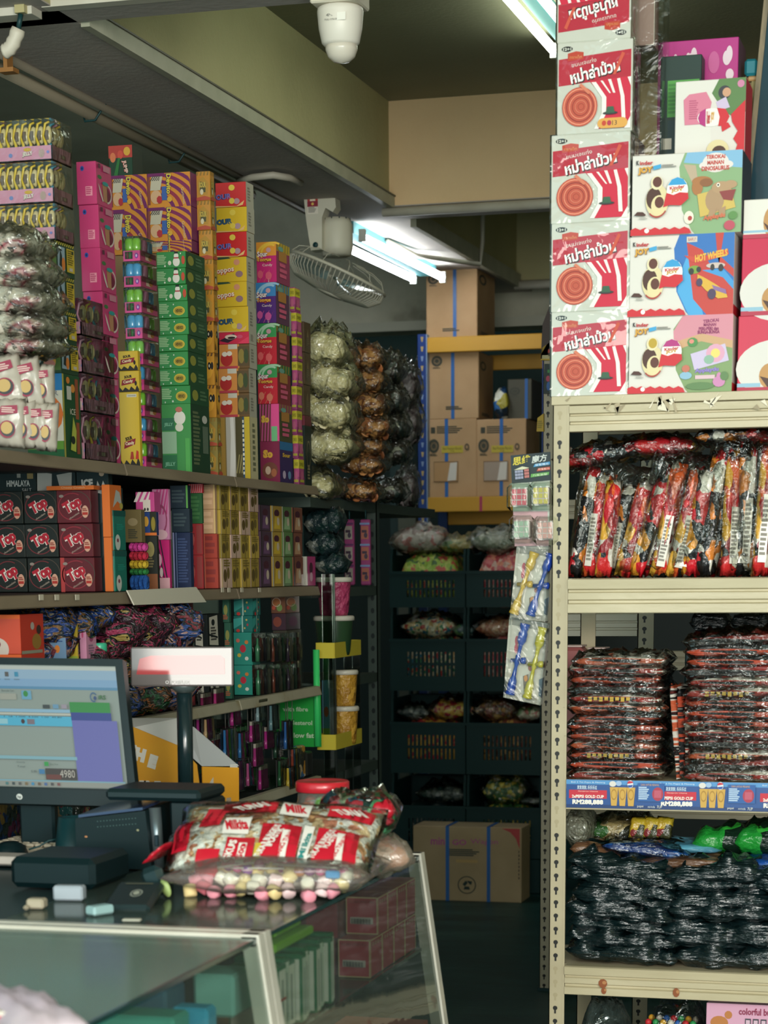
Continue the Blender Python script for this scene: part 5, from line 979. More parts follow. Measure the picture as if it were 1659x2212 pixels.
zA_ = pile(A, [518, 592, 668, 740, 806, 980], 'dark green treat box with yellow hazard stripes', 'beside the white snack bags', 'box', [dict(bg='#24402a', f=dogf, s=dogs)] * 4 + [dict(bg='#1f4a2c', f=tallf, s=talls, what='tall green treat box with an orange sun')], 'green treat boxes')
POPY = M('#cfb03a', .35); POPC = M('#cdbb8c', .25, coat=.4); TRAY = cm('#c98aa4'); TRAYS = cm('#a86a82')
def jelly(x0, x1, y0, y1, z0, z1, lab, group, side=False):
    h = z1 - z0; th = h * .36; t = thing('jelly_tray', ((x0 + x1) / 2, (y0 + y1) / 2, z0), lab, 'sweet tray', group)
    jf = [('t', 'JELLY', .62 if not side else .5, .46, .17, .36, '#3c1c24', 4, 0, .09), ('t', 'JELLY', .62 if not side else .5, .48, .16, .33, '#e4d8cc', 4, 0, .04), ('e', .62, .78, .06, .12, '#c8a040'), ('e', .36, .45, .03, .14, '#6a78b0'), ('e', .84, .5, .045, .3, '#d8c0b8'), ('e', .08, .4, .05, .25, '#b8683c'), ('e', .94, .55, .02, .1, '#6a78b0')]
    js = [('t', 'JELLY', .5, .42, .3, .24, '#d8c4c4', 0, 0, .04), ('r', .42, .3, .7, .6, '#8a5a68'), ('r', .05, .2, .2, .7, '#a87a90'), ('r', .5, .35, .62, .55, '#a8a08a')]
    b = MB(); b.box(x0, x1, y0, y1, z0, z0 + .004, TRAY); b.box(x0, x1, y0, y0 + .003, z0, z0 + th, TRAY); b.box(x1 - .003, x1, y0, y1, z0, z0 + th, TRAY); b.box(x0, x0 + .003, y0, y1, z0, z0 + th, TRAY); b.box(x0, x1, y1 - .003, y1, z0, z0 + th, TRAY)
    Face(b, (x0, y0, z0), (x1 - x0, 0, 0), (0, 0, th)).draw(jf); Face(b, (x1, y0, z0), (0, y1 - y0, 0), (0, 0, th)).draw(js); part('tray', b, t)
    def pop(px_, py_, col, k):
        b = MB(); ph = h * .99; w_ = .0125
        b.blob((px_, py_, z0 + ph * .66), (w_ * .8, w_ * .9, ph * .22), POPC, 8, 5); b.tube([(px_ - .003, py_ - .012, z0 + ph * .2), (px_ - .003, py_ - .013, z0 + ph * .42), (px_ - w_, py_ - .008, z0 + ph * .62), (px_ - w_ * .6, py_ - .004, z0 + ph * .92), (px_ + .002, py_, z0 + ph * .97)], [.0045, .004, .003, .0035, .003], col, 6)
        b.box(px_ - .0095, px_ + .005, py_ - .014, py_ - .004, z0 + .005, z0 + ph * .36, col); b.box(px_ - .003, px_ + .004, py_ - w_ - .0035, py_ - w_ + .001, z0 + ph * .52, z0 + ph * .74, '#6a5a50'); part('jelly_stick', b, t)
    n_ = 8
    if not side:
        for k in range(n_): pop(x0 + .016 + (x1 - x0 - .034) * k / (n_ - 1), y0 + .024, POPY, k)
    cc = [M('#4a9ab8', .3), M('#c890a8', .3), POPY]
    for k in range(3): pop(x1 - .016, y0 + .05 + (y1 - y0 - .06) * k / 3, cc[(k + (1 if side else 0)) % 3], k)
    b = MB(); e = .002; b.box(x0 - e, x1 + e, y0 - e, y1 + e, z0 + .0004, z1 - .0008, FILMB, skip=('b',)); part('clear_wrap', b, t)
zt_ = zA_[0]; gJ = 'pink trays of jelly sticks'
jz = [A.zz(252), A.zz(345), A.zz(437)]; 
jz = [jz[0], jz[1], jz[2], zt_]
for i in range(3): jelly(solve(V3((A.x1, A.y0, jz[i])), 0, -30)[0], A.x1 + (.0, .012, -.002)[i] * 0, A.y0 + .001 * i, A.y1, jz[i + 1] + .001, jz[i], f'{("highest", "second highest", "third")[i]} pink tray of yellow jelly sticks at the far left', gJ)
# --- stack B: lower jelly trays
Bk = Stk(150, 186, 252, 0); bz = Bk.bounds([642, 724, 806, 890, 980])
for i in range(4): jelly(Bk.x0, Bk.x1, Bk.y0, Bk.y1, bz[i + 1] + .001, bz[i], f'{("upper", "second", "third", "lowest")[i]} pink jelly tray of the short stack before the pink cup boxes', gJ, True)
# --- stack C: pink cup boxes
cupf = [('e', .3, .84, .1, .06, '#2c4a9a', 12), ('e', .3, .84, .05, .03, '#1a2c5a', 8), ('r', .45, .2, .8, .42, '#d88a9c'), ('l', .48, .22, .78, .4, 4, '#b04a6c')]
cups = [('e', .22, .66, .14, .05, '#3c6a3c', 8), ('p', [(.36, .52), (.74, .5), (.68, .1), (.44, .12)], '#a87a58'), ('p', [(.66, .5), (.9, .3), (.86, .2), (.66, .12)], '#6a2038'), ('o', .6, .32, .36, .24, .82, '#c8b8b0', 16, -80, 100), ('p', [(.08, .5), (.2, .4), (.4, .12), (.34, .1), (.18, .28)], '#c8bcb0'), ('e', .54, .54, .2, .05, '#2c8a88', 12), ('r', .1, .86, .24, .96, '#5a2c3c'), ('r', .4, .82, .84, .96, '#b87888')]
C = Stk(190, 231, 265, 0); pile(C, [346, 440, 534, 628, 722, 812, 898, 990], 'hot pink boxes with a drink cup print', 'in the tall pink stack'.replace('boxes', 'box'), 'box', dict(bg=PINK, f=cupf, s=[(o[:6] + o[6:]) for o in cups], what='hot pink box with a drink cup print'), 'pink cup boxes')
# --- stack D: yellow dracula boxes
yl = cm('#c9a930'); df = [('t', 'SOUR', .45, .72, .4, .14, '#2a2420', 6, 0, .06), ('p', [(.1, .3), (.8, .42), (.84, .66), (.14, .56)], '#8a2430'), ('t', 'Candy', .45, .48, .5, .18, '#d8c8a8', 8, 0, .04), ('p', [(0, 0), (1, 0), (1, .12), (.9, .3), (.8, .08), (.6, .26), (.5, .08), (.3, .22), (.16, .06), (0, .24)], '#2c2a26'), ('e', .84, .4, .06, .12, '#2c2420', 8)]
dfb = [('r', .4, .93, .9, .97, '#c8c4b4'), ('t', '******', .66, .95, .4, .02, '#2a2a2a'), ('t', 'SOUR', .45, .38, .36, .05, '#2a2420', 14, 0, .06), ('p', [(.2, .24), (.76, .3), (.8, .38), (.24, .33)], '#8a2430'), ('t', 'Candy', .5, .31, .46, .06, '#d8c8a8', 8, 0, .04), ('p', [(0, 0), (1, 0), (1, .05), (.9, .12), (.8, .03), (.6, .1), (.5, .03), (.3, .09), (.16, .02), (0, .1)], '#2c2a26'), ('p', [(.5, .1), (.56, .2), (.66, .2), (.7, .1)], '#a03a2c'), ('p', [(.78, .1), (.84, .22), (.94, .2), (.94, .1)], '#b8342c')]
D = Stk(262, 304, 311, 0); pile(D, [757, 800, 846, 1005], 'yellow sour candy box', 'right of the pink cup stack', 'box', [dict(bg=yl, f=df), dict(bg=yl, f=df), dict(bg=yl, f=dfb, what='tall yellow sour candy box')], 'yellow sour candy boxes')
# --- stack E: bottle sweets in pink trays
Ek = Stk(281, 317, 350, 0); ez = Ek.bounds([508, 563, 619, 675, 731, 787, 843, 899, 953, 1007])
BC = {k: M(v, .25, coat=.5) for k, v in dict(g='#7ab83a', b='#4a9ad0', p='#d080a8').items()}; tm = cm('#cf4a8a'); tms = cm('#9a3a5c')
x0, x1, y0, y1 = Ek.x0, Ek.x1, Ek.y0, Ek.y1
for i in range(9):
    z0, z1 = ez[i + 1] + .001, ez[i]; h = z1 - z0; th = h * .42
    t = thing('candy_tray', ((x0 + x1) / 2, (y0 + y1) / 2, z0), f'{ORD[i] if i < 8 else "lowest"} pink tray of {"blue" if i % 2 else "green"} bottle sweets in front of the striped purple boxes', 'sweet tray', 'pink trays of bottle sweets')
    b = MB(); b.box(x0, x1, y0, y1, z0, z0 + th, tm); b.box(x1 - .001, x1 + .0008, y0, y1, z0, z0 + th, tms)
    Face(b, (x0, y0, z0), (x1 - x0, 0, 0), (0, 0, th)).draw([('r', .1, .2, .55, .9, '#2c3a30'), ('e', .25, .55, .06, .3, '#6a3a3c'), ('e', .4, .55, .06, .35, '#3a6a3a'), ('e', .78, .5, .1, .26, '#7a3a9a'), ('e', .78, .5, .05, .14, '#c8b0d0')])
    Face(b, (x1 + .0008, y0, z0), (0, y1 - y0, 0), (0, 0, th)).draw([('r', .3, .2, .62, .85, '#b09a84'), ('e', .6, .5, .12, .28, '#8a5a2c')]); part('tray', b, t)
    f1, f2 = ('b', 'b') if i % 2 else ('g', 'g')
    for cx_, cy_, k in ((x0 + (x1 - x0) * .26, y0 + .018, f1), (x1 - .018, y0 + .018, f2), (x1 - .016, y0 + (y1 - y0) * .5, 'p'), (x1 - .016, y0 + (y1 - y0) * .82, 'g' if i % 2 else 'b')):
        b = MB(); b.lathe((cx_, cy_, z0 + th + .0005), [(.0135, 0), (.0145, h * .1), (.0145, h * .4), (.011, h * .5), (0, h * .53)], BC[k], 10); part('bottle', b, t)
    b = MB(); b.box(x0 - .002, x1 + .003, y0 - .002, y1 + .002, z0 + th * .5, z1 - .0008, FILMB, skip=('b',)); part('clear_wrap', b, t)
# --- stack F: green snowman boxes
grn_ = cm('#2c8038'); gs = cm('#1f4a2c')
snow = [('l', .02, .2, .36, .8, 6, '#9ab88a'), ('e', .68, .36, .12, .28, '#d8d4c8'), ('e', .68, .72, .08, .18, '#d8d4c8'), ('r', .6, .56, .76, .64, '#a83a40'), ('r', .62, .86, .74, .98, '#1a2420'), ('e', .92, .45, .06, .26, '#b84a34'), ('e', .46, .3, .06, .14, '#d0ccb8'), ('e', .3, .12, .03, .06, '#d0d4c0'), ('e', .84, .85, .02, .05, '#d0d4c0')]
oval = [('l', .02, .25, .38, .85, 6, '#9ab88a'), ('e', .7, .42, .2, .27, '#c2aa3a'), ('e', .7, .42, .16, .2, '#a89030'), ('t', 'HSVXO', .7, .42, .22, .2, '#3c3410', 0, 0, .05), ('e', .4, .15, .03, .06, '#c8d0bc'), ('e', .52, .8, .02, .05, '#c8d0bc'), ('e', .14, .1, .02, .05, '#c8d0bc')]
gsd = [('r', 0, 0, 1, 1, gs), ('e', .25, .5, .16, .3, '#8a8a3a'), ('l', .5, .2, .9, .8, 3, '#4a6a4a')]
tallg = [('r', 0, 0, 1, 1, '#3f8a48'), ('e', .62, .8, .2, .1, '#d8d4c8'), ('e', .6, .66, .14, .06, '#d0ccbc'), ('e', .6, .92, .12, .04, '#b86a5c'), ('r', .0, .28, .5, .6, '#8fb090'), ('r', 0, 0, .5, .26, '#2a6a44'), ('t', 'JELLY', .26, .12, .36, .07, '#7ab090', 0, 0, .04), ('r', .0, .62, .44, .8, '#2f6a4c'), ('t', 'JELLY', .24, .7, .3, .06, '#7ab090', 0, 0, .04), ('r', .8, 0, .96, .5, '#4fa050')]
Fk = Stk(352, 414, 455, 0); pile(Fk, [541, 577, 613, 649, 686, 722, 758, 795, 832, 872, 1019], 'green festive sweet box', 'in the green stack', 'box', [dict(bg=grn_, f=snow, s=gsd, what='green sweet box with a snowman')] * 3 + [dict(bg=grn_, f=oval, s=gsd, what='green sweet box with a yellow oval')] * 6 + [dict(bg=grn_, f=tallg, s=[('r', 0, 0, 1, 1, '#1f3f2a'), ('l', .1, .1, .5, .9, 14, '#5c6a4a'), ('r', .6, .3, .9, .7, '#5a6a58'), ('e', .72, .8, .14, .06, '#b8b8ac')], what='tall green jelly carton')], 'green sweet boxes')
# --- striped purple and orange boxes behind E and F
YD = Fk.y1 + .012
def dev(a, c, py0, py1, z0, lab, part_=False):
    q0 = aY(a, py1, YD); q1 = aY(c, py1, YD); z1 = aY((a + c) / 2, py0, YD)[2]; b = MB(); x0, x1 = q0[0] + .001, q1[0] - .001
    b.box(x0, x1, YD, YD + .13, z0 + .0005, z1, '#6a2058', .0015); f = Face(b, (x0, YD, z0), (x1 - x0, 0, 0), (0, 0, z1 - z0)); f.rect(0, 0, 1, 1, '#c8832c')
    n_ = 10
    for k in range(5):
        r0 = .42 + .17 * k; r1 = r0 + .085; P = []
        for rr_ in (r0, r1):
            A_ = [(.12 + rr_ * 1.05 * math.cos(math.radians(t_)), -.12 + rr_ * 1.12 * math.sin(math.radians(t_))) for t_ in range(0, 91, 6)]; P.append(A_ if rr_ == r0 else A_[::-1])
        q = [(min(1, max(0.0, u)), min(1, max(0, v))) for u, v in P[0] + P[1]]; f.poly(q, ('#6a2058', '#8a2a40', '#6a2058', '#7a2450', '#6a2058')[k])
    f.draw([('r', 0, .9, .4, 1, '#6a2058'), ('r', 0, .08, .06, .9, '#7a3a34'), ('p', [(.06, .5), (.1, .9), (.36, .9), (.3, .5)], '#b8b09a'), ('d', .06, .78, .3, .92, 5, .08, .5, '#3a3434'), ('e', .2, .3, .13, .2, '#c8a07a'), ('e', .28, .22, .07, .12, '#a82c34', 7), ('r', .34, .2, .46, .6, '#3a5a9a'), ('e', .52, .22, .06, .08, '#c89a34'),
            ('t', 'Devito', .5, .67, .44, .16, '#1f3a5c', -90, 0, .08), ('t', 'Devito', .51, .67, .42, .15, '#d8c03a', -90, 0, .03), ('t', 'Gummies', .85, .3, .34, .09, '#d8b890', -82)])
    item('sweet_box', b, lab, 'box', 'striped purple orange boxes'); return z1
zf = aY(370, 545, YD)[2]
for a, c, lab in ((272, 346, 'left'), (346, 440, 'right')): 
    q0 = aY(a, 900, YD); q1 = aY(c, 900, YD)
q0 = aY(240, 560, YD); q1 = aY(413, 560, YD); b = MB(); b.box(q0[0] + .003, q1[0] - .003, YD, YD + .13, ZL[0], zf - .001, '#8a6c48', .002); item('carton', b, 'plain carton hidden behind the green boxes, carrying the striped boxes', 'box')
z_ = dev(240, 320, 452, 545, zf, 'lower left purple and orange striped gummy box'); zl_ = dev(240, 320, 378, 452, z_, 'upper left purple and orange striped gummy box')
z_ = dev(320, 415, 520, 545, zf, 'lowest right purple orange striped gummy box half hidden'); z_ = dev(320, 415, 447, 520, z_, 'middle right purple and orange striped gummy box'); dev(320, 413, 373, 447, z_, 'upper right purple and orange striped gummy box')
q0 = aY(236, 378, YD + .02); q1 = aY(287, 378, YD + .02); b = MB(); zt_ = aY(262, 314, YD + .02)[2]
carton(b, q0[0], q1[0], YD + .02, YD + .1, zl_ + .001, zt_, cm('#1f3c2a'), [('r', 0, .6, 1, 1, '#a83c34'), ('e', .18, .62, .12, .16, '#c8704a'), ('e', .78, .8, .14, .14, '#c89a3a'), ('e', .5, .7, .12, .14, '#c04a3c'), ('p', [(.2, 0), (.4, .6), (.5, .6), (.36, 0)], '#2c6a34'), ('t', 'JUMP', .68, .3, .5, .18, '#a8343c', -80, 0, .08), ('t', 'JUMP', .69, .3, .48, .16, '#d8c0b0', -80, 0, .03)], [('r', 0, 0, 1, 1, '#15281f')]); item('sweet_box', b, 'small red and dark green box standing on the striped boxes', 'box')
# --- stack G: hanging orange sachets
of = [('d', 0, .86, 1, 1, 4, .06, .5, '#8a6a2c'), ('p', [(.15, .2), (.1, .7), (.5, .82), (.9, .6), (.8, .2)], '#a88030'), ('p', [(.25, .3), (.3, .66), (.7, .6), (.66, .28)], '#4a4a2c'), ('t', 'SOUR', .46, .54, .5, .2, '#b8a048', 0, 0, .06), ('e', .4, .3, .12, .1, '#c8c0a0'), ('p', [(0, 0), (1, .02), (1, .1), (.6, .16), (0, .1)], '#a84a34')]
of2 = [('e', .5, .5, .4, .3, '#c8902c'), ('e', .64, .6, .12, .12, '#1f1c18'), ('e', .84, .6, .1, .12, '#1f1c18'), ('e', .64, .6, .04, .05, '#d8d0b8'), ('p', [(.2, .1), (.3, .4), (.44, .1)], '#3a2c1c'), ('d', 0, .9, 1, 1, 4, .06, .5, '#5a3a1c')]
og = cm('#b8802c'); G = Stk(441, 470, 480, 0); pile(G, [368, 432, 496, 560, 626, 694, 762, 832, 902, 964, 1026], 'orange sweet packet', 'between green and yellow boxes', 'packet', [dict(bg=og, f=of, s=of)] * 5 + [dict(bg=og, f=of2, s=of2, what='orange packet with big eyes')] * 3 + [dict(bg=cm('#8a7a40'), f=of, s=of)] * 2, 'orange sachets', 'sachet')
# --- stack H: sour boxes
sf = lambda t_, o: [('t', t_, .26, .42, .52, .24, '#1f2c5a', 3, 0, .1), ('t', t_, .27, .43, .5, .22, o, 3, 0, .03), ('e', .54, .78, .1, .12, '#d8c048'), ('e', .7, .22, .1, .12, '#a88a90'), ('e', .54, .24, .09, .12, '#d8c048'), ('p', [(0, .06), (.7, .02), (.95, .24), (.9, .06), (.7, 0), (0, 0)], '#d8b070')]
so = [('t', 'oppos', .3, .42, .6, .24, '#b83a30', 6, 0, .12), ('t', 'oppos', .3, .43, .58, .22, '#e0d0b8', 6, 0, .03), ('e', .68, .78, .1, .12, '#c88a6a'), ('e', .76, .3, .12, .13, '#8a6a70'), ('p', [(0, .9), (.5, .94), (.4, 1), (0, 1)], '#2c4a34')]
sdw = [('r', 0, 0, 1, 1, '#a8a494'), ('l', .2, .2, .6, .8, 5, '#7a766a')]
RB_, YB_ = cm('#c42c2c'), cm('#cfae2c')
straw = [('r', 0, 0, .66, 1, '#cf8a44'), ('r', .3, .8, .6, 1, '#c8c4b4'), ('e', .24, .4, .2, .3, '#b02c2c'), ('e', .18, .6, .09, .1, '#e0d8c8'), ('e', .34, .62, .09, .1, '#e0d8c8'), ('r', .62, .1, 1, .9, '#5a4a30'), ('e', .74, .5, .1, .3, '#8a7a3a'), ('e', .9, .5, .08, .3, '#3a4a2c'), ('r', 0, 0, .62, .1, '#b8404c')]
lipf = [('p', [(0, .3), (.5, .9), (.6, .5), (.3, .1)], '#2c1c2c'), ('e', .4, .6, .2, .2, '#d8c4b4'), ('e', .42, .52, .13, .1, '#2a1418'), ('p', [(.6, 0), (1, 0), (1, .6)], '#d83a5a'), ('e', .7, .6, .1, .16, '#c84a6a')]
silv = [('r', .0, 0, .16, 1, '#a8843c'), ('r', .16, 0, .3, 1, '#8a7440'), ('r', .2, 0, .52, 1, '#b8b4a8'), ('p', [(.3, 0), (.36, .7), (.34, 1), (.46, 1), (.5, .4), (.46, 0)], '#d8d6ce'), ('r', .52, 0, .8, 1, '#4a4426'), ('d', .52, .1, .78, .4, 3, .1, .5, '#8a8050'), ('r', .76, 0, .82, 1, '#2c4a6a'), ('r', .82, 0, 1, 1, '#bfa62c'), ('l', .76, .05, .82, .95, 12, '#d0d0c0')]
Hk = Stk(479, 543, 560, 0); pile(Hk, [391, 445, 499, 553, 607, 661, 716, 742, 795, 848, 900, 1030], 'sour sweet box', 'in the tall red and yellow stack', 'box', [dict(bg=RB_, f=sf('OUR', '#7a6ab0'), s=sdw, what='red sour sweet box'), dict(bg=YB_, f=sf('OUR', '#2c5a6a'), s=sdw, what='yellow sour sweet box'), dict(bg=RB_, f=sf('OUR', '#7a6ab0'), s=sdw, what='red sour sweet box'), dict(bg=YB_, f=so, s=sdw, what='yellow sweet box with red lettering'), dict(bg=YB_, f=so, s=sdw, what='yellow sweet box with red lettering'), dict(bg=YB_, f=sf('OUR', '#2c5a6a'), s=sdw, what='yellow sour sweet box'), dict(bg=cm('#c8304c'), f=lipf, s=sdw, what='pink red sweet box with lips'), dict(bg='#6a5030', f=straw, s=sdw, what='orange strawberry sweet box'), dict(bg='#6a5030', f=straw, s=sdw, what='orange strawberry sweet box'), dict(bg='#6a5030', f=straw, s=sdw, what='orange strawberry sweet box'), dict(bg='#6a6044', f=silv, s=[('r', 0, 0, 1, 1, '#b8b08a'), ('l', .3, .1, .7, .9, 9, '#6a6a50')], what='silver and yellow tall packet')], 'red and yellow sour boxes')
# --- stack I: lollipop bags
def ton(c1, c2, c3, ov=False): return [('r', 0, .66, 1, 1, c1), ('o', .7, .7, .5, .26, .8, c2, 12, 60, 200), ('o', .8, .66, .8, .34, .86, c2, 12, 60, 200), ('e', .62, .8, .12, .06, '#b89098'), ('t', 'Sour', .3, .7, .55, .14, '#5a1c3a', 0, 0, .1), ('t', 'Sour', .31, .705, .52, .13, '#e0d4d0', 0, 0, .03), ('t', 'Tongue', .4, .55, .75, .14, '#8a2a2a', 0, 0, .1), ('t', 'Tongue', .4, .555, .72, .12, '#d8a83a', 0, 0, .03), ('t', 'Candy', .56, .42, .5, .08, '#dcccc4'), ('e', .2, .2, .14, .1, c3), ('e', .62, .16, .16, .1, c3), ('p', [(.6, 0), (.63, 0), (.62, .1)], '#d8d0c8'), ('d', .1, 0, .9, .3, 3, .3, .1, c3)]
tside = lambda c1, c2: [('r', 0, 0, 1, .8, c2), ('r', 0, .78, 1, 1, c1), ('d', 0, .8, 1, 1, 5, .03, .4, '#8a7a3a'), ('r', .15, .55, .75, .8, '#a8763a'), ('l', .2, .1, .8, .5, 3, '#c85a78'), ('e', .3, .85, .2, .06, '#6a9a8a')]
It = Stk(562, 604, 633, 0); pile(It, [521, 609, 697, 786, 872, 953, 1036], 'lollipop bag', 'beside the pale crackers', 'bag', [dict(bg=cm('#b8246a'), f=ton('#cf8a2c', '#d8b03a', '#c8506a'), s=tside('#b89a30', '#8a3a58'), what='orange and magenta sour lollipop bag'), dict(bg=cm('#4a2470'), f=ton('#2f78b0', '#8ab0c8', '#b84a8a'), s=tside('#4a7a90', '#5a3a50'), what='blue and purple sour lollipop bag'), dict(bg=cm('#b82434'), f=ton('#2c8a48', '#9ac0a0', '#d05a5a'), s=tside('#2c6a3c', '#6a3034'), what='green and red sour lollipop bag'),
    dict(bg=cm('#b82434'), f=ton('#2c8a48', '#9ac0a0', '#c8705a'), s=tside('#2c6a3c', '#7a3034'), what='green red sour lollipop bag'), dict(bg=cm('#b04a7a'), f=[('r', .6, 0, 1, 1, '#d84a8a'), ('r', .6, 0, .9, .4, '#6ab07a'), ('d', 0, 0, .6, 1, 4, .1, .5, '#5a2c24'), ('t', 'So', .3, .6, .4, .2, '#c8a03a', 0, 0, .08)], s=tside('#8a3a58', '#4a4a30'), what='pink green sour lollipop bag'), dict(bg=cm('#7a2444'), f=[('t', 'So', .4, .7, .5, .2, '#c89a34', 0, 0, .08), ('e', .5, .3, .4, .2, '#6a3a2c'), ('e', .4, .3, .14, .1, '#b8a08a'), ('e', .7, .24, .14, .1, '#9a5a3a')], s=[('r', 0, 0, 1, 1, '#3a2a5a'), ('r', 0, .8, 1, 1, '#2c6a9a'), ('t', 'Sour', .5, .68, .6, .1, '#d8b03a', 0, 0, .04), ('e', .3, .2, .12, .1, '#b8a8c0'), ('e', .7, .2, .12, .1, '#6a8ab0')], what='dark red sour lollipop bag')], 'sour lollipop bags', 'lollipop_bag')
pf = [('r', 0, .62, 1, .96, '#b8b02c'), ('t', 'SWEE', .5, .78, .7, .14, '#3a3a1c'), ('r', 0, 0, 1, .3, '#8a3a68'), ('e', .5, .35, .3, .18, '#b05a7a'), ('r', .1, .1, .9, .2, '#a8a03a')]
J = Stk(634, 645, 657, 0); pile(J, [620, 673, 726, 779, 832, 885, 938, 990, 1040], 'pink yellow sachet', 'in the narrow strip next to the black box', 'packet', dict(bg=cm('#a84a7a'), f=pf, s=pf), 'pink yellow sachets', 'sachet')
kf = [('p', [(.3, .2), (.4, .6), (.6, .8), (.7, .3)], '#6a5a3c'), ('l', .2, .1, .8, .5, 6, '#4a4234')]
K = Stk(646, 661, 676, 0); pile(K, [694, 760, 830, 897, 1042], 'dark snack packet', 'at the far end of the top shelf', 'packet', [dict(bg='#4a3a26', f=kf, s=kf)] * 3 + [dict(bg='#14221f', f=[('r', 0, .86, 1, 1, '#6a2030'), ('o', .5, .4, .3, .2, .85, '#7a7050'), ('l', .3, .08, .7, .3, 5, '#7a7050')], s=[('r', 0, .86, 1, 1, '#5a1c2a'), ('o', .5, .45, .3, .2, .85, '#6a644a'), ('l', .3, .08, .7, .3, 5, '#7a7050')], what='black box with dark red top')], 'dark packets', 'sweet_box')
# --- white snack bags piled at the near left
pw_ = noisy('white_snack_pack', [(0, '#cfc8b8'), (.5, '#dcd6c8'), (.6, '#c4b8a6'), (.63, '#8c3444'), (.665, '#d6cebe'), (.8, '#b8ac98')], 4.5, .3, .8, 16, stretch=(1, 1, 1.4), spec=.6, detail=3)
yb0 = 5.02
gW = 'clear bags of white snacks'
for i, (px, py, pw, hp, lab) in enumerate(((25, 565, 150, 62, 'topmost clear bag of white snacks below the jelly trays'), (35, 625, 170, 66, 'second clear bag of white snacks from the top'), (40, 685, 180, 64, 'third clear bag of white snacks from the top'), (45, 735, 180, 56, 'fourth clear bag of white snacks from the top'), (40, 772, 190, 48, 'flattened clear bag of white snacks above the upright ones'))):
    c0 = aY(px, py, yb0); wd = pw * c0[1] / FPX; h = hp * c0[1] / FPX; t = thing('snack_bag', (c0[0], yb0, c0[2]), lab, 'bag', gW); mt_ = place((c0[0], yb0, c0[2]), V3((.995, 0, -.07)), V3((0, 1, 0)))
    b = MB(); b.pillow(wd * .94, .19, h * .95, pw_, 600 + i, 14, .2, 3, mt_, 4); part('filling', b, t)
    b = MB(); b.pillow(wd * 1.08, .2, h * 1.15, FILM, 620 + i, 16, .3, 3, mt_, 5); part('clear_wrap', b, t)
mar = '#8c1c3c'
ps = [('p', [(.1, .62), (.9, .7), (.86, .88), (.2, .84)], mar), ('l', .22, .68, .82, .82, 3, '#c8a8a0'), ('e', .48, .32, .34, .2, mar), ('e', .5, .32, .29, .165, '#2a3034'), ('e', .46, .35, .24, .14, '#b89a5c'), ('p', [(0, .3), (.14, .45), (.1, .6), (0, .55)], '#b8243c')]
for i, (px, py0, py1, pw, lean, dy, lab) in enumerate(((18, 770, 880, 70, -.2, .0, 'upright white snack pack with maroon print, upper left'), (62, 775, 880, 56, -.15, .03, 'upright white snack pack with maroon print, upper middle'), (88, 790, 880, 46, .0, .06, 'upright white snack pack with maroon print, upper right'), (15, 862, 966, 60, .05, -.02, 'upright white snack pack with maroon print, lower left'), (45, 866, 968, 50, .0, .01, 'upright white snack pack with maroon print, lower middle left'), (70, 870, 970, 48, .05, .03, 'upright white snack pack with maroon print, lower middle right'), (95, 872, 974, 40, .08, .05, 'upright white snack pack with maroon print, lower right'))):
    y = 4.9 + dy; c0 = aY(px, py1, y); wd = pw * 1.15 * c0[1] / FPX; h = aY(px, py0, y)[2] - c0[2]; az = V3((lean, .06, 1)).normalized(); ax_ = V3((.96, .25, 0)); ay_ = az.cross(ax_).normalized(); ax_ = ay_.cross(az)
    mt_ = place((c0[0] + lean * h / 2, y + .03, c0[2] + h / 2), ax_, az, ax_.cross(az)); b = MB(); b.pillow(wd, h * 1.04, .05, M('#b4ad9f', .3, coat=.3), 640 + i, 10, .18, 3, mt_, 3)
    f = Face(b, mt_ @ V3((-wd * .4, -h * .46, .056)), ax_ * wd * .8, az * h * .92); f.draw(ps); item('snack_pack', b, lab, 'packet', 'upright white snack packs')
b = MB(); c0 = aY(50, 900, 4.9); b.box(-2.75, XF - .0, 4.88, 5.13, ZL[0], ZL[0] + .001, SHD)
# =========================== second shelf
TopB, TopM = cm('#1c2422'), cm('#5c2028')
tp = lambda c1: [('o', .46, .5, .42, .42, .93, c1, 22, 60, 330), ('o', .56, .52, .46, .46, .95, '#4a4038', 20, -60, 100), ('t', 'Top', .48, .52, .56, .46, '#e0d6cc', 27, 0, .13), ('t', 'Top', .48, .52, .56, .46, '#a82434', 27, 0, .06), ('e', .84, .34, .1, .19, '#c89a84'), ('r', .76, .24, .92, .32, '#a8342c'), ('l', .77, .34, .92, .44, 2, '#8a3a30'), ('t', 'chocolate', .52, .22, .34, .06, '#b8a89a', 30), ('e', .16, .82, .07, .045, '#8a8078')]
YT_ = Stk(0, 205, 215, 1, XF - .05).y0
rows = [1059, 1131, 1204, 1279]
def zt2(px, py, y): return aY(px, py, y)[2]
for r in range(3):
    for c, (a, e) in enumerate(((-16, 56), (58, 128), (130, 203))):
        z1 = zt2(100, rows[r] + 1, YT_); z0 = zt2(100, rows[r + 1] - 0, YT_) if r < 2 else ZL[1] + .0006
        q0 = aY(a - (3 - r) * 1.5, 1170, YT_)[0]; q1 = aY(e - (3 - r) * 1.5, 1170, YT_)[0]; b = MB(); carton(b, q0, q1, YT_ + .002 * ((r + c) % 2), YT_ + .055, z0 + .0006, z1, TopM if c == 2 else TopB, tp('#8a2c38' if c == 2 else '#6a2a30'), ()); 
        if c == 2: Face(b, (q0, YT_ + .002 * ((r + c) % 2), z0), (.012, 0, 0), (0, 0, z1 - z0)).draw([('r', 0, 0, 1, 1, '#a83c3c')]) if r == 2 else None
        item('wafer_box', b, f'{("black", "black", "maroon")[c]} wafer box, {("top", "middle", "bottom")[r]} row, {("left", "centre", "right")[c]} column of the nine', 'box', 'nine wafer boxes')
y = YT_ + .062
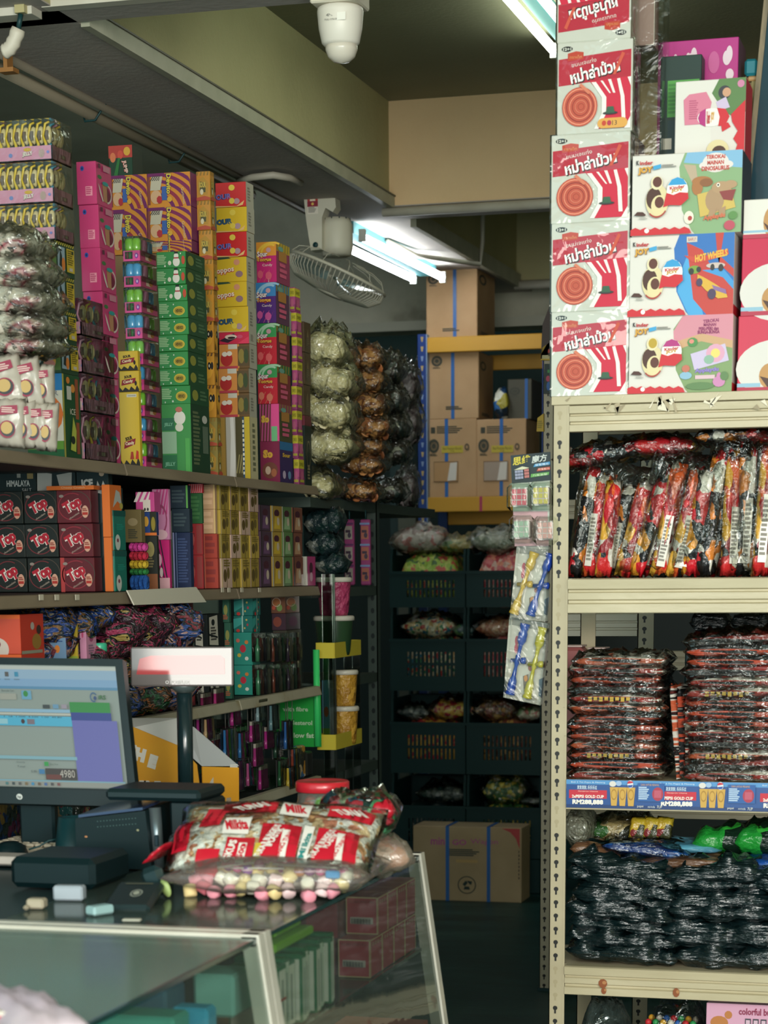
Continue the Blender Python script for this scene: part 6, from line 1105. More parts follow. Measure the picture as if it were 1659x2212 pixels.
for i, (a, e, top, ops, lab) in enumerate(((-20, 80, 1012, [('t', 'HIMALAYA', .62, .885, .5, .05, '#b8bcb8', 0, 0, .03), ('t', 'SALT', .8, .83, .2, .03, '#a8aca8'), ('r', .6, .93, .68, .97, '#8a8e88'), ('r', .82, .92, .95, .98, '#8a7a50')], 'black salt sweet pouch with white lettering above the wafer boxes'), (82, 165, 1013, [('p', [(.0, .8), (.02, .98), (.4, .96), (.38, .84), (.2, .76)], '#a8aaa4'), ('p', [(.52, .95), (.92, .97), (.9, .86), (.6, .84)], '#a0a29c')], 'black sweet pouch with silver lettering above the wafer boxes'), (167, 236, 1014, [('t', 'ICE', .34, .88, .36, .07, '#b8bab4', 3, 0, .06), ('p', [(.6, .8), (.66, .9), (.76, .84), (.84, .9), (.96, .82), (.9, .78), (.7, .8)], '#a8aaa4'), ('e', .8, .955, .08, .02, '#b8a088')], 'black ice sweet pouch above the orange box'))):
    q0 = aY(a, 1100, y)[0]; q1 = aY(e, 1100, y)[0]; b = MB(); carton(b, q0, q1, y, y + .03, ZL[1] + .0006, zt2(100, top, y), cm('#14282a'), ops); item('sweet_pouch', b, lab, 'pouch')
orf = [('r', 0, .0, .5, 1, '#cf8430')]; ors = [('r', .1, .9, .9, .97, '#c8a070'), ('p', [(.1, .72), (.3, .84), (.5, .74), (.66, .86), (.9, .72), (.6, .68), (.3, .7)], '#3a2a1c'), ('e', .12, .28, .34, .22, '#cfcac0'), ('e', .08, .36, .1, .07, '#c8a83a'), ('p', [(.4, .34), (.7, .4), (.7, .3), (.42, .24)], '#cfcac0'), ('l', .5, .04, .92, .3, 4, '#a85a2c'), ('p', [(.62, .36), (.9, .5), (.94, .44), (.7, .3)], '#8a8a3a')]
OBx = cm('#cf6a2a')
o_ = Stk(196, 213, 247, 1); o_.y0 = max(o_.y0, y + .035); pile(o_, [1050, 1162, 1276], 'orange sweet box', 'right of the maroon wafer boxes', 'box', dict(bg=OBx, f=orf, s=ors), 'orange sweet boxes')
b = MB(); q0 = aY(100, 1060, YT_)[0]; q1 = aY(202, 1060, YT_)[0]; z_ = zt2(150, 1059, YT_); b.box(q0, q1, YT_ + .002, YT_ + .055, z_ + .001, z_ + .012, OBx); Face(b, (q0, YT_ + .002, z_ + .001), (q1 - q0, 0, 0), (0, 0, .011)).draw([('t', 'Cheesy Crunch', .56, .5, .5, .6, '#d8b890')]); item('sweet_box', b, 'flat orange carton lying on the black and maroon wafer boxes', 'box')
te = [('e', .3, .2, .22, .2, '#b8bcb4'), ('e', .3, .25, .08, .05, '#7a3a4a'), ('l', .2, .5, .9, .66, 4, '#1f8070'), ('r', 0, .86, 1, 1, '#124a44')]
T_ = Stk(241, 249, 276, 1); T_.y0 = max(T_.y0, o_.y1); pile(T_, [1052, 1102, 1189, 1276], 'teal sweet box', 'right of the orange boxes', 'box', [dict(bg='#14282a', f=[], s=[('p', [(.1, .1), (.4, .9), (.7, .8), (.9, .2), (.5, .4)], '#a8aca4'), ('e', .8, .2, .14, .14, '#a89a4a')], what='black pouch with white scrawl'), dict(bg=cm('#176a5c'), f=te, s=te), dict(bg=cm('#176a5c'), f=te, s=te)], 'teal sweet boxes')
pmp = [dict(bg=noisy('fluffy_' + n_, [(.35, a), (.65, c)], 60, .9, .6, 70), what=w_) for n_, a, c, w_ in (('pink', '#b02a78', '#d04a98', 'pink'), ('red', '#9a1f30', '#c02c44', 'crimson'), ('yellow', '#a88a1c', '#c8aa34', 'yellow'), ('green', '#1c5a2c', '#2c7a3c', 'green'), ('blue', '#17407a', '#2458a0', 'blue'))]
Q = Stk(278, 315, 321, 1); zq_ = Q.bounds([1172, 1191, 1210, 1228, 1242, 1266])
for i in range(5):
    b = MB(); 
    for k in range(4): b.blob((Q.x0 + (Q.x1 - Q.x0) * (k + .5) / 4, Q.y0 + .02, (zq_[i] + zq_[i + 1]) / 2), ((Q.x1 - Q.x0) / 6.4, .02, (zq_[i] - zq_[i + 1]) / 2 * 1.02), pmp[i]['bg'], 8, 6)
    b.box(Q.x0, Q.x1, Q.y0 + .012, Q.y0 + .035, zq_[i + 1] + .001, zq_[i] - .001, pmp[i]['bg'], .006)
    item('pompom_pack', b, f'{pmp[i]["what"]} layer of fluffy sweets, {ORD[i]} in the rainbow column', 'sweets', 'rainbow fluffy sweets')
Q.y0 += .01; 
b = MB(); carton(b, Q.x0 - .01, Q.x1 - .012, Q.y0 + .0, Q.y0 + .03, zq_[0] + .001, Q.zz(1100), cm('#6a5c3a'), [('l', .2, .1, .8, .4, 5, '#3a3a2c'), ('e', .5, .62, .3, .12, '#8a7a58')]); item('snack_packet', b, 'brown snack packet on top of the rainbow column', 'packet')
def one(a, b_, c, zl, y0, y1, lab, bg, f=(), s=(), name='sweet_box', cat='box', group=None): pile(Stk(a, b_, c, zl), [y0, y1], lab, '', cat, dict(bg=bg, f=f, s=s), group, name)
S1 = Stk(313, 341, 347, 1); pile(S1, [1106, 1157, 1263], 'box', 'beside the rainbow column', 'box', [dict(bg='#1c2c5a', f=[('r', 0, 0, .5, 1, '#24407a'), ('e', .2, .6, .2, .22, '#c8963a'), ('r', .5, .05, 1, 1, '#24281c'), ('e', .75, .5, .16, .3, '#8a7a2c'), ('r', 0, 0, 1, .12, '#c86a2c')], what='navy fruit box'), dict(bg='#20241f', f=[('e', .5, .75, .3, .14, '#8a8050'), ('l', .2, .4, .8, .6, 4, '#6a6040'), ('r', 0, 0, 1, .3, '#7a4a2c')], what='black snack box')])
S2 = Stk(335, 370, 376, 1); pile(S2, [1056, 1166, 1263], 'pack', 'beside the dark blue packs', 'packet', [dict(bg=cm('#b8789a'), f=[('d', 0, .5, 1, 1, 5, .3, .5, '#a83a70'), ('o', .5, .4, .4, .3, .8, '#8a3a5c', 14), ('e', .5, .1, .4, .1, '#c8a0a8'), ('p', [(0, .2), (.4, .4), (.3, .1)], '#5a6a9a')], what='pink and white swirled pack'), dict(bg=cm('#b8246a'), f=[('d', -.3, .2, 1, 1, 7, -.4, .4, '#2a1c2c'), ('e', .4, .6, .14, .12, '#d0a0b0'), ('r', 0, 0, 1, .24, '#c89aa0'), ('e', .5, .35, .1, .1, '#c8b8b4')], what='magenta striped pack')])
q0 = aY(290, 1104, S1.y0 - .01); q1 = aY(333, 1104, S1.y0 - .01); b = MB(); carton(b, q0[0], q1[0] - .004, S1.y0 + .002, S1.y0 + .05, S1.zz(1105), S1.zz(1062), cm('#c04a86'), [('d', -.1, .5, .8, 1, 3, .25, .6, '#d8c8c4'), ('r', .4, 0, .8, .6, '#d0c4b8'), ('e', .5, .12, .05, .08, '#2a2a2a'), ('e', .66, .12, .05, .08, '#2a2a2a')]); item('sweet_packet', b, 'pink and white packet on top of the navy fruit box', 'packet')
S3 = Stk(374, 412, 420, 1); pile(S3, [1048, 1098, 1150, 1263], 'dark blue pack', 'left of the red boxes', 'packet', [dict(bg='#1c2c38', f=[('l', .1, .2, .9, .8, 4, '#3a4a50'), ('r', .9, 0, 1, 1, '#5a9a4a')]), dict(bg='#1c2c38', f=[('l', .1, .2, .9, .8, 4, '#3a4a50')]), dict(bg='#1c2a4a', f=[('r', .02, 0, .1, 1, '#8a8ab0'), ('r', .2, 0, .24, 1, '#6a7a9a'), ('l', .3, .1, .9, .9, 16, '#3a4a70')])])
RD = cm('#9a3034'); rl = [('l', .1, .1, .5, .9, 4, '#6a2428'), ('r', .6, .05, .95, .95, '#8a3a38'), ('e', .3, .5, .16, .2, '#a8504c')]
S4 = Stk(410, 441, 446, 1); pile(S4, [1045, 1065, 1131, 1199, 1263], 'red box', 'left of the peach boxes', 'box', [dict(bg=cm('#a82c34'), f=[('d', 0, 0, 1, 1, 7, .1, .5, '#b8787a')], what='flat red striped box'), dict(bg=cm('#2c5a34'), f=[('r', 0, 0, .14, 1, '#6ab058'), ('l', .2, .1, .9, .9, 6, '#3a6a3c')], what='green box'), dict(bg=RD, f=rl), dict(bg=RD, f=rl)])
PE = cm('#c8a07a'); GD = cm('#a8903c')
S5 = Stk(442, 470, 476, 1); pile(S5, [1046, 1100, 1153, 1206, 1262], 'box', 'left of the golden incense boxes', 'box', [dict(bg=PE, f=[('l', .1, .1, .9, .9, 3, '#d8b08a'), ('r', .9, 0, 1, 1, '#d8b878')], what='peach box')] * 2 + [dict(bg=cm('#a84438'), f=[('l', .1, .1, .9, .9, 3, '#8a3430'), ('r', 0, 0, .06, 1, '#c86a50')], what='brick red box')] * 2)
bnd = [1047, 1101, 1154, 1206, 1261]
def row(b_, c, ys, n_, cols, ops, what, where, grp, extra=None):
    s = Stk(b_ - 30, b_, c, 1); zs = s.bounds(ys); dy = (s.y1 - s.y0) / n_; cn = ['nearest', 'second', 'third', 'fourth', 'fifth']
    for i in range(len(zs) - 1):
        for k in range(n_):
            col = cols[(i + k * 1) % len(cols)] if extra is None else cols[k]; b = MB(); carton(b, s.x0, s.x1 + .002 * ((i * 3 + k) % 2), s.y0 + dy * k + .0006, s.y0 + dy * (k + 1) - .0006, zs[i + 1] + .0006, zs[i], col, (), ops(col, i, k)); item('sweet_box', b, f'{("top", "second", "third", "bottom")[i] if len(zs) == 5 else ("top", "middle", "bottom")[i]} row, {cn[k]} {what(k)} {where}', 'box', grp)
row(478, 561, bnd, 4, [GD, cm('#b89c44'), cm('#a08838'), cm('#c8a894')], lambda c, i, k: [('e', .35, .42, .16, .22, '#5a4a24'), ('e', .68, .5, .12, .2, '#6a5a2c'), ('r', .0, 0, .08, 1, '#d8c088' if k % 2 == 0 else '#c8a8a0'), ('l', .2, .7, .9, .95, 3, '#7a6830'), ('r', .48, 0, .52, 1, '#6a5c28')], lambda k: 'golden incense box', 'of the golden block on the second shelf', 'golden boxes')
gc = [cm('#4a3444'), cm('#a88a3a'), cm('#5a7a48'), cm('#7a4a38')]
row(564, 655, [1090, 1147, 1202, 1261], 4, gc, lambda c, i, k: [('e', .5, .72, .24, .14, '#4a2430'), ('p', [(.3, .6), (.7, .6), (.8, .1), (.2, .1)], ('#6a4a6a', '#c8a838', '#8aa87a', '#b08a6a')[k]), ('e', .6, .4, .12, .16, '#c0b09a'), ('r', 0, 0, .08, 1, '#c8c4b4' if k in (1, 2) else '#3a3030')], lambda k: ('dark plum', 'yellow', 'green', 'brown')[k] + ' sticker box', 'of the picture block on the second shelf', 'picture boxes', True)
one(652, 664, 684, 1, 1202, 1260, 'pink box with a white end at the end of the second shelf', cm('#b8b4a8'), (), [('r', .1, 0, 1, 1, '#a83a70'), ('e', .5, .6, .2, .2, '#4a2434'), ('e', .5, .3, .16, .16, '#c8a0b0')])
b = MB(); s = Stk(640, 657, 700, 1, XF - .12); b.box(s.x0, s.x1, s.y0, s.y0 + .1, ZL[1] + .001, s.zz(1112), '#16302f', .004); Face(b, (s.x0, s.y0, ZL[1]), (s.x1 - s.x0, 0, 0), (0, 0, s.zz(1112) - ZL[1])).draw([('r', .1, .7, .9, .95, '#3a2c28'), ('l', .1, .1, .9, .6, 3, '#3a4a4a')]); item('carton', b, 'dark carton at the back end of the second shelf', 'box')
# white paper flap on the second shelf rail
b = MB(); pA_, pB_ = aX(275, 1275, XS + .016), aX(424, 1268, XS + .016); b.add([pA_, pB_, pB_ + V3((.02, .03, -.045)), pA_ + V3((.02, .0, -.04)), pA_ + V3((-.004, 0, 0)), pB_ + V3((-.004, 0, 0)), pB_ + V3((.016, .03, -.045)), pA_ + V3((.016, 0, -.04))], [(0, 1, 2, 3), (7, 6, 5, 4), (0, 4, 5, 1), (1, 5, 6, 2), (2, 6, 7, 3), (3, 7, 4, 0)], '#c4bfae'); item('paper_flap', b, 'white paper flap hanging over the second shelf rail', 'label')
for k, px in enumerate((88, 122, 166, 480, 494, 522, 560)):
    p = aX(px, 1286 if px < 200 else 1271, XS + .0135); b = MB(); b.box(p[0], p[0] + .002, p[1] - .012, p[1] + .012, p[2] - .012, p[2] + .002, '#b8b09c'); item('price_tag', b, f'{("first", "second", "third", "fourth", "fifth", "sixth", "last")[k]} torn tag from the left on the second shelf rail', 'label', 'torn tags on the second shelf rail')
# =========================== third shelf
foil = [noisy('streaky_foil_%d' % i, [(0, c[0]), (.4, c[1]), (.47, c[2]), (.53, c[3]), (.58, c[4]), (.66, c[5]), (.74, c[0])], 7, .22, .8, 24, stretch=(1.2, 5, 5), inter='CONSTANT', spec=.7, detail=3) for i, c in enumerate((['#10202a', '#1c3a78', '#122028', '#7a5a34', '#2a4a8a', '#a8a08a'], ['#121c1c', '#3a2030', '#2a2420', '#983454', '#16241f', '#a08a48'], ['#12221c', '#1f4a2c', '#2a2418', '#86502a', '#141f1c', '#b0a050'], ['#181a1c', '#742430', '#182028', '#2c4a86', '#a88478', '#181c1e']))]
rr = random.Random(5); k = 0
pos = ['top row, leftmost', 'top row, second', 'top row, third', 'top row, fourth', 'top row, rightmost', 'second row, leftmost', 'second row, second', 'second row, third', 'second row, fourth', 'second row, rightmost', 'third row, leftmost', 'third row, second', 'third row, third', 'third row, fourth', 'third row, rightmost', 'bottom row, leftmost', 'bottom row, second', 'bottom row, third', 'bottom row, fourth', 'bottom row, rightmost']
for r in range(4):
    for c in range(5):
        px = 95 + 68 * c + rr.uniform(-12, 12); y = 5.28 + .17 * c; z = ZL[2] + .008 + (3 - r) * .072; x = solve(V3((-2.5, y, z)), 0, px)[0]; tl = rr.uniform(-.35, .3); yw = rr.uniform(-.5, .5)
        ax_ = V3((math.cos(tl) * math.cos(yw), math.sin(yw), math.sin(tl))).normalized(); ay_ = V3((-math.sin(yw), math.cos(yw), .25)).normalized(); az = ax_.cross(ay_).normalized(); ay_ = az.cross(ax_)
        b = MB(); b.pillow(.19, .17, .085, foil[rr.randrange(4)], 700 + k, 12, .3, 3, place((x, y, z), ax_, ay_, az), 4); item('foil_packet', b, f'crumpled foil sweet packet on the third shelf, {pos[k]} of the heap', 'packet', 'heap of foil packets'); k += 1
L3 = Stk(-30, 55, 106, 2); pile(L3, [1328, 1414, 1500, 1600], 'orange red sweet carton', 'behind the monitor on the third shelf', 'box', dict(bg=cm('#c8482a'), f=[('r', 0, .9, 1, 1, '#d8622c'), ('e', .4, .12, .3, .3, '#c8bcb0'), ('e', .2, .25, .3, .16, '#7a2c3c')], s=[('r', 0, 0, 1, 1, '#b03828'), ('e', .68, .3, .2, .2, '#8a6a30'), ('e', .78, .6, .1, .12, '#3a2a24'), ('e', .5, .7, .08, .1, '#a09a90'), ('r', 0, 0, .9, .08, '#8a8a78')]), 'orange cartons')
for i, (a, b_, c, col, fc, lab) in enumerate(((110, 146, 150, '#6a8aa8', [('e', .4, .75, .14, .1, '#a83a34'), ('e', .5, .3, .16, .12, '#c87a34'), ('l', .1, .5, .9, .6, 2, '#2c4a7a')], 'blue toy sweet box'), (147, 175, 180, '#b8a034', [('e', .4, .7, .14, .1, '#a83a34'), ('e', .6, .3, .16, .12, '#b85a34'), ('r', 0, 0, 1, .08, '#8aa03a')], 'yellow toy sweet box'), (176, 190, 214, '#c88aa8', [('e', .5, .7, .14, .1, '#b84a70')], 'pink toy sweet box'))):
    s = Stk(a, b_, c, 2, XF + .02 * 0); pile(s, [1348 + 4 * (i == 0), 1424, 1500, 1580], lab, 'behind the top edge of the monitor', 'box', dict(bg=cm(col), f=fc, s=[('e', .5, .6, .2, .12, '#9a4a70'), ('l', .2, .1, .8, .4, 4, '#8a6a80')]))
# jar with mint lid
s = Stk(200, 238, 244, 2, XF + .0); c0 = V3((solve(V3((XF, s.y0, 1.3)), 0, 218)[0], s.y0 + .0, ZL[2] + .001)); zl_ = aY(218, 1417, c0[1])[2]; zt_ = aY(218, 1389, c0[1])[2]
c0[1] -= .06; c0[0] = solve(V3((c0[0], c0[1], 1.3)), 0, 218)[0]; zl_ = aY(218, 1417, c0[1])[2]; zt_ = aY(218, 1389, c0[1])[2]
t = thing('jar', c0, 'clear jar with a mint green lid behind the monitor', 'jar'); b = MB(); b.lathe(c0, [(.03, 0), (.032, .01), (.032, zl_ - c0[2] - .02), (.02, zl_ - c0[2])], film('jar_clear', base=.06, crinkle=.1, opaque=.15), 20); part('body', b, t)
b = MB(); b.lathe((c0[0], c0[1], zl_ + .0005), [(.0205, 0), (.0205, zt_ - zl_ - .004), (.018, zt_ - zl_), (0, zt_ - zl_)], M('#3fb08a', .3), 20); part('lid', b, t)
b = MB(); b.lathe(c0 + V3((0, 0, .004)), [(.028, 0), (.028, .1), (0, .1)], S_red, 14); part('sweets', b, t)
dr = [('r', .45, 0, .55, 1, '#a83a3c'), ('l', .1, .2, .4, .8, 3, '#2a1416'), ('e', .75, .3, .14, .2, '#8a3034')]
M1 = Stk(360, 396, 424, 2); pile(M1, [1288, 1343, 1397, 1452, 1552], 'dark red box', 'left of the black and white boxes', 'box', dict(bg=cm('#5c1c22'), f=dr, s=dr), 'dark red boxes')
bw = [('p', [(.12, .06), (.12, .9), (.62, .96), (.66, .02)], '#c4c0b0'), ('l', .2, .16, .56, .6, 5, '#4a4a44'), ('e', .34, .74, .1, .1, '#1c2424'), ('p', [(.1, .34), (.6, .24), (.6, .3), (.1, .4)], '#1c2424')]
M2 = Stk(423, 452, 488, 2); pile(M2, [1327, 1398, 1470, 1542], 'black and white box', 'beside the display pole on the third shelf', 'box', dict(bg='#161e1e', f=bw, s=bw), 'black and white boxes')
M2b = Stk(486, 500, 506, 2); pile(M2b, [1290, 1345, 1400, 1455, 1520], 'green card box', 'left of the teal packets', 'box', dict(bg='#2c5a48', f=[('e', .5, .5, .3, .2, '#8a8a4a'), ('l', .1, .1, .9, .3, 3, '#a85a3c')]), 'green card boxes')
tl_ = cm('#1c6a62'); tf = [('p', [(.0, .2), (.45, .5), (.44, .9), (0, .8)], '#3a9a90'), ('e', .75, .45, .05, .08, '#a83a44'), ('e', .7, .75, .05, .06, '#c8b060'), ('e', .6, .25, .04, .06, '#c8b060'), ('r', .45, 0, .52, 1, '#9ac0b4'), ('e', .25, .1, .1, .1, '#b83a34')]
M3 = Stk(508, 548, 566, 2); pile(M3, [1292, 1330, 1366, 1437, 1505], 'teal packet', 'in the middle of the third shelf', 'packet', [dict(bg=tl_, f=tf, s=tf)] * 2 + [dict(bg=cm('#2a8a7a'), f=[('e', .5, .5, .16, .12, '#b82c3c'), ('e', .3, .3, .1, .06, '#c8b040'), ('e', .7, .7, .1, .06, '#c87a3a'), ('e', .7, .2, .1, .06, '#d0d0c0'), ('e', .25, .75, .1, .06, '#c86a5a')], s=[('l', .2, .1, .8, .9, 5, '#8ab0a4')], what='teal card with red starfish')] * 2, 'teal packets')
brf = [('e', .4, .6, .3, .22, '#a8683c'), ('e', .6, .3, .2, .2, '#6a8a4a'), ('o', .4, .6, .32, .25, .85, '#c8b09a', 14), ('e', .2, .3, .12, .12, '#b8503c')]
M4 = Stk(590, 620, 652, 2); pile(M4, [1285, 1325, 1362, 1424, 1492], 'brown packet', 'right of the teal packets', 'packet', [dict(bg=cm('#6a4430'), f=brf, s=brf), dict(bg=cm('#3a2430'), f=[('e', .4, .5, .3, .3, '#7a3a2c')], s=[('e', .5, .5, .3, .3, '#5a2c4a')])] + [dict(bg='#3a3a2c', f=[('l', .1, .2, .9, .8, 3, '#7a7460')], s=[('r', .1 + .2 * i, .1, .22 + .2 * i, .9, ('#5a7a50', '#8a4a38', '#4a3a4a', '#b0a890')[i]) for i in range(4)])] * 2, 'brown packets')
one(654, 662, 686, 2, 1278, 1335, 'golden box hanging at the end of the third shelf', cm('#a87a2c'), (), [('l', .1, .1, .9, .5, 4, '#3a3a1c'), ('e', .5, .7, .3, .16, '#7a8a3a')]) if False else None
# clear packs of little bottles on the third shelf
for r, (y0_, y1_) in enumerate(((1368, 1430), (1436, 1494))):
    for k in range(3):
        s = Stk(545, 562 + 32 * k, 592 + 32 * k, 2, XF + .03); z0 = s.zz(y1_) if r == 0 else ZL[2] + .001; z1 = s.zz(y0_)
        if k == 0 and False: continue
        t = thing('bottle_pack', (s.x1, s.y0, z0), f'clear pack of little bottles, {("upper", "lower")[r]} row, {("nearest", "middle", "farthest")[k]} on the third shelf', 'packet', 'clear packs of little bottles')
        for i in range(4):
            b = MB(); yy = s.y0 + (s.y1 - s.y0) * (i + .5) / 4; b.lathe((s.x1 - .012, yy, z0 + .001), [(.008, 0), (.009, (z1 - z0) * .5), (.004, (z1 - z0) * .6), (.004, (z1 - z0) * .8), (0, (z1 - z0) * .82)], M(['#3f7a58', '#8a4438', '#4a3a50', '#a8a08c'][(i + k) % 4], .25, coat=.5), 10); part('bottle', b, t)
        b = MB(); b.box(s.x1 - .026, s.x1 + .0, s.y0, s.y1, z0 + .0005, z1, FILMB); part('clear_wrap', b, t)
# =========================== bottom shelf: pens and hair pieces
pc = ['#b8348a', '#3a78b8', '#c05a90', '#4a9a3c', '#7a3a8a', '#2c4a5a', '#c8a04a', '#a83a6a']
spec = [(432, 1606, 1545, 5, ['#a83a86', '#8a3478'], 'pack of purple wands on the bottom shelf, left'), (462, 1650, 1590, 4, ['#7a2438', '#8a3448'], 'pack of dark red sticks on the bottom shelf'), (488, 1650, 1578, 4, ['#3a78b8', '#c05a90', '#4a9a3c', '#6a8ab0'], 'pack of blue pink and green sticks, upper left'), (505, 1570, 1525, 5, ['#b8348a', '#c8b8b0'], 'pack of pink tipped pens at the top of the bottom shelf'), (545, 1605, 1560, 5, ['#b8348a', '#c0a0ac'], 'upper pack of magenta capped pens'), (552, 1658, 1608, 5, ['#a8347a', '#6a2c3c'], 'middle pack of magenta capped pens'), (562, 1708, 1655, 5, ['#b8348a', '#4a2c34'], 'lowest pack of magenta capped pens'), (508, 1712, 1648, 4, ['#4a9a3c', '#3a78b8', '#c05a90', '#8a3a8a'], 'lower pack of green blue and pink sticks'), (588, 1580, 1525, 5, ['#6a8a94', '#3a5058', '#8aa0a4'], 'upper pack of grey hair clips'), (596, 1640, 1584, 5, ['#2c4a3c', '#3a5a48', '#20343a'], 'middle pack of dark green pens'), (604, 1700, 1645, 5, ['#2c5a3c', '#3a4a38', '#24402c'], 'lower pack of dark green pens'), (632, 1690, 1620, 4, ['#8a3a2c', '#3a7ab0', '#c8a83a', '#5a5048'], 'pack of blue and yellow pens near the green poster')]
spec += [(442, 1545, 1500, 5, ['#8a2c5a', '#c0a8a0'], 'dark pink tipped pens hanging under the third shelf rail, left'), (470, 1540, 1490, 5, ['#b8347a', '#d0c4bc'], 'pink tipped pens hanging under the third shelf rail, right'), (448, 1600, 1555, 4, ['#c8a078', '#a83a86', '#7a2c6a', '#c8a078'], 'pack of tan and purple sticks beside the display pole'), (520, 1640, 1585, 4, ['#3a78b8', '#c05a90', '#4a9a3c', '#8a3a8a'], 'pack of blue pink green sticks, upper middle'), (536, 1700, 1650, 4, ['#c05a90', '#3a78b8', '#b8348a', '#4a9a3c'], 'pack of pink and blue sticks, lower middle'), (560, 1560, 1515, 5, ['#8aa0a8', '#4a6068', '#a0b0b0'], 'pack of silver hair clips below the third shelf'), (576, 1620, 1572, 5, ['#b8348a', '#c8b0b4'], 'pack of magenta capped pens right of centre'), (618, 1620, 1560, 4, ['#3a6ab0', '#8a3a48', '#5a7a8a', '#2c3c50'], 'pack of blue and red clips beside the green poster'), (622, 1705, 1660, 4, ['#c8a83a', '#3a7ab0', '#a84a3a', '#4a6a4a'], 'pack of yellow blue and red pens at the far right')]
for i, (px, yb_, yt_, n_, cols, lab) in enumerate(spec):
    s = Stk(px - 10, px, px + 42, 3, XF + .01 + .014 * (i % 3)); z0 = s.zz(yb_); z1 = s.zz(yt_); hang = ZL[2] - .035
    t = thing('stick_pack', (s.x1, s.y0, z0), lab, 'packet', 'hanging packs on the bottom shelf'); yl_ = .03 + .05
    b = MB(); b.box(s.x1 - .012, s.x1 - .009, s.y0, s.y0 + .085, z0, z1 + .004, '#3c3a3c'); b.tube([(s.x1 - .01, s.y0 + .04, z1), (s.x1 - .01, s.y0 + .04, hang)], .0015, '#5a5a54', 4); part('card', b, t)
    for k in range(n_):
        b = MB(); yy = s.y0 + .085 * (k + .5) / n_; b.tube([(s.x1 - .003, yy, z0 + .003), (s.x1 - .003, yy, z0 + (z1 - z0) * .4), (s.x1 - .003, yy, z0 + (z1 - z0) * .42), (s.x1 - .003, yy, z1)], [.0075, .0075, .0055, .0045], M(cols[k % len(cols)] if len(cols) > 2 else cols[0], .25, coat=.5), 8)
        if len(cols) == 2: b.tube([(s.x1 - .003, yy, z0 + (z1 - z0) * .42), (s.x1 - .003, yy, z1 + .001)], .0048, M('#b8aca4', .25), 8)
        part('stick', b, t)
    b = MB(); b.box(s.x1 - .013, s.x1 + .006, s.y0 - .001, s.y0 + .087, z0 - .001, z1 + .005, FILMB); part('clear_wrap', b, t)
for i, (px, y0_, y1_, col, lab) in enumerate(((648, 1612, 1690, packmat('q', ['#a87a2c', '#b83a5c', '#3a6a9a', '#c8b08a', '#2c2c24'], 20), 'colourful toy packet near the green poster'), (664, 1625, 1688, M('#1c1e1c', .4), 'black packet at the end of the bottom shelf'))):
    s = Stk(px - 12, px, px + 24, 3, XF + .01); b = MB(); b.box(s.x1 - .03, s.x1, s.y0, s.y0 + .07, ZL[3] + .001, s.zz(y0_), col, .006); item('toy_packet', b, lab, 'packet')
# dark stock filling the back of the lower shelves
for k, (z0, z1) in enumerate(((ZL[3], ZL[3] + .2), (.3, .7))):
    for j in range(3): b = MB(); y0 = (4.6, 5.65, 6.55)[j]; b.box(-2.9, -2.5, y0, y0 + .75, z0 + .001, z1, packmat('u%d' % j, [['#2a3a38', '#5a2a4a', '#24406a', '#7a6a3a'], ['#24302c', '#6a2c3c', '#2c5a5a', '#8a7a5a'], ['#2a2c38', '#3a6a4a', '#7a3a5a', '#4a4a3a']][j], 30), .01); item('carton', b, f'{("printed", "mixed colour", "patterned")[j]} carton at the back of the {("bottom", "lowest")[k]} shelf, {("near", "middle", "far")[j]} bay', 'box')
# green poster at the shelf end
yp = 7.385; q0 = aY(585, 1612, yp); q1 = aY(694, 1612, yp); zt_ = aY(690, 1405, yp)[2]; GP = M('#1f9a3c', .4)
t = thing('poster', ((q0[0] + q1[0]) / 2, yp, q0[2]), 'bright green poster with white lettering at the end of the shelving', 'poster')
b = MB(); b.box(q0[0], q1[0], yp, yp + .004, q0[2], aY(640, 1490, yp)[2], GP); f = Face(b, (q0[0], yp, q0[2]), (q1[0] - q0[0], 0, 0), (0, 0, aY(640, 1490, yp)[2] - q0[2])); f.draw([('t', 'with fibre', .5, .66, .5, .08, '#a8c8a4', 0, 0, .03), ('t', 'cholesterol', .55, .42, .56, .08, '#a8c8a4', 0, 0, .03), ('t', 'low fat', .66, .2, .4, .09, '#b8d0b0', 0, 0, .03), ('r', .3, .86, .78, .97, '#123a34')]); part('panel', b, t)
b = MB(); b.lathe((q1[0] - .014, yp - .0, aY(690, 1612, yp)[2]), [(.012, 0), (.012, zt_ - q0[2])], M('#3ac86a', .4), 14); part('rolled_edge', b, t)
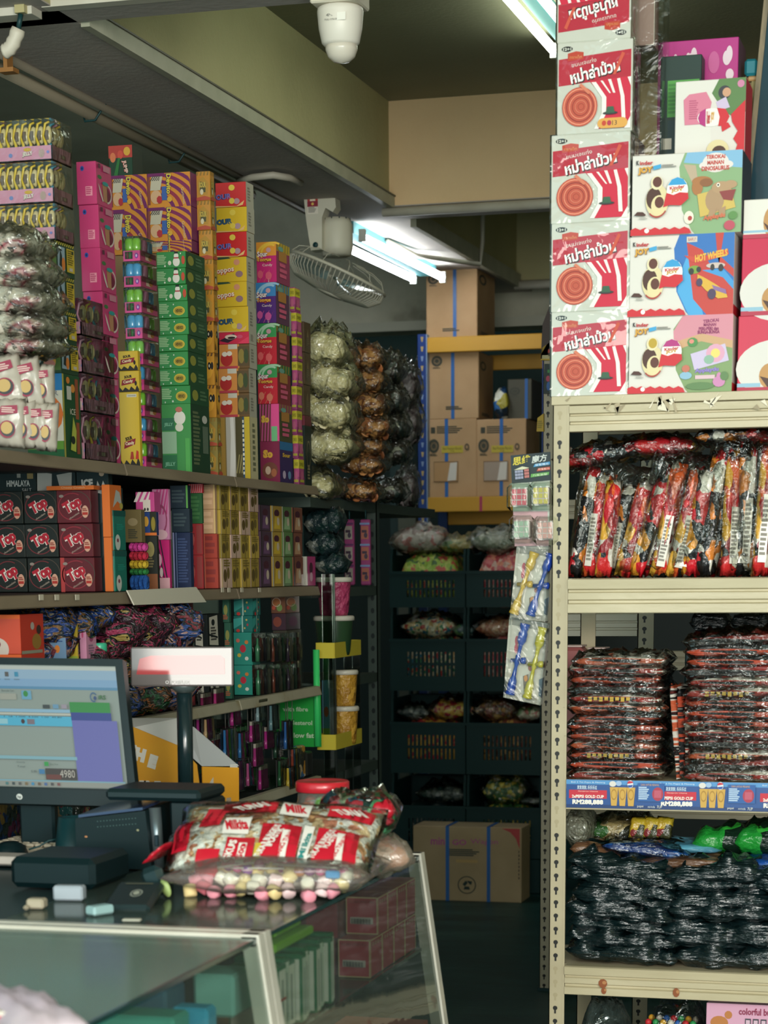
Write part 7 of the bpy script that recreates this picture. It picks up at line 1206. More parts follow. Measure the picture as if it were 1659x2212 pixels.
# ================================================================= glass counter
ZC = .95; XB, XC_ = -1.79, -1.242; SL = .14
ALU = noisy('white_aluminium', [(.3, '#b9b5a6'), (.7, '#cdc9bb')], 10, .35, spec=.6, coat=.3)
GLT = film('counter_glass', '#d6e6de', .04, 0, 3, .10, .10, body='#8fa69c', ior=1.14); GEDGE = M('#0f3a36', .15, coat=.5); GLF = film('front_glass', '#e6efe8', .03, .03, 6, .04, .07, body='#a8b4ac', ior=1.15)
def fx(z): return XC_ + (ZC - z) * SL
def counter(ya_, yb_, lab, zsh, GLT=GLT):
    t = thing('display_counter', ((XB + XC_) / 2, (ya_ + yb_) / 2, 0), lab, 'display counter')
    for y in (ya_, yb_ - .03):
        b = MB(); b.box(XB, XC_ + .004, y, y + .03, ZC - .014, ZC + .012, ALU, .004); part('top_frame', b, t)
        b = MB(); w_ = .034
        def leg(b, y, x_of, wx):
            P = [(x_of(ZC + .012) - wx, ZC + .012), (x_of(ZC + .012), ZC + .012), (x_of(0), 0), (x_of(0) - wx, 0)]
            b.add([(x, yy, z) for yy in (y, y + .03) for x, z in P], [(0, 3, 2, 1), (4, 5, 6, 7), (0, 1, 5, 4), (1, 2, 6, 5), (2, 3, 7, 6), (3, 0, 4, 7)], ALU)
        leg(b, y, lambda z: fx(z) + .006, w_); part('leg', b, t)
        b = MB(); b.box(XB, XB + .03, y, y + .03, 0, ZC - .016, ALU); part('leg', b, t)
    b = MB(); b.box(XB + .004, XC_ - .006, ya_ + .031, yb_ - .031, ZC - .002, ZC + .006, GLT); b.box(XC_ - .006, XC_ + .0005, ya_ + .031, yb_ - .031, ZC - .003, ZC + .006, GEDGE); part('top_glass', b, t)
    b = MB(); zt_, zb_ = ZC - .004, .06; o = .001
    b.add([(fx(zt_) + o, ya_ + .03, zt_), (fx(zt_) + o, yb_ - .03, zt_), (fx(zb_) + o, yb_ - .03, zb_), (fx(zb_) + o, ya_ + .03, zb_)], [(0, 3, 2, 1)], GLF); part('front_glass', b, t)
    b = MB(); b.box(XB, XB + .006, ya_ + .03, yb_ - .03, .06, ZC - .02, M('#3a4f4c', .5)); part('back_panel', b, t)
    b = MB(); b.box(XB, fx(0) - .01, ya_ + .03, yb_ - .03, 0, .06, '#2a3634'); part('plinth', b, t)
    for z in zsh:
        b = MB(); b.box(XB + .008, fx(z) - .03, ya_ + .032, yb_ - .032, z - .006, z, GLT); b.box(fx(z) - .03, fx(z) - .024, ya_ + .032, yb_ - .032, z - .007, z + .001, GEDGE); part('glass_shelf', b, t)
    return t
ZS1 = aX(808, 2118, -1.235)[2]
counter(3.600, 4.745, 'far glass display counter with slanted front and white frame holding red boxes', (ZS1, .46))
counter(2.3, 3.596, 'near glass display counter at the bottom left with white frame', (.68, .42), film('counter_glass_milky', '#d6e6de', .04, 0, 3, .12, .2, body='#c4d6ca', ior=1.12))  # near top glass has a paler, denser milky veil than the far one
# desk behind the counter
b = MB(); b.box(-2.27, XB - .004, 3.3, 5.6, ZC - .03, ZC, M('#26383a', .4)); b.box(-2.26, -2.23, 3.3, 5.6, 0, ZC - .03, '#26383a'); b.box(-1.83, XB - .006, 4.8, 5.58, 0, ZC - .03, '#1f3032'); b.box(-2.23, -1.83, 5.55, 5.58, 0, ZC - .03, '#1f3032')
item('desk', b, 'dark desk behind the glass counter carrying the monitor', 'desk')
# --- goods inside the far counter
RBX = M('#a83444', .4); CRL = '#c8b088'
def rbx(x0, x1, y0, y1, z0, z1, n_, lab, front=True):
    dy = (y1 - y0) / n_; cn = ['nearest', 'second', 'third', 'farthest']
    for k in range(n_):
        b = MB(); carton(b, x0, x1, y0 + dy * k + .0008, y0 + dy * (k + 1) - .0008, z0 + .0006, z1, RBX, [('r', 0, 0, 1, .03, CRL), ('r', 0, .97, 1, 1, CRL), ('r', 0, 0, .03, 1, CRL), ('r', .97, 0, 1, 1, CRL), ('t', 'FLU ASIA CHI KIT PILLS', .5, .88, .8, .07, '#7a1c28'), ('r', .14, .28, .86, .46, '#b8aca4')] + [('r', .17 + .033 * i, .29, .17 + .033 * i + (.012 if i % 3 else .022), .43, '#3a3038') for i in range(20)], [('r', 0, 0, .05, 1, CRL), ('r', .95, 0, 1, 1, CRL), ('r', 0, .97, 1, 1, CRL)] + [('o', .2 + .2 * i, .87, .07, .05, .55, '#c8a890', 8) for i in range(4)])
        item('medicine_box', b, f'{cn[k]} dark red box in the {lab} row inside the far glass counter', 'box', 'dark red boxes in the counter')
zr = ZS1 + .001; xf_ = fx(ZS1) - .035
yU0 = solve(V3((xf_, 4, zr + .1)), 1, 816)[1]; yL0 = solve(V3((xf_, 4, zr)), 1, 800)[1]; yE = 4.70
zm = aX(800, 2022, xf_)[2]; zt_ = aX(816, 1947, xf_)[2]; hbx = .083
xw = solve(V3((xf_, yU0, zr + .1)), 0, 748)[0]
rbx(xw, xf_, yL0, yE, zr, zr + hbx, 4, 'lower'); rbx(xw, xf_, yU0 + .0, yE, zr + hbx + .001, zr + 2 * hbx, 4, 'upper')
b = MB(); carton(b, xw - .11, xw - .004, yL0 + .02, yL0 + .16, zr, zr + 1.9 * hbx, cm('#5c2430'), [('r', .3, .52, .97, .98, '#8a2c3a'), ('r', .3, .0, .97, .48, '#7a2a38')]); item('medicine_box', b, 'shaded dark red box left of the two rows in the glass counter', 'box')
gnn = ['first', 'second', 'third', 'fourth', 'fifth', 'sixth', 'seventh', 'eighth', 'ninth', 'tenth', 'eleventh']
yy = 3.70; 
for k in range(11):
    th = (.05, .032, .05, .03, .026, .024, .03, .034, .02, .02, .02)[k]; b = MB(); z1 = zr + .135 + .008 * math.sin(k * 2.1); x1 = xf_ - .006 * (k % 3)
    carton(b, x1 - .1, x1, yy, yy + th, zr + .0006, z1, M('#1f6a44', .4), [('r', .05, .04, .95, .93, '#d2cfc2')], [('r', .1, .03, .9, .94, '#d6d3c6' if k % 2 == 0 else '#c4ccbc'), ('r', .4, .1, .6, .8, '#8a9288')] + ([('r', .12, .5, .88, .54, '#a8403a')] if k == 0 else []))
    item('medicine_box', b, f'{gnn[k]} green and white box from the near end inside the far counter', 'box', 'green white boxes in the counter'); yy += th + .004
LIM = M('#7ab02c', .35)
for k, (y0, y1, z0, lab) in enumerate(((3.78, 4.02, 0, 'lime green box lying across the green white boxes, lower'), (3.84, 4.0, .02, 'lime green box lying across the green white boxes, upper'))):
    b = MB(); z_ = zr + .146 + z0; b.box(xf_ - .1, xf_ - .03 - k * .02, y0, y1, z_, z_ + .018, LIM, .004); item('medicine_box', b, lab, 'box')
for k, (px, wy, col, ops, lab) in enumerate(((840, .16, '#c4bdb0', [('r', 0, .6, .3, .95, '#a83444'), ('r', .05, .68, .28, .85, '#c8a03a'), ('l', .4, .5, .95, .9, 3, '#a8606a'), ('r', .0, 0, .4, .2, '#a88a6a')], 'white and red packet on the lower shelf of the far counter'), (925, .1, '#b85a4a', [('r', 0, .3, 1, .5, '#c8a04a'), ('r', 0, .7, 1, .85, '#8a2c3c'), ('r', 0, 0, 1, .15, '#a8344a')], 'red and yellow striped packet at the far end of the lower counter shelf'))):
    x1 = fx(.5) - .04; p = solve(V3((x1, 4, .6)), 1, px); y0 = min(p[1], 4.6); b = MB(); carton(b, x1 - .2, x1, y0 - .02, min(y0 + wy, 4.70), .461, .575, M(col, .45), ops, ops); item('medicine_box', b, lab, 'box')
b = MB(); x1 = fx(.5) - .05; b.box(x1 - .25, x1, 3.75, 4.3, .461, .57, noisy('mixed_boxes', [(.3, '#a89a84'), (.5, '#b8a890'), (.62, '#a86a60'), (.75, '#c4b8a4')], 9, .5, inter='CONSTANT'), .01); item('carton', b, 'beige box on the lower shelf of the far counter', 'box')
# --- goods inside the near counter
for k, (px, py, z, w_, d_, h_, col, lab, nm) in enumerate(((418, 2172, .801, .07, .05, .05, '#2a9ac0', 'cyan box inside the near glass counter', 'box'), (135, 2068, .886, .19, .12, .03, '#54464a', 'dark wallet pouch lying inside the near glass counter', 'pouch'), (330, 2125, .801, .09, .1, .06, '#3a6a84', 'blue grey box inside the near glass counter', 'box'), (300, 2185, .801, .16, .08, .05, '#3f9a8a', 'teal box inside the near glass counter', 'box'), (480, 2095, .801, .08, .1, .08, '#7ab0a4', 'pale teal box inside the near glass counter', 'box'))):
    c0 = aZ(px, py, z + h_); b = MB(); x0 = max(c0[0] - w_ / 2, XB + .02); b.box(x0, x0 + w_, c0[1] - d_ / 2, c0[1] + d_ / 2, z - (0 if z < .8 else 0), z + h_, M(col, .5), .006); item('pouch' if nm == 'pouch' else 'medicine_box', b, lab, nm)
b = MB(); b.box(XB + .012, fx(.84) - .04, 2.36, 3.54, .681, .80, M('#dcece2', .6), .01); item('carton', b, 'flat pale green carton filling the near glass counter', 'box')  # pale liner block added so the inside of the near counter looks brighter
b = MB(); c0 = aZ(135, 2068, .9); b.box(max(c0[0] - .08, XB + .02), c0[0] + .07, c0[1] - .05, c0[1] + .05, .801, .885, M('#a8c4b8', .6), .004); item('carton', b, 'pale box under the dark pouch inside the near counter', 'box')
b = MB(); c0 = aZ(110, 2150, ZC + .05); b.pillow(.10, .34, .05, noisy('lilac_cloth', [(.3, '#a898a4'), (.6, '#bcacb4'), (.8, '#c8b8b8')], 6, .9), 800, 12, .2, 3, place((c0[0] - .01, c0[1] - .06, ZC + .007), V3((.75, .66, 0)), V3((-.66, .75, 0)))); item('cloth', b, 'folded lilac cloth on the near glass counter at the bottom left corner', 'cloth')
b = MB(); c0 = aZ(40, 2190, ZC + .03); x0 = c0[0] - .09; carton(b, x0, x0 + .105, c0[1] - .06, c0[1] + .03, ZC + .007, ZC + .045, M('#c4bcae', .4), [('r', 0, .55, 1, .85, '#b8284a'), ('r', 0, .0, .7, .4, '#2a8a54'), ('r', .7, 0, 1, .4, '#2c3a4a')], [('r', 0, 0, 1, 1, '#c8a030')]); item('sweet_box', b, 'red white and green striped packet at the bottom left corner', 'packet')
# --- monitor
def em(h, s=.24): return emit('screen_' + h, h, s)
BR_, TR_ = aY(297, 1743, 4.60), aY(264, 1424, 4.67); BL0 = aY(-110, 1732, 4.55); U = BL0 - BR_; BLm = BL0; TLm = TR_ + U
u_ = BR_ - BLm; v_ = TLm - BLm; nrm = u_.cross(v_).normalized()
PLB = M('#051c1f', .45, 0, .3)
t = thing('monitor', ((BLm + BR_) / 2)[:2] + (ZC,) if False else (float((BLm + BR_)[0] / 2), float((BLm + BR_)[1] / 2) + .03, ZC), 'black flat monitor showing a till program, number 4980', 'monitor')
b = MB(); q = [BLm, BR_, TR_, TLm]; bk = [p - nrm * .035 for p in q]; b.add(q + bk, [(0, 1, 2, 3), (7, 6, 5, 4), (0, 4, 5, 1), (1, 5, 6, 2), (2, 6, 7, 3), (3, 7, 4, 0)], PLB)
f = Face(b, BLm, u_, v_); f.draw([('e', .381, .048, .0165, .02, '#b8bcb6', 18), ('t', 'hp', .381, .045, .02, .024, '#1c2a2c', 0, .1, .02)]); part('bezel', b, t)
b = MB(); f = Face(b, BLm + u_ * .035 + v_ * .115 + nrm * .0006, u_ * .925, v_ * .835); W = lambda px: (px + 96) / 376; Hh = lambda py: (1706 - py) / 262
f.rect(0, 0, 1, 1, em('#8e9c94'))
R_ = lambda x0, y0, x1, y1, c, s=.42: f.rect(max(0, W(x0)), max(0, Hh(y1)), min(1, W(x1)), min(1, Hh(y0)), em(c, s))
R_(-96, 1446, 280, 1454, '#a4aca4'); R_(-96, 1454, 280, 1490, '#7f9cb0'); R_(-96, 1474, 280, 1493, '#6f93b0'); R_(-96, 1490, 280, 1496, '#4a7a98')
for px, c in ((5, '#4a3030'), (24, '#9a9080'), (45, '#4a4a48'), (66, '#2a7a98'), (-30, '#3a6a4a'), (-60, '#8a6a3a')): R_(px - 4, 1460, px + 4, 1470, c); R_(px - 6, 1475, px + 6, 1477, '#5a7280')
R_(12, 1507, 24, 1518, '#3a7aa0'); R_(26, 1507, 62, 1520, '#8c9084'); R_(74, 1500, 95, 1519, '#5a90a8'); f.ell(W(83), Hh(1507), .014, .025, em('#2a8a3a'), 10); f.text('Barcode Cari', W(45), Hh(1501), .07, .014, em('#3a4a4c')); f.text('iRS', W(247), Hh(1512), .042, .036, em('#2c6a34'), 0, 0, .03); f.ring(W(229), Hh(1512), .02, .04, .75, em('#2a5a8a'), 14, 30, 300); f.ell(W(232), Hh(1514), .009, .018, em('#2a4a7a'), 8)
R_(118, 1530, 133, 1538, '#2a3436'); R_(140, 1529, 152, 1538, '#5a86a0'); R_(158, 1529, 170, 1538, '#88828c'); R_(-96, 1540, 176, 1547, '#7aa0b4')
R_(-96, 1548, 177, 1553, '#a4a89c'); R_(12, 1555, 178, 1576, '#3f9cb8'); R_(-96, 1555, 12, 1576, '#8ea4a4'); f.text('1  18  1.000  4.500  1.00  49.80', W(95), Hh(1557), .33, .012, em('#1c3a48')); R_(14, 1562, 40, 1573, '#7fb0b8'); R_(82, 1562, 98, 1573, '#6a6068'); f.ell(W(73), Hh(1567), .011, .02, em('#3a1c20'), 8)
R_(177, 1524, 263, 1546, '#1f7a34'); R_(178, 1546, 264, 1563, '#22347a'); R_(179, 1563, 275, 1694, '#5a5c9c')
R_(-96, 1641, 182, 1648, '#6f9aa4'); R_(-96, 1692, 280, 1695, '#6a94a0'); R_(-96, 1695, 280, 1707, '#7f847c')
f.text('Quantity', W(60), Hh(1655), .05, .014, em('#3a4446')); f.text('Total', W(60), Hh(1664), .045, .014, em('#3a4446')); f.text('0.00', W(87), Hh(1674), .032, .02, em('#2c3638')); R_(98, 1669, 110, 1679, '#2c6a94'); R_(111, 1653, 120, 1662, '#1f8a3a'); f.text('Auto Print', W(132), Hh(1658), .045, .012, em('#3a5a44'))
R_(112, 1667, 179, 1691, '#2c2624'); R_(113, 1680, 145, 1690, '#5a241c'); f.text('4980', W(159), Hh(1678), .085, .062, em('#b8b4a8', .3), 0, 0, .0)
for k in range(9): R_(24 + 14 * k, 1698, 30 + 14 * k, 1704, ['#3a6a6a', '#2a3a3c', '#4a4a48', '#6a5a3a', '#2a7aa0', '#5a4a3a', '#3a5a8a', '#3a3a3c', '#6a3a3a'][k])
part('screen', b, t)
cs = (BLm + BR_) / 2 - nrm * .05; cs[0] = aY(70, 1760, cs[1])[0]
b = MB(); b.box(cs[0] - .035, cs[0] + .055, cs[1], cs[1] + .03, ZC + .012, BR_[2] + .06, PLB, .006); part('stand', b, t)
b = MB(); b.box(cs[0] - .09, cs[0] + .10, cs[1] - .04, cs[1] + .14, ZC + .0005, ZC + .012, PLB, .005); part('base', b, t)
# --- customer display on a pole
pc_ = aY(393, 1440, 4.95); nv = V3((.166, -.982, .094)).normalized(); ur = V3((.935, .335, 0)).normalized(); vr = nv.cross(ur) * -1; vr = V3((0, 0, 1)) - nv * nv[2]; vr.normalize(); ur = vr.cross(nv) * 1.0
t = thing('customer_display', (float(pc_[0]), float(pc_[1]), ZC), 'customer price display plate on a black pole beside the monitor', 'customer display')
hw, hh = .119 * 1.07, .0475
b = MB(); mt_ = place(pc_, ur, -nv, vr); b.tr = mt_; b.box(-hw, hw, -.004, .004, -hh, hh, M('#6f6866', .07, 0, .8), .012); b.tr = None
f = Face(b, pc_ - ur * hw - vr * hh + nv * .0045, ur * 2 * hw, vr * 2 * hh); f.draw([('p', [(.06, .34), (.09, .7), (.2, .78), (.88, .78), (.92, .7), (.92, .3), (.06, .3)], M('#b44a4c', .07, 0, .8)), ('t', 'O POSIFLEX', .46, .1, .24, .09, '#c8c4c0', 0, 0, .03)]); part('plate', b, t)
b = MB(); pb_ = aY(398, 1492, 4.98); pe = aY(402, 1735, 4.98); b.tube([pe, pb_ + V3((0, 0, -.006))], .0195, M('#16282b', .25, coat=.5), 20); po = part('pole', b, t)
b = MB(); b.lathe(pb_ + V3((0, 0, -.005)), [(.02, 0), (.034, .014), (.034, .02), (0, .02)], M('#4a5554', .3), 20); part('collar', b, po)
b = MB(); b.box(pe[0] - .075, pe[0] + .02, 4.93, 5.06, ZC + .001, pe[2] + .005, PLB, .006); part('base', b, t)
# --- receipt printer
ym = 4.36; P0, P1 = aY(168, 1920, ym), aY(329, 1905, ym); zt_ = aY(300, 1757, ym)[2]
t = thing('receipt_printer', ((P0[0] + P1[0]) / 2, ym + .08, ZC + .007), 'black receipt printer with vent holes and silver column by the red sweet bag', 'printer')
b = MB(); z0 = ZC + .0075; x0, x1 = P0[0], P1[0]
b.add([(x0, ym, z0), (x1, ym, z0), (x1, ym + .17, z0), (x0, ym + .17, z0), (x0, ym, zt_ - .016), (x1 - .012, ym, zt_ + .006), (x1 - .012, ym + .17, zt_ + .012), (x0, ym + .17, zt_ - .01)], [(0, 3, 2, 1), (4, 5, 6, 7), (0, 1, 5, 4), (1, 2, 6, 5), (2, 3, 7, 6), (3, 0, 4, 7)], PLB)
f = Face(b, (x0, ym, z0), (x1 - x0, 0, 0), (0, 0, zt_ - z0))
for r in range(2):
    for k in range(13): f.l = 0; f.ell(.3 + .042 * k, .74 + .1 * r + .006 * k, .009, .009, '#3f5a58', 6)
f.l = 0; f.ell(.83, .7, .018, .02, '#8a8a6a', 8); f.ell(.14, .56, .02, .018, '#a8744a', 8)
ho = part('housing', b, t)
b = MB(); b.add([(x0 + .01, ym - .004, zt_ - .012), (x1 - .016, ym - .004, zt_ + .008), (x1 - .016, ym + .17, zt_ + .016), (x0 + .01, ym + .17, zt_ - .004), (x0 + .01, ym - .004, zt_ - .006), (x1 - .016, ym - .004, zt_ + .014), (x1 - .016, ym + .17, zt_ + .022), (x0 + .01, ym + .17, zt_ + .002)], [(0, 3, 2, 1), (4, 5, 6, 7), (0, 1, 5, 4), (1, 2, 6, 5), (2, 3, 7, 6), (3, 0, 4, 7)], M('#2c3a5a', .15, coat=.6)); part('lid', b, ho)  # the blue sheen on the black lid is put into its colour
cx_ = aY(338, 1800, ym + .02); b = MB(); b.tube([(cx_[0], ym + .03, z0), (cx_[0] - .006, ym + .03, zt_ + .01)], .0135, M('#6a767a', .3, .6), 14); f = None; b.box(cx_[0] - .004, cx_[0] + .006, ym + .014, ym + .02, z0 + .05, z0 + .075, '#122c34', .002); part('column', b, t)
b = MB(); b.box(x0 + .06, cx_[0] + .10, ym + .03, ym + .2, zt_ + .024, zt_ + .05, M('#122427', .4), .008); part('top_cover', b, t)
b = MB(); b.box(cx_[0] + .016, cx_[0] + .1, ym + .06, ym + .2, z0, zt_ + .023, M('#0e2023', .4), .006); part('rear_body', b, t)
# cup and gadgets left of the printer
c0 = aY(160, 1850, 4.50); zt_ = aY(160, 1765, 4.5)[2]
b = MB(); b.lathe((c0[0], 4.5, ZC + .0006), [(.048, 0), (.046, .01), (.033, zt_ - ZC), (.028, zt_ - ZC), (.03, .02), (0, .02)], M('#123438', .35), 20); item('cup', b, 'dark teal tapered cup between the keyboard and the printer', 'cup')
# keyboard
k0 = aZ(-60, 1852, ZC + .02); k1 = aZ(140, 1798, ZC + .02)
t = thing('keyboard', ((k0[0] + k1[0]) / 2 - .08, 4.72, ZC), 'beige keyboard in front of the monitor', 'keyboard')
ky0, ky1 = 4.58, 4.74; kx1 = -2.075; b = MB(); b.box(kx1 - .19, kx1, ky0, ky1, ZC + .001, ZC + .018, M('#a09682', .5), .004); part('body', b, t)
for r in range(5):
    for k in range(8):
        b = MB(); xx = kx1 - .186 + .0228 * k; yy = ky0 + .008 + .03 * r; b.box(xx, xx + .02, yy, yy + .026, ZC + .0182, ZC + .026, M('#b8ad98', .5), .003); part('key', b, t)
t = thing('computer_mouse', (aZ(25, 1835, ZC + .03)[0], 4.54, ZC), 'black computer mouse on the desk by the keyboard', 'mouse'); c0 = aY(22, 1852, 4.5)
b = MB(); b.lathe((c0[0], 4.5, c0[2] - .002), [(.034, 0), (.036, .01), (.03, .028), (.016, .038), (0, .04)], PLB, 18, (0, 0, 1), 1.1, 1.5); part('shell', b, t)
b = MB(); pp = [aY(px, py, 4.49 + .01 * i) for i, (px, py) in enumerate(((62, 1835), (85, 1828), (105, 1816), (128, 1812)))]; b.tube(pp, .0022, DK, 5); part('cable', b, t)
b = MB(); y = 4.36; p0, p1 = aY(-60, 1882, y), aY(92, 1878, y); b.box(p0[0], p1[0], y, y + .07, max(p1[2], ZC + .008), aY(60, 1852, y)[2], M('#b8aea4', .6), .003); item('paper_stack', b, 'white paper slip stack on the black device left of the printer', 'paper')
zpp = max(p1[2], ZC + .008)
b = MB(); b.box(p0[0] - .02, aY(125, 1880, 4.36)[0], 4.345, 4.45, ZC + .008, zpp - .001, PLB, .004); item('black_device', b, 'flat black device under the white paper slips', 'device')
y = 4.02; p0, p1 = aY(-60, 1965, y), aY(120, 1945, y); b = MB(); b.box(max(p0[0], -1.95), aY(196, 1950, y)[0], y + .02, y + .22, ZC + .0075, ZC + .072, PLB, .012); item('black_device', b, 'low black box on the counter at the left edge', 'device')
def flat(px, py, w_, d_, h_, ang, col, lab, nm='charger', cat='charger', z=ZC + .0075, rad=.004):
    c0 = aZ(px, py, z); b = MB(); b.tr = Matrix.Translation(c0) @ Matrix.Rotation(ang, 4, 'Z'); b.box(-w_ / 2, w_ / 2, -d_ / 2, d_ / 2, 0, h_, col, rad); b.tr = None; return item(nm, b, lab, cat)
flat(151, 1944, .062, .03, .03, .12, '#9aa4ac', 'pale grey plastic block lying in front of the printer')
flat(216, 1975, .03, .05, .018, -.5, '#8fb0b0', 'pale teal charger block beside the card reader')
flat(80, 1962, .036, .03, .02, .1, '#a49a84', 'small beige block near the left edge of the counter', 'eraser', 'block')
flat(57, 1966, .012, .014, .01, .1, '#8f8672', 'tiny beige bead beside the small block', 'bead', 'block')
flat(285, 1990, .036, .016, .005, .15, '#a8a898', 'crumpled white paper bit before the card reader', 'paper_scrap', 'paper', rad=.002)
flat(340, 1918, .032, .022, .003, .2, '#c4bcc0', 'white paper triangle under the sweet bag corner', 'paper_scrap', 'paper', rad=.001)
b = MB(); pp = [aZ(px, py, ZC + .012) for px, py in ((125, 1925), (118, 1905), (130, 1892), (160, 1880), (180, 1890))]; b.tube(pp, .004, '#7a8684', 8); item('cable', b, 'grey cable curling from the pale plastic block', 'cable')
# card reader
c0 = aZ(268, 1960, ZC + .0075); t = thing('card_reader', c0, 'black square card reader with a round emblem on the glass counter', 'card reader')
b = MB(); b.tr = Matrix.Translation(c0 + V3((0, .05, 0))) @ Matrix.Rotation(.18, 4, 'Z') @ Matrix.Rotation(.16, 4, 'X'); b.box(-.047, .047, -.075, .085, 0, .02, M('#16282a', .45), .007); f = Face(b, (-.047, -.075, .02), (.094, 0, 0), (0, .16, 0)); f.draw([('o', .56, .5, .13, .15, .75, '#8f958a', 18), ('e', .56, .5, .07, .08, '#a8ac9c', 12), ('r', .2, .86, .8, .89, '#6a6a54')]); b.tr = None; part('body', b, t)
c1 = c0 + V3((.012, .155, .0)); b = MB(); b.tr = Matrix.Translation(c1) @ Matrix.Rotation(-.35, 4, 'Y'); b.box(-.022, .026, -.012, .012, .0, .062, M('#1c2f31', .25, coat=.5), .011); b.tr = None; part('cradle', b, t)
b = MB(); b.tr = Matrix.Translation(c1 + V3((.022, -.014, .02))) @ Matrix.Rotation(-.35, 4, 'Y'); b.lathe((0, 0, 0), [(.009, 0), (.009, .004), (0, .004)], '#9ab06a', 14, (0, -1, 0), 1, 2.2); b.tr = None; part('label_sticker', b, t)
# --- yellow chocolate carton behind the printer
yb_ = 5.28; ORG = noisy('orange_yellow_card', [(.3, '#cf8a24'), (.55, '#d59a2c'), (.75, '#dba834')], 3, .45); 
t = thing('chocolate_display', (float(aY(400, 1720, yb_)[0]), yb_, ZC), 'open yellow chocolate display box with white letters beside the display pole', 'box')
q = [aY(px, py, yb_) for px, py in ((286, 1745), (440, 1745), (425, 1652), (388, 1612), (286, 1570))]; b = MB(); th = V3((0, .004, 0)); n_ = 5
zb = ZC + .001
for p in q[:2]: p[2] = zb
b.add(q + [p + th for p in q], [tuple(range(5)), tuple(range(5, 10))[::-1]] + [(i, i + 5, (i + 1) % 5 + 5, (i + 1) % 5) for i in range(5)], ORG)
f = Face(b, aY(286, 1745, yb_), aY(440, 1745, yb_) - aY(286, 1745, yb_), V3((0, 0, aY(286, 1570, yb_)[2] - aY(286, 1745, yb_)[2]))); f.draw([('t', 'T', .02, .72, .1, .14, '#d8d4c8', -20, 0, .1), ('t', 'H', .135, .655, .15, .17, '#d8d4c8', -16, 0, .1), ('t', 'E', .31, .57, .12, .17, '#d8d4c8', -18, 0, .1), ('t', 'IN', .26, .235, .3, .2, '#d8d4c8', -2, 0, .12)]); part('front_panel', b, t)
wc = M('#c4c4c0', .5); 
b = MB(); q = [aY(px, py, yy) for px, py, yy in ((284, 1572, yb_ + .005), (390, 1612, yb_ + .005), (386, 1551, yb_ + .06), (284, 1551, yb_ + .06))]; b.add(q + [p + V3((0, .003, 0)) for p in q], [(0, 1, 2, 3), (7, 6, 5, 4), (0, 4, 5, 1), (1, 5, 6, 2), (2, 6, 7, 3), (3, 7, 4, 0)], wc); part('flap', b, t)
b = MB(); q = [aY(px, py, yy) for px, py, yy in ((389, 1613, yb_ + .005), (436, 1655, yb_ + .005), (516, 1655, yb_ + .09), (420, 1572, yb_ + .09), (388, 1553, yb_ + .06))]; b.add(q + [p + V3((0, .003, 0)) for p in q], [(0, 1, 2, 3, 4), (9, 8, 7, 6, 5)] + [(i, i + 5, (i + 1) % 5 + 5, (i + 1) % 5) for i in range(5)], M('#aeb2b4', .5)); part('side_flap', b, t)
b = MB(); q = [aY(px, py, yy) for px, py, yy in ((440, 1748, yb_), (516, 1748, yb_ + .09), (516, 1658, yb_ + .09), (437, 1656, yb_ + .0))]
for p in q[:2]: p[2] = zb
b.add(q + [p + V3((-.003, .002, 0)) for p in q], [(0, 1, 2, 3), (7, 6, 5, 4), (0, 4, 5, 1), (1, 5, 6, 2), (2, 6, 7, 3), (3, 7, 4, 0)], ORG)
f = Face(b, q[0], q[1] - q[0], (q[3] - q[0])); f.draw([('r', .78, 0, 1, 1, '#c8c8c0'), ('p', [(.1, .0), (.12, .5), (.2, .72), (.34, .84), (.48, .78), (.6, .55), (.62, .0)], '#b8b0a0'), ('p', [(.62, .3), (.78, .9), (.78, .1), (.66, .0)], '#9a8a74'), ('t', 'Kinder', .38, .52, .3, .07, '#8a2424', 6), ('t', 'bueno', .36, .34, .46, .2, '#1f1c1c', 12, .25, .04)]); part('side_panel', b, t)
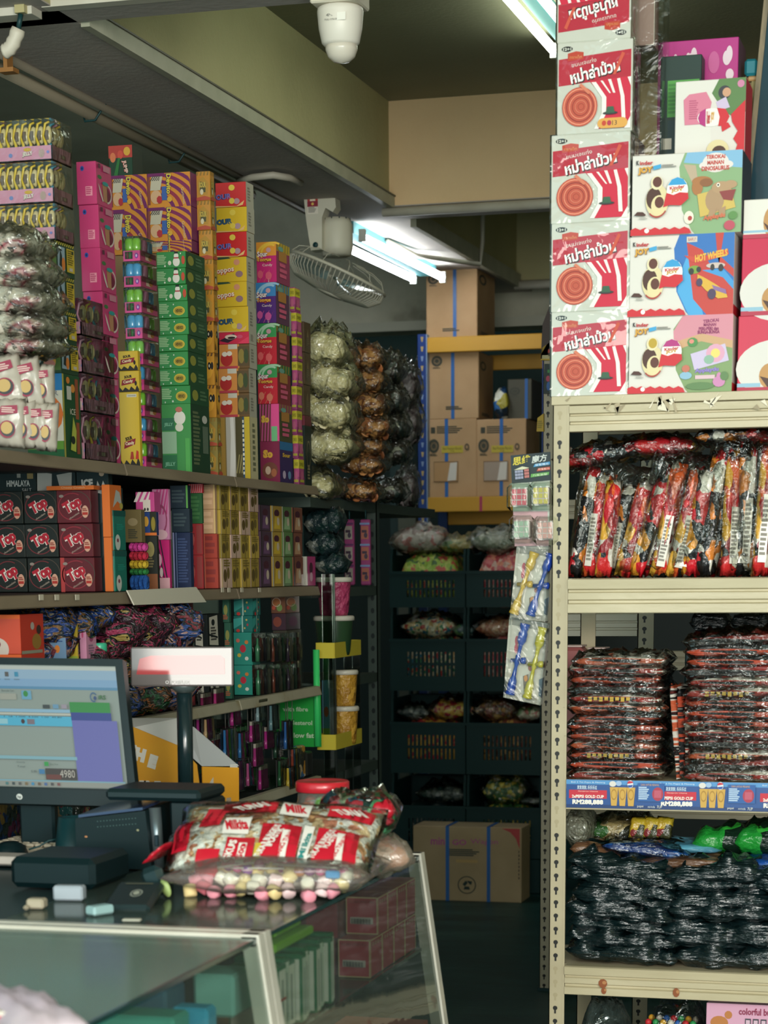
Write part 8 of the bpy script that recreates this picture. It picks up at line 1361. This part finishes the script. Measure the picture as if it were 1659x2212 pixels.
# --- sweet bags on the counter
class Bag:
    """a plump printed bag; spot(a, b) gives points on its upper skin"""
    def __init__(s, w_, d_, h_, seed, mat, nz=.1, pw=2.6, fr=2.0): s.a = (w_, d_, h_, seed, mat, nz, pw, fr)
    rm = False
    def spot(s, a, b, off=.0025):
        b = .8 * b + .2 if s.rm else b
        w_, d_, h_, seed, mat, nz, pw, fr = s.a; of = V3((seed * 7.31, seed * 3.7, seed * 1.3)); a = max(-.97, min(.97, a)); un = b < -1; b = -2 - b if un else b; b = max(-.985, min(.97, b))
        th = (max(0, 1 - abs(a) ** pw) * max(0, 1 - abs(b) ** pw)) ** .5; q = noise.noise(V3((a * fr, b * fr, 0)) + of); q2 = noise.noise(V3((a * fr, b * fr, 5)) + of)
        return mat @ V3((a * w_ / 2 * (1 + .05 * q2), b * d_ / 2 * (1 + .05 * q) - (off if b < -.6 else 0), (h_ / 2 - h_ / 2 * th * (1 + nz * 2 * q2) - off) if un else h_ / 2 + h_ / 2 * th * (1 + nz * 3 * q) + off))
    def skin(s, mb, mt, n=22): w_, d_, h_, seed, mat, nz, pw, fr = s.a; mb.pillow(w_, d_, h_, mt, seed, n, nz, pw, mat, fr)
    def rect(s, mb, a0, b0, a1, b1, mt, off=.003, n=9):
        vs = [s.spot(a0 + (a1 - a0) * i / n, b0 + (b1 - b0) * j / n, off) for i in range(n + 1) for j in range(n + 1)]; mb.add(vs, [(i * (n + 1) + j, (i + 1) * (n + 1) + j, (i + 1) * (n + 1) + j + 1, i * (n + 1) + j + 1) for i in range(n) for j in range(n)], mt, True)
    def text(s, mb, t, a, b, wa, hb, mt, rot=90, off=.005, bold=.04):
        vs, fs = glyphs(t, bold); c = math.cos(math.radians(rot)); q = math.sin(math.radians(rot)); out = []
        for x, y in vs: x, y = x * wa, y * hb; out.append(s.spot(a + (x * c - y * q), b + (x * q + y * c), off))
        mb.add(out, fs, mt)
y0 = 4.03; c0 = aY(552, 1868, y0); zb = ZC + .068
t = thing('sweet_bag', (c0[0], y0 + .1, zb), 'red and white printed sweet bag lying on top of the marshmallow bag', 'bag')
mt_ = place((c0[0], y0 + .14, zb), V3((.98, .12, -.03)).normalized(), V3((-.10, .93, .30)).normalized()); mt_ = place((c0[0], y0 + .14, zb), V3((.99, .1, -.03)).normalized(), V3((-.06, .85, .53)).normalized(), V3((.99, .1, -.03)).normalized().cross(V3((-.06, .85, .53)).normalized()))
B1 = Bag(.43, .22, .092, 31, mt_, .08)
S_toff = sweets('toffee', ['#c89a70', '#dcd4c4', '#a87850', '#e0dcd2', '#d0b48c', '#b87860', '#e0e0da', '#dcd8cc'], 60)
b = MB(); Bag(.415, .210, .085, 31, mt_, .08).skin(b, S_toff); part('sweets', b, t)
B1.rm = True; RP = M('#b8182c', .22, coat=.5); WP = M('#d6d2c8', .25, coat=.4); b = MB()
for a0, b0, a1, b1 in ((-.40, -1.45, -.12, -.80), (-.08, -1.38, .30, -.35), (.46, -1.34, .86, -.3), (-.95, -1.1, -.78, -.1), (-.55, .1, .0, .62), (.5, .15, .92, .6), (-.66, -1.5, -.44, -1.1), (-.70, -.4, -.5, .3)): B1.rect(b, a0, b0, a1, b1, RP, n=14)
for a0, b0, a1, b1 in ((.32, -1.4, .42, -.3), (-.46, -.7, -.2, -.15), (.04, .05, .32, .6), (-.1, -1.48, -.09, -1.3)): B1.rect(b, a0, b0, a1, b1, WP, .0034, n=14)
B1.rect(b, -.11, -1.48, -.05, -.95, M('#b8a03a', .3), .0042, n=14); B1.rect(b, .13, -1.34, .20, -.55, WP, .0045, n=14); B1.rect(b, .66, -1.3, .73, -.45, WP, .0045, n=14); B1.rect(b, -.27, -1.4, -.19, -.95, WP, .0045, n=14)
for tx, a, bb, wa, hb, mt, ro in (('TUKAR BUNGKUS', .0, -.84, .86, .07, WP, 80), ('PLASTIK', .07, -.76, .5, .06, WP, 80), ('UANG TUNAI', .165, -.92, .7, .05, RP, 82), ('TUKAR BUNGKUS', .53, -.8, .9, .07, WP, 80), ('PLASTIK', .61, -.72, .5, .055, WP, 80), ('UANG TUNAI 500', .695, -.86, .76, .045, RP, 82), ('GKUS', -.345, -1.14, .5, .075, WP, 86), ('500', -.23, -1.14, .34, .06, RP, 86), ('Milkita', -.33, -.42, .22, .34, RP, 8), ('Milkita', .37, -.9, .7, .06, M('#2a7a74', .4), 88), ('TUNAI', -.26, .36, .34, .22, WP, 30), ('Milk', .18, .32, .2, .34, RP, 8), ('TUNAI', .7, .38, .3, .2, WP, 30)): B1.text(b, tx, a, bb, wa, hb, mt, ro)
part('print', b, t)
b = MB(); Bag(.436, .225, .095, 31, mt_, .08).skin(b, film('bag_film', base=.02, crinkle=.4, scale=16, rough=.12, ior=1.22)); part('wrapper', b, t)
B1.rm = False; b = MB(); p = B1.spot(-.97, -.4); b.pillow(.06, .1, .012, RP, 33, 8, .4, 3, place(p + V3((-.02, .0, -.02)), V3((.75, 0, .66)), V3((0, 1, 0)), V3((-.66, 0, .75)))); part('sealed_end', b, t)
# mixed sweets bag at the right
c0 = aY(775, 1835, 4.42); t = thing('sweet_bag', (c0[0], 4.46, ZC + .09), 'clear bag of mixed wrapped sweets at the right of the red bag', 'bag'); rr = random.Random(9); mt2 = place((c0[0] - .02, 4.50, ZC + .075), V3((.97, .2, .05)).normalized(), V3((-.2, .97, 0)).normalized())
b = MB(); b.pillow(.17, .2, .09, sweets('wrapped', ['#2a8a8a', '#1c3a3a', '#b83a48', '#4a9ac0', '#a8c0a0', '#2a2c34', '#c87a8a', '#5aa878'], 34), 41, 12, .16, 3, mt2, 3); part('sweets', b, t); cc = ['#3a9aa0', '#5ab0c8', '#c04a5a', '#9ac0b0', '#1f3c40', '#d09aa8', '#4a9a5a', '#c8a0a0']
for k in range(22):
    u, v = rr.uniform(-.42, .42), rr.uniform(.1, .9); q = mt2 @ V3((u * .17, -.085 * math.sin(v * 3.14), v * .095)); b = MB(); b.tr = Matrix.Translation(q) @ Matrix.Rotation(rr.uniform(0, 3), 4, V3((rr.random(), rr.random(), rr.random()))); b.box(-.012, .012, -.007, .007, -.006, .006, M(cc[k % 8], .25, coat=.4), .004); b.tr = None; part('sweet', b, t)
b = MB(); b.pillow(.185, .21, .1, film('bag_film'), 43, 14, .25, 3, mt2, 4); part('wrapper', b, t)
b = MB(); q = aY(828, 1757, 4.42); b.pillow(.05, .03, .035, RP, 44, 8, .3, 3, place((q[0], 4.42, q[2] - .012))); part('sealed_end', b, t)
# marshmallow bag underneath
y0 = 3.97; c0 = aY(560, 1950, y0); t = thing('marshmallow_bag', (c0[0], y0 + .16, ZC + .006), 'clear bag of pink yellow and white marshmallows and lollipops on the counter', 'bag')
MM = [M('#d88a98', .6), M('#e0c0c0', .6), M('#e4dccb', .6), M('#dcc48a', .6), M('#d0707c', .6)]
xl, xr_ = aY(368, 1940, y0)[0], aY(735, 1950, y0)[0]; k = 0
for lay in range(3):
    n_ = 12 - lay
    for i in range(n_):
        x = xl + .012 + (xr_ - xl - .024) * (i + .5) / n_ + rr.uniform(-.011, .011); yy = y0 + .024 + .028 * lay + rr.uniform(0, .014) + (.03 * abs(i / n_ - .5)); z = ZC + .022 + .017 * lay + rr.uniform(-.005, .009)
        b = MB(); ax = V3((rr.uniform(-1, 1), rr.uniform(-1, .2), rr.uniform(-.6, .6))).normalized(); a_ = MM[rr.randrange(5)]; b.lathe(V3((x, yy, z)) - ax * .013, [(0, 0), (.011, 0), (.014, .003), (.014, .023), (.011, .026), (0, .026)], a_, 10, ax)
        if rr.random() < .4: b.lathe(V3((x, yy, z)) - ax * .0135, [(.007, 0), (0, -.0004)], MM[(k + 2) % 5], 8, ax)
        part('marshmallow', b, t); k += 1
LC = ['#8a2a6a', '#a83a8a', '#b8743a', '#6a2c6a', '#b84a80', '#7a3a9a', '#c85a90', '#3a7a5a']
for i in range(15):
    x = xl + .03 + (xr_ - xl - .05) * i / 14; b = MB(); z = ZC + .066 + .004 * math.sin(i * 2.3) - .012 * (abs(i / 14 - .5) * 2) ** 2; b.blob((x, y0 + .085 + .01 * math.sin(i), z), (.0135, .0135, .0125), M(LC[i % 8] if i != 1 else '#3a6a4a', .2, coat=.6), 10, 6); b.lathe((x, y0 + .085 + .01 * math.sin(i), z), [(.0138, -.003), (.0138, .001)], '#c8a8b8', 10); part('lollipop', b, t)
for (xa, za, xb_, zb_) in (((.3), .064, .62, .066), (.1, .058, .44, .076), (.55, .074, .93, .07)):
    b = MB(); b.tube([(xl + (xr_ - xl) * xa, y0 + .066, ZC + za), (xl + (xr_ - xl) * xb_, y0 + .064, ZC + zb_)], .002, '#d8d4cc', 6); part('stick', b, t)
b = MB(); q = aY(716, 1890, y0 + .05); b.box(q[0] - .014, q[0] + .016, y0 + .05, y0 + .06, q[2] - .008, q[2] + .008, M('#1c86c0', .3), .003); part('blue_sweet', b, t)
b = MB(); b.pillow(xr_ - xl + .06, .34, .085, film('bag_film2', base=.02, crinkle=.35, scale=12, rough=.12, opaque=.13, body='#d8c8c0'), 45, 16, .1, 3, place(((xl + xr_) / 2, y0 + .165, ZC + .0065), V3((.99, .08, 0)), V3((-.08, .99, 0)))); part('wrapper', b, t)
b = MB(); b.pillow(xr_ - xl - .04, .2, .045, sweets('marsh', ['#d08a94', '#e0d0c4', '#d8c088', '#c8707c', '#e4dcd0'], 30), 46, 10, .1, 3, place(((xl + xr_) / 2, y0 + .21, ZC + .008))); part('sweets', b, t)
# pale bag at the right
c0 = aY(775, 1905, 4.3); t = thing('sweet_bag', (c0[0], 4.38, ZC + .006), 'frosty clear bag of pastel sweets at the right edge of the counter top', 'bag'); mt3 = place((c0[0] + .0, 4.42, ZC + .008), V3((.9, .43, .02)).normalized(), V3((-.43, .9, 0)).normalized())
b = MB(); b.pillow(.13, .2, .075, sweets('pastel', ['#c8a898', '#b8a08c', '#cfa0a0', '#c8b878', '#a8b0a0', '#c89078'], 30), 47, 12, .14, 3, mt3); part('sweets', b, t)
b = MB(); b.pillow(.15, .22, .085, film('frost_film', base=.04, crinkle=.5, scale=18, opaque=.22, body='#b8ae9c'), 48, 14, .2, 3, mt3, 4); part('wrapper', b, t)
b = MB(); q = aY(788, 1885, 4.27); b.lathe((q[0], 4.27, q[2] - .012), [(0, 0), (.006, .002), (.011, .02), (.008, .03), (0, .032)], '#c8a040', 10); b.lathe((q[0], 4.268, q[2] + .008), [(.0112, 0), (.009, .01), (0, .013)], '#b84a40', 10); part('sweet', b, t)
# jar with red lid
c0 = aY(697, 1720, 4.66); zl0 = aY(697, 1706, 4.66)[2]; zl1 = aY(697, 1686, 4.66)[2]; rj = 60 * c0[1] / FPX * 1.03
t = thing('sweet_jar', (c0[0], 4.66, ZC + .006), 'clear round jar of coloured sweets with a red lid behind the sweet bags', 'jar')
b = MB(); b.lathe((c0[0], 4.66, ZC + .0065), [(rj * .9, 0), (rj, .01), (rj, zl0 - ZC - .05), (rj * .92, zl0 - ZC - .028), (rj * .9, zl0 - ZC - .008)], film('jar_clear', base=.06, crinkle=.1, opaque=.0), 28); part('body', b, t)
b = MB(); b.lathe((c0[0], 4.66, zl0 - .003), [(rj * .96, 0), (rj * .985, .002), (rj * .985, zl1 - zl0), (rj * .93, zl1 - zl0 + .003), (rj * .88, zl1 - zl0 + .0015), (0, zl1 - zl0 + .001)], M('#c02430', .3, coat=.3), 36); part('lid', b, t)
jc = ['#c89030', '#b84a3a', '#6a9a4a', '#c8c4a8', '#d0a83a', '#3a8a8a', '#c86a40']
for k in range(24):
    an = k * 2.4; b = MB(); b.blob((c0[0] + rj * .74 * math.cos(an), 4.66 + rj * .74 * math.sin(an), ZC + .028 + (zl0 - ZC - .055) * k / 23), .0165, M(jc[k % 7], .3, coat=.4), 9, 6); part('sweet', b, t)
b = MB(); b.lathe((c0[0], 4.66, ZC + .009), [(rj * .6, 0), (rj * .6, zl0 - ZC - .035), (0, zl0 - ZC - .03)], sweets('jar', jc, 35), 16); part('filling', b, t)
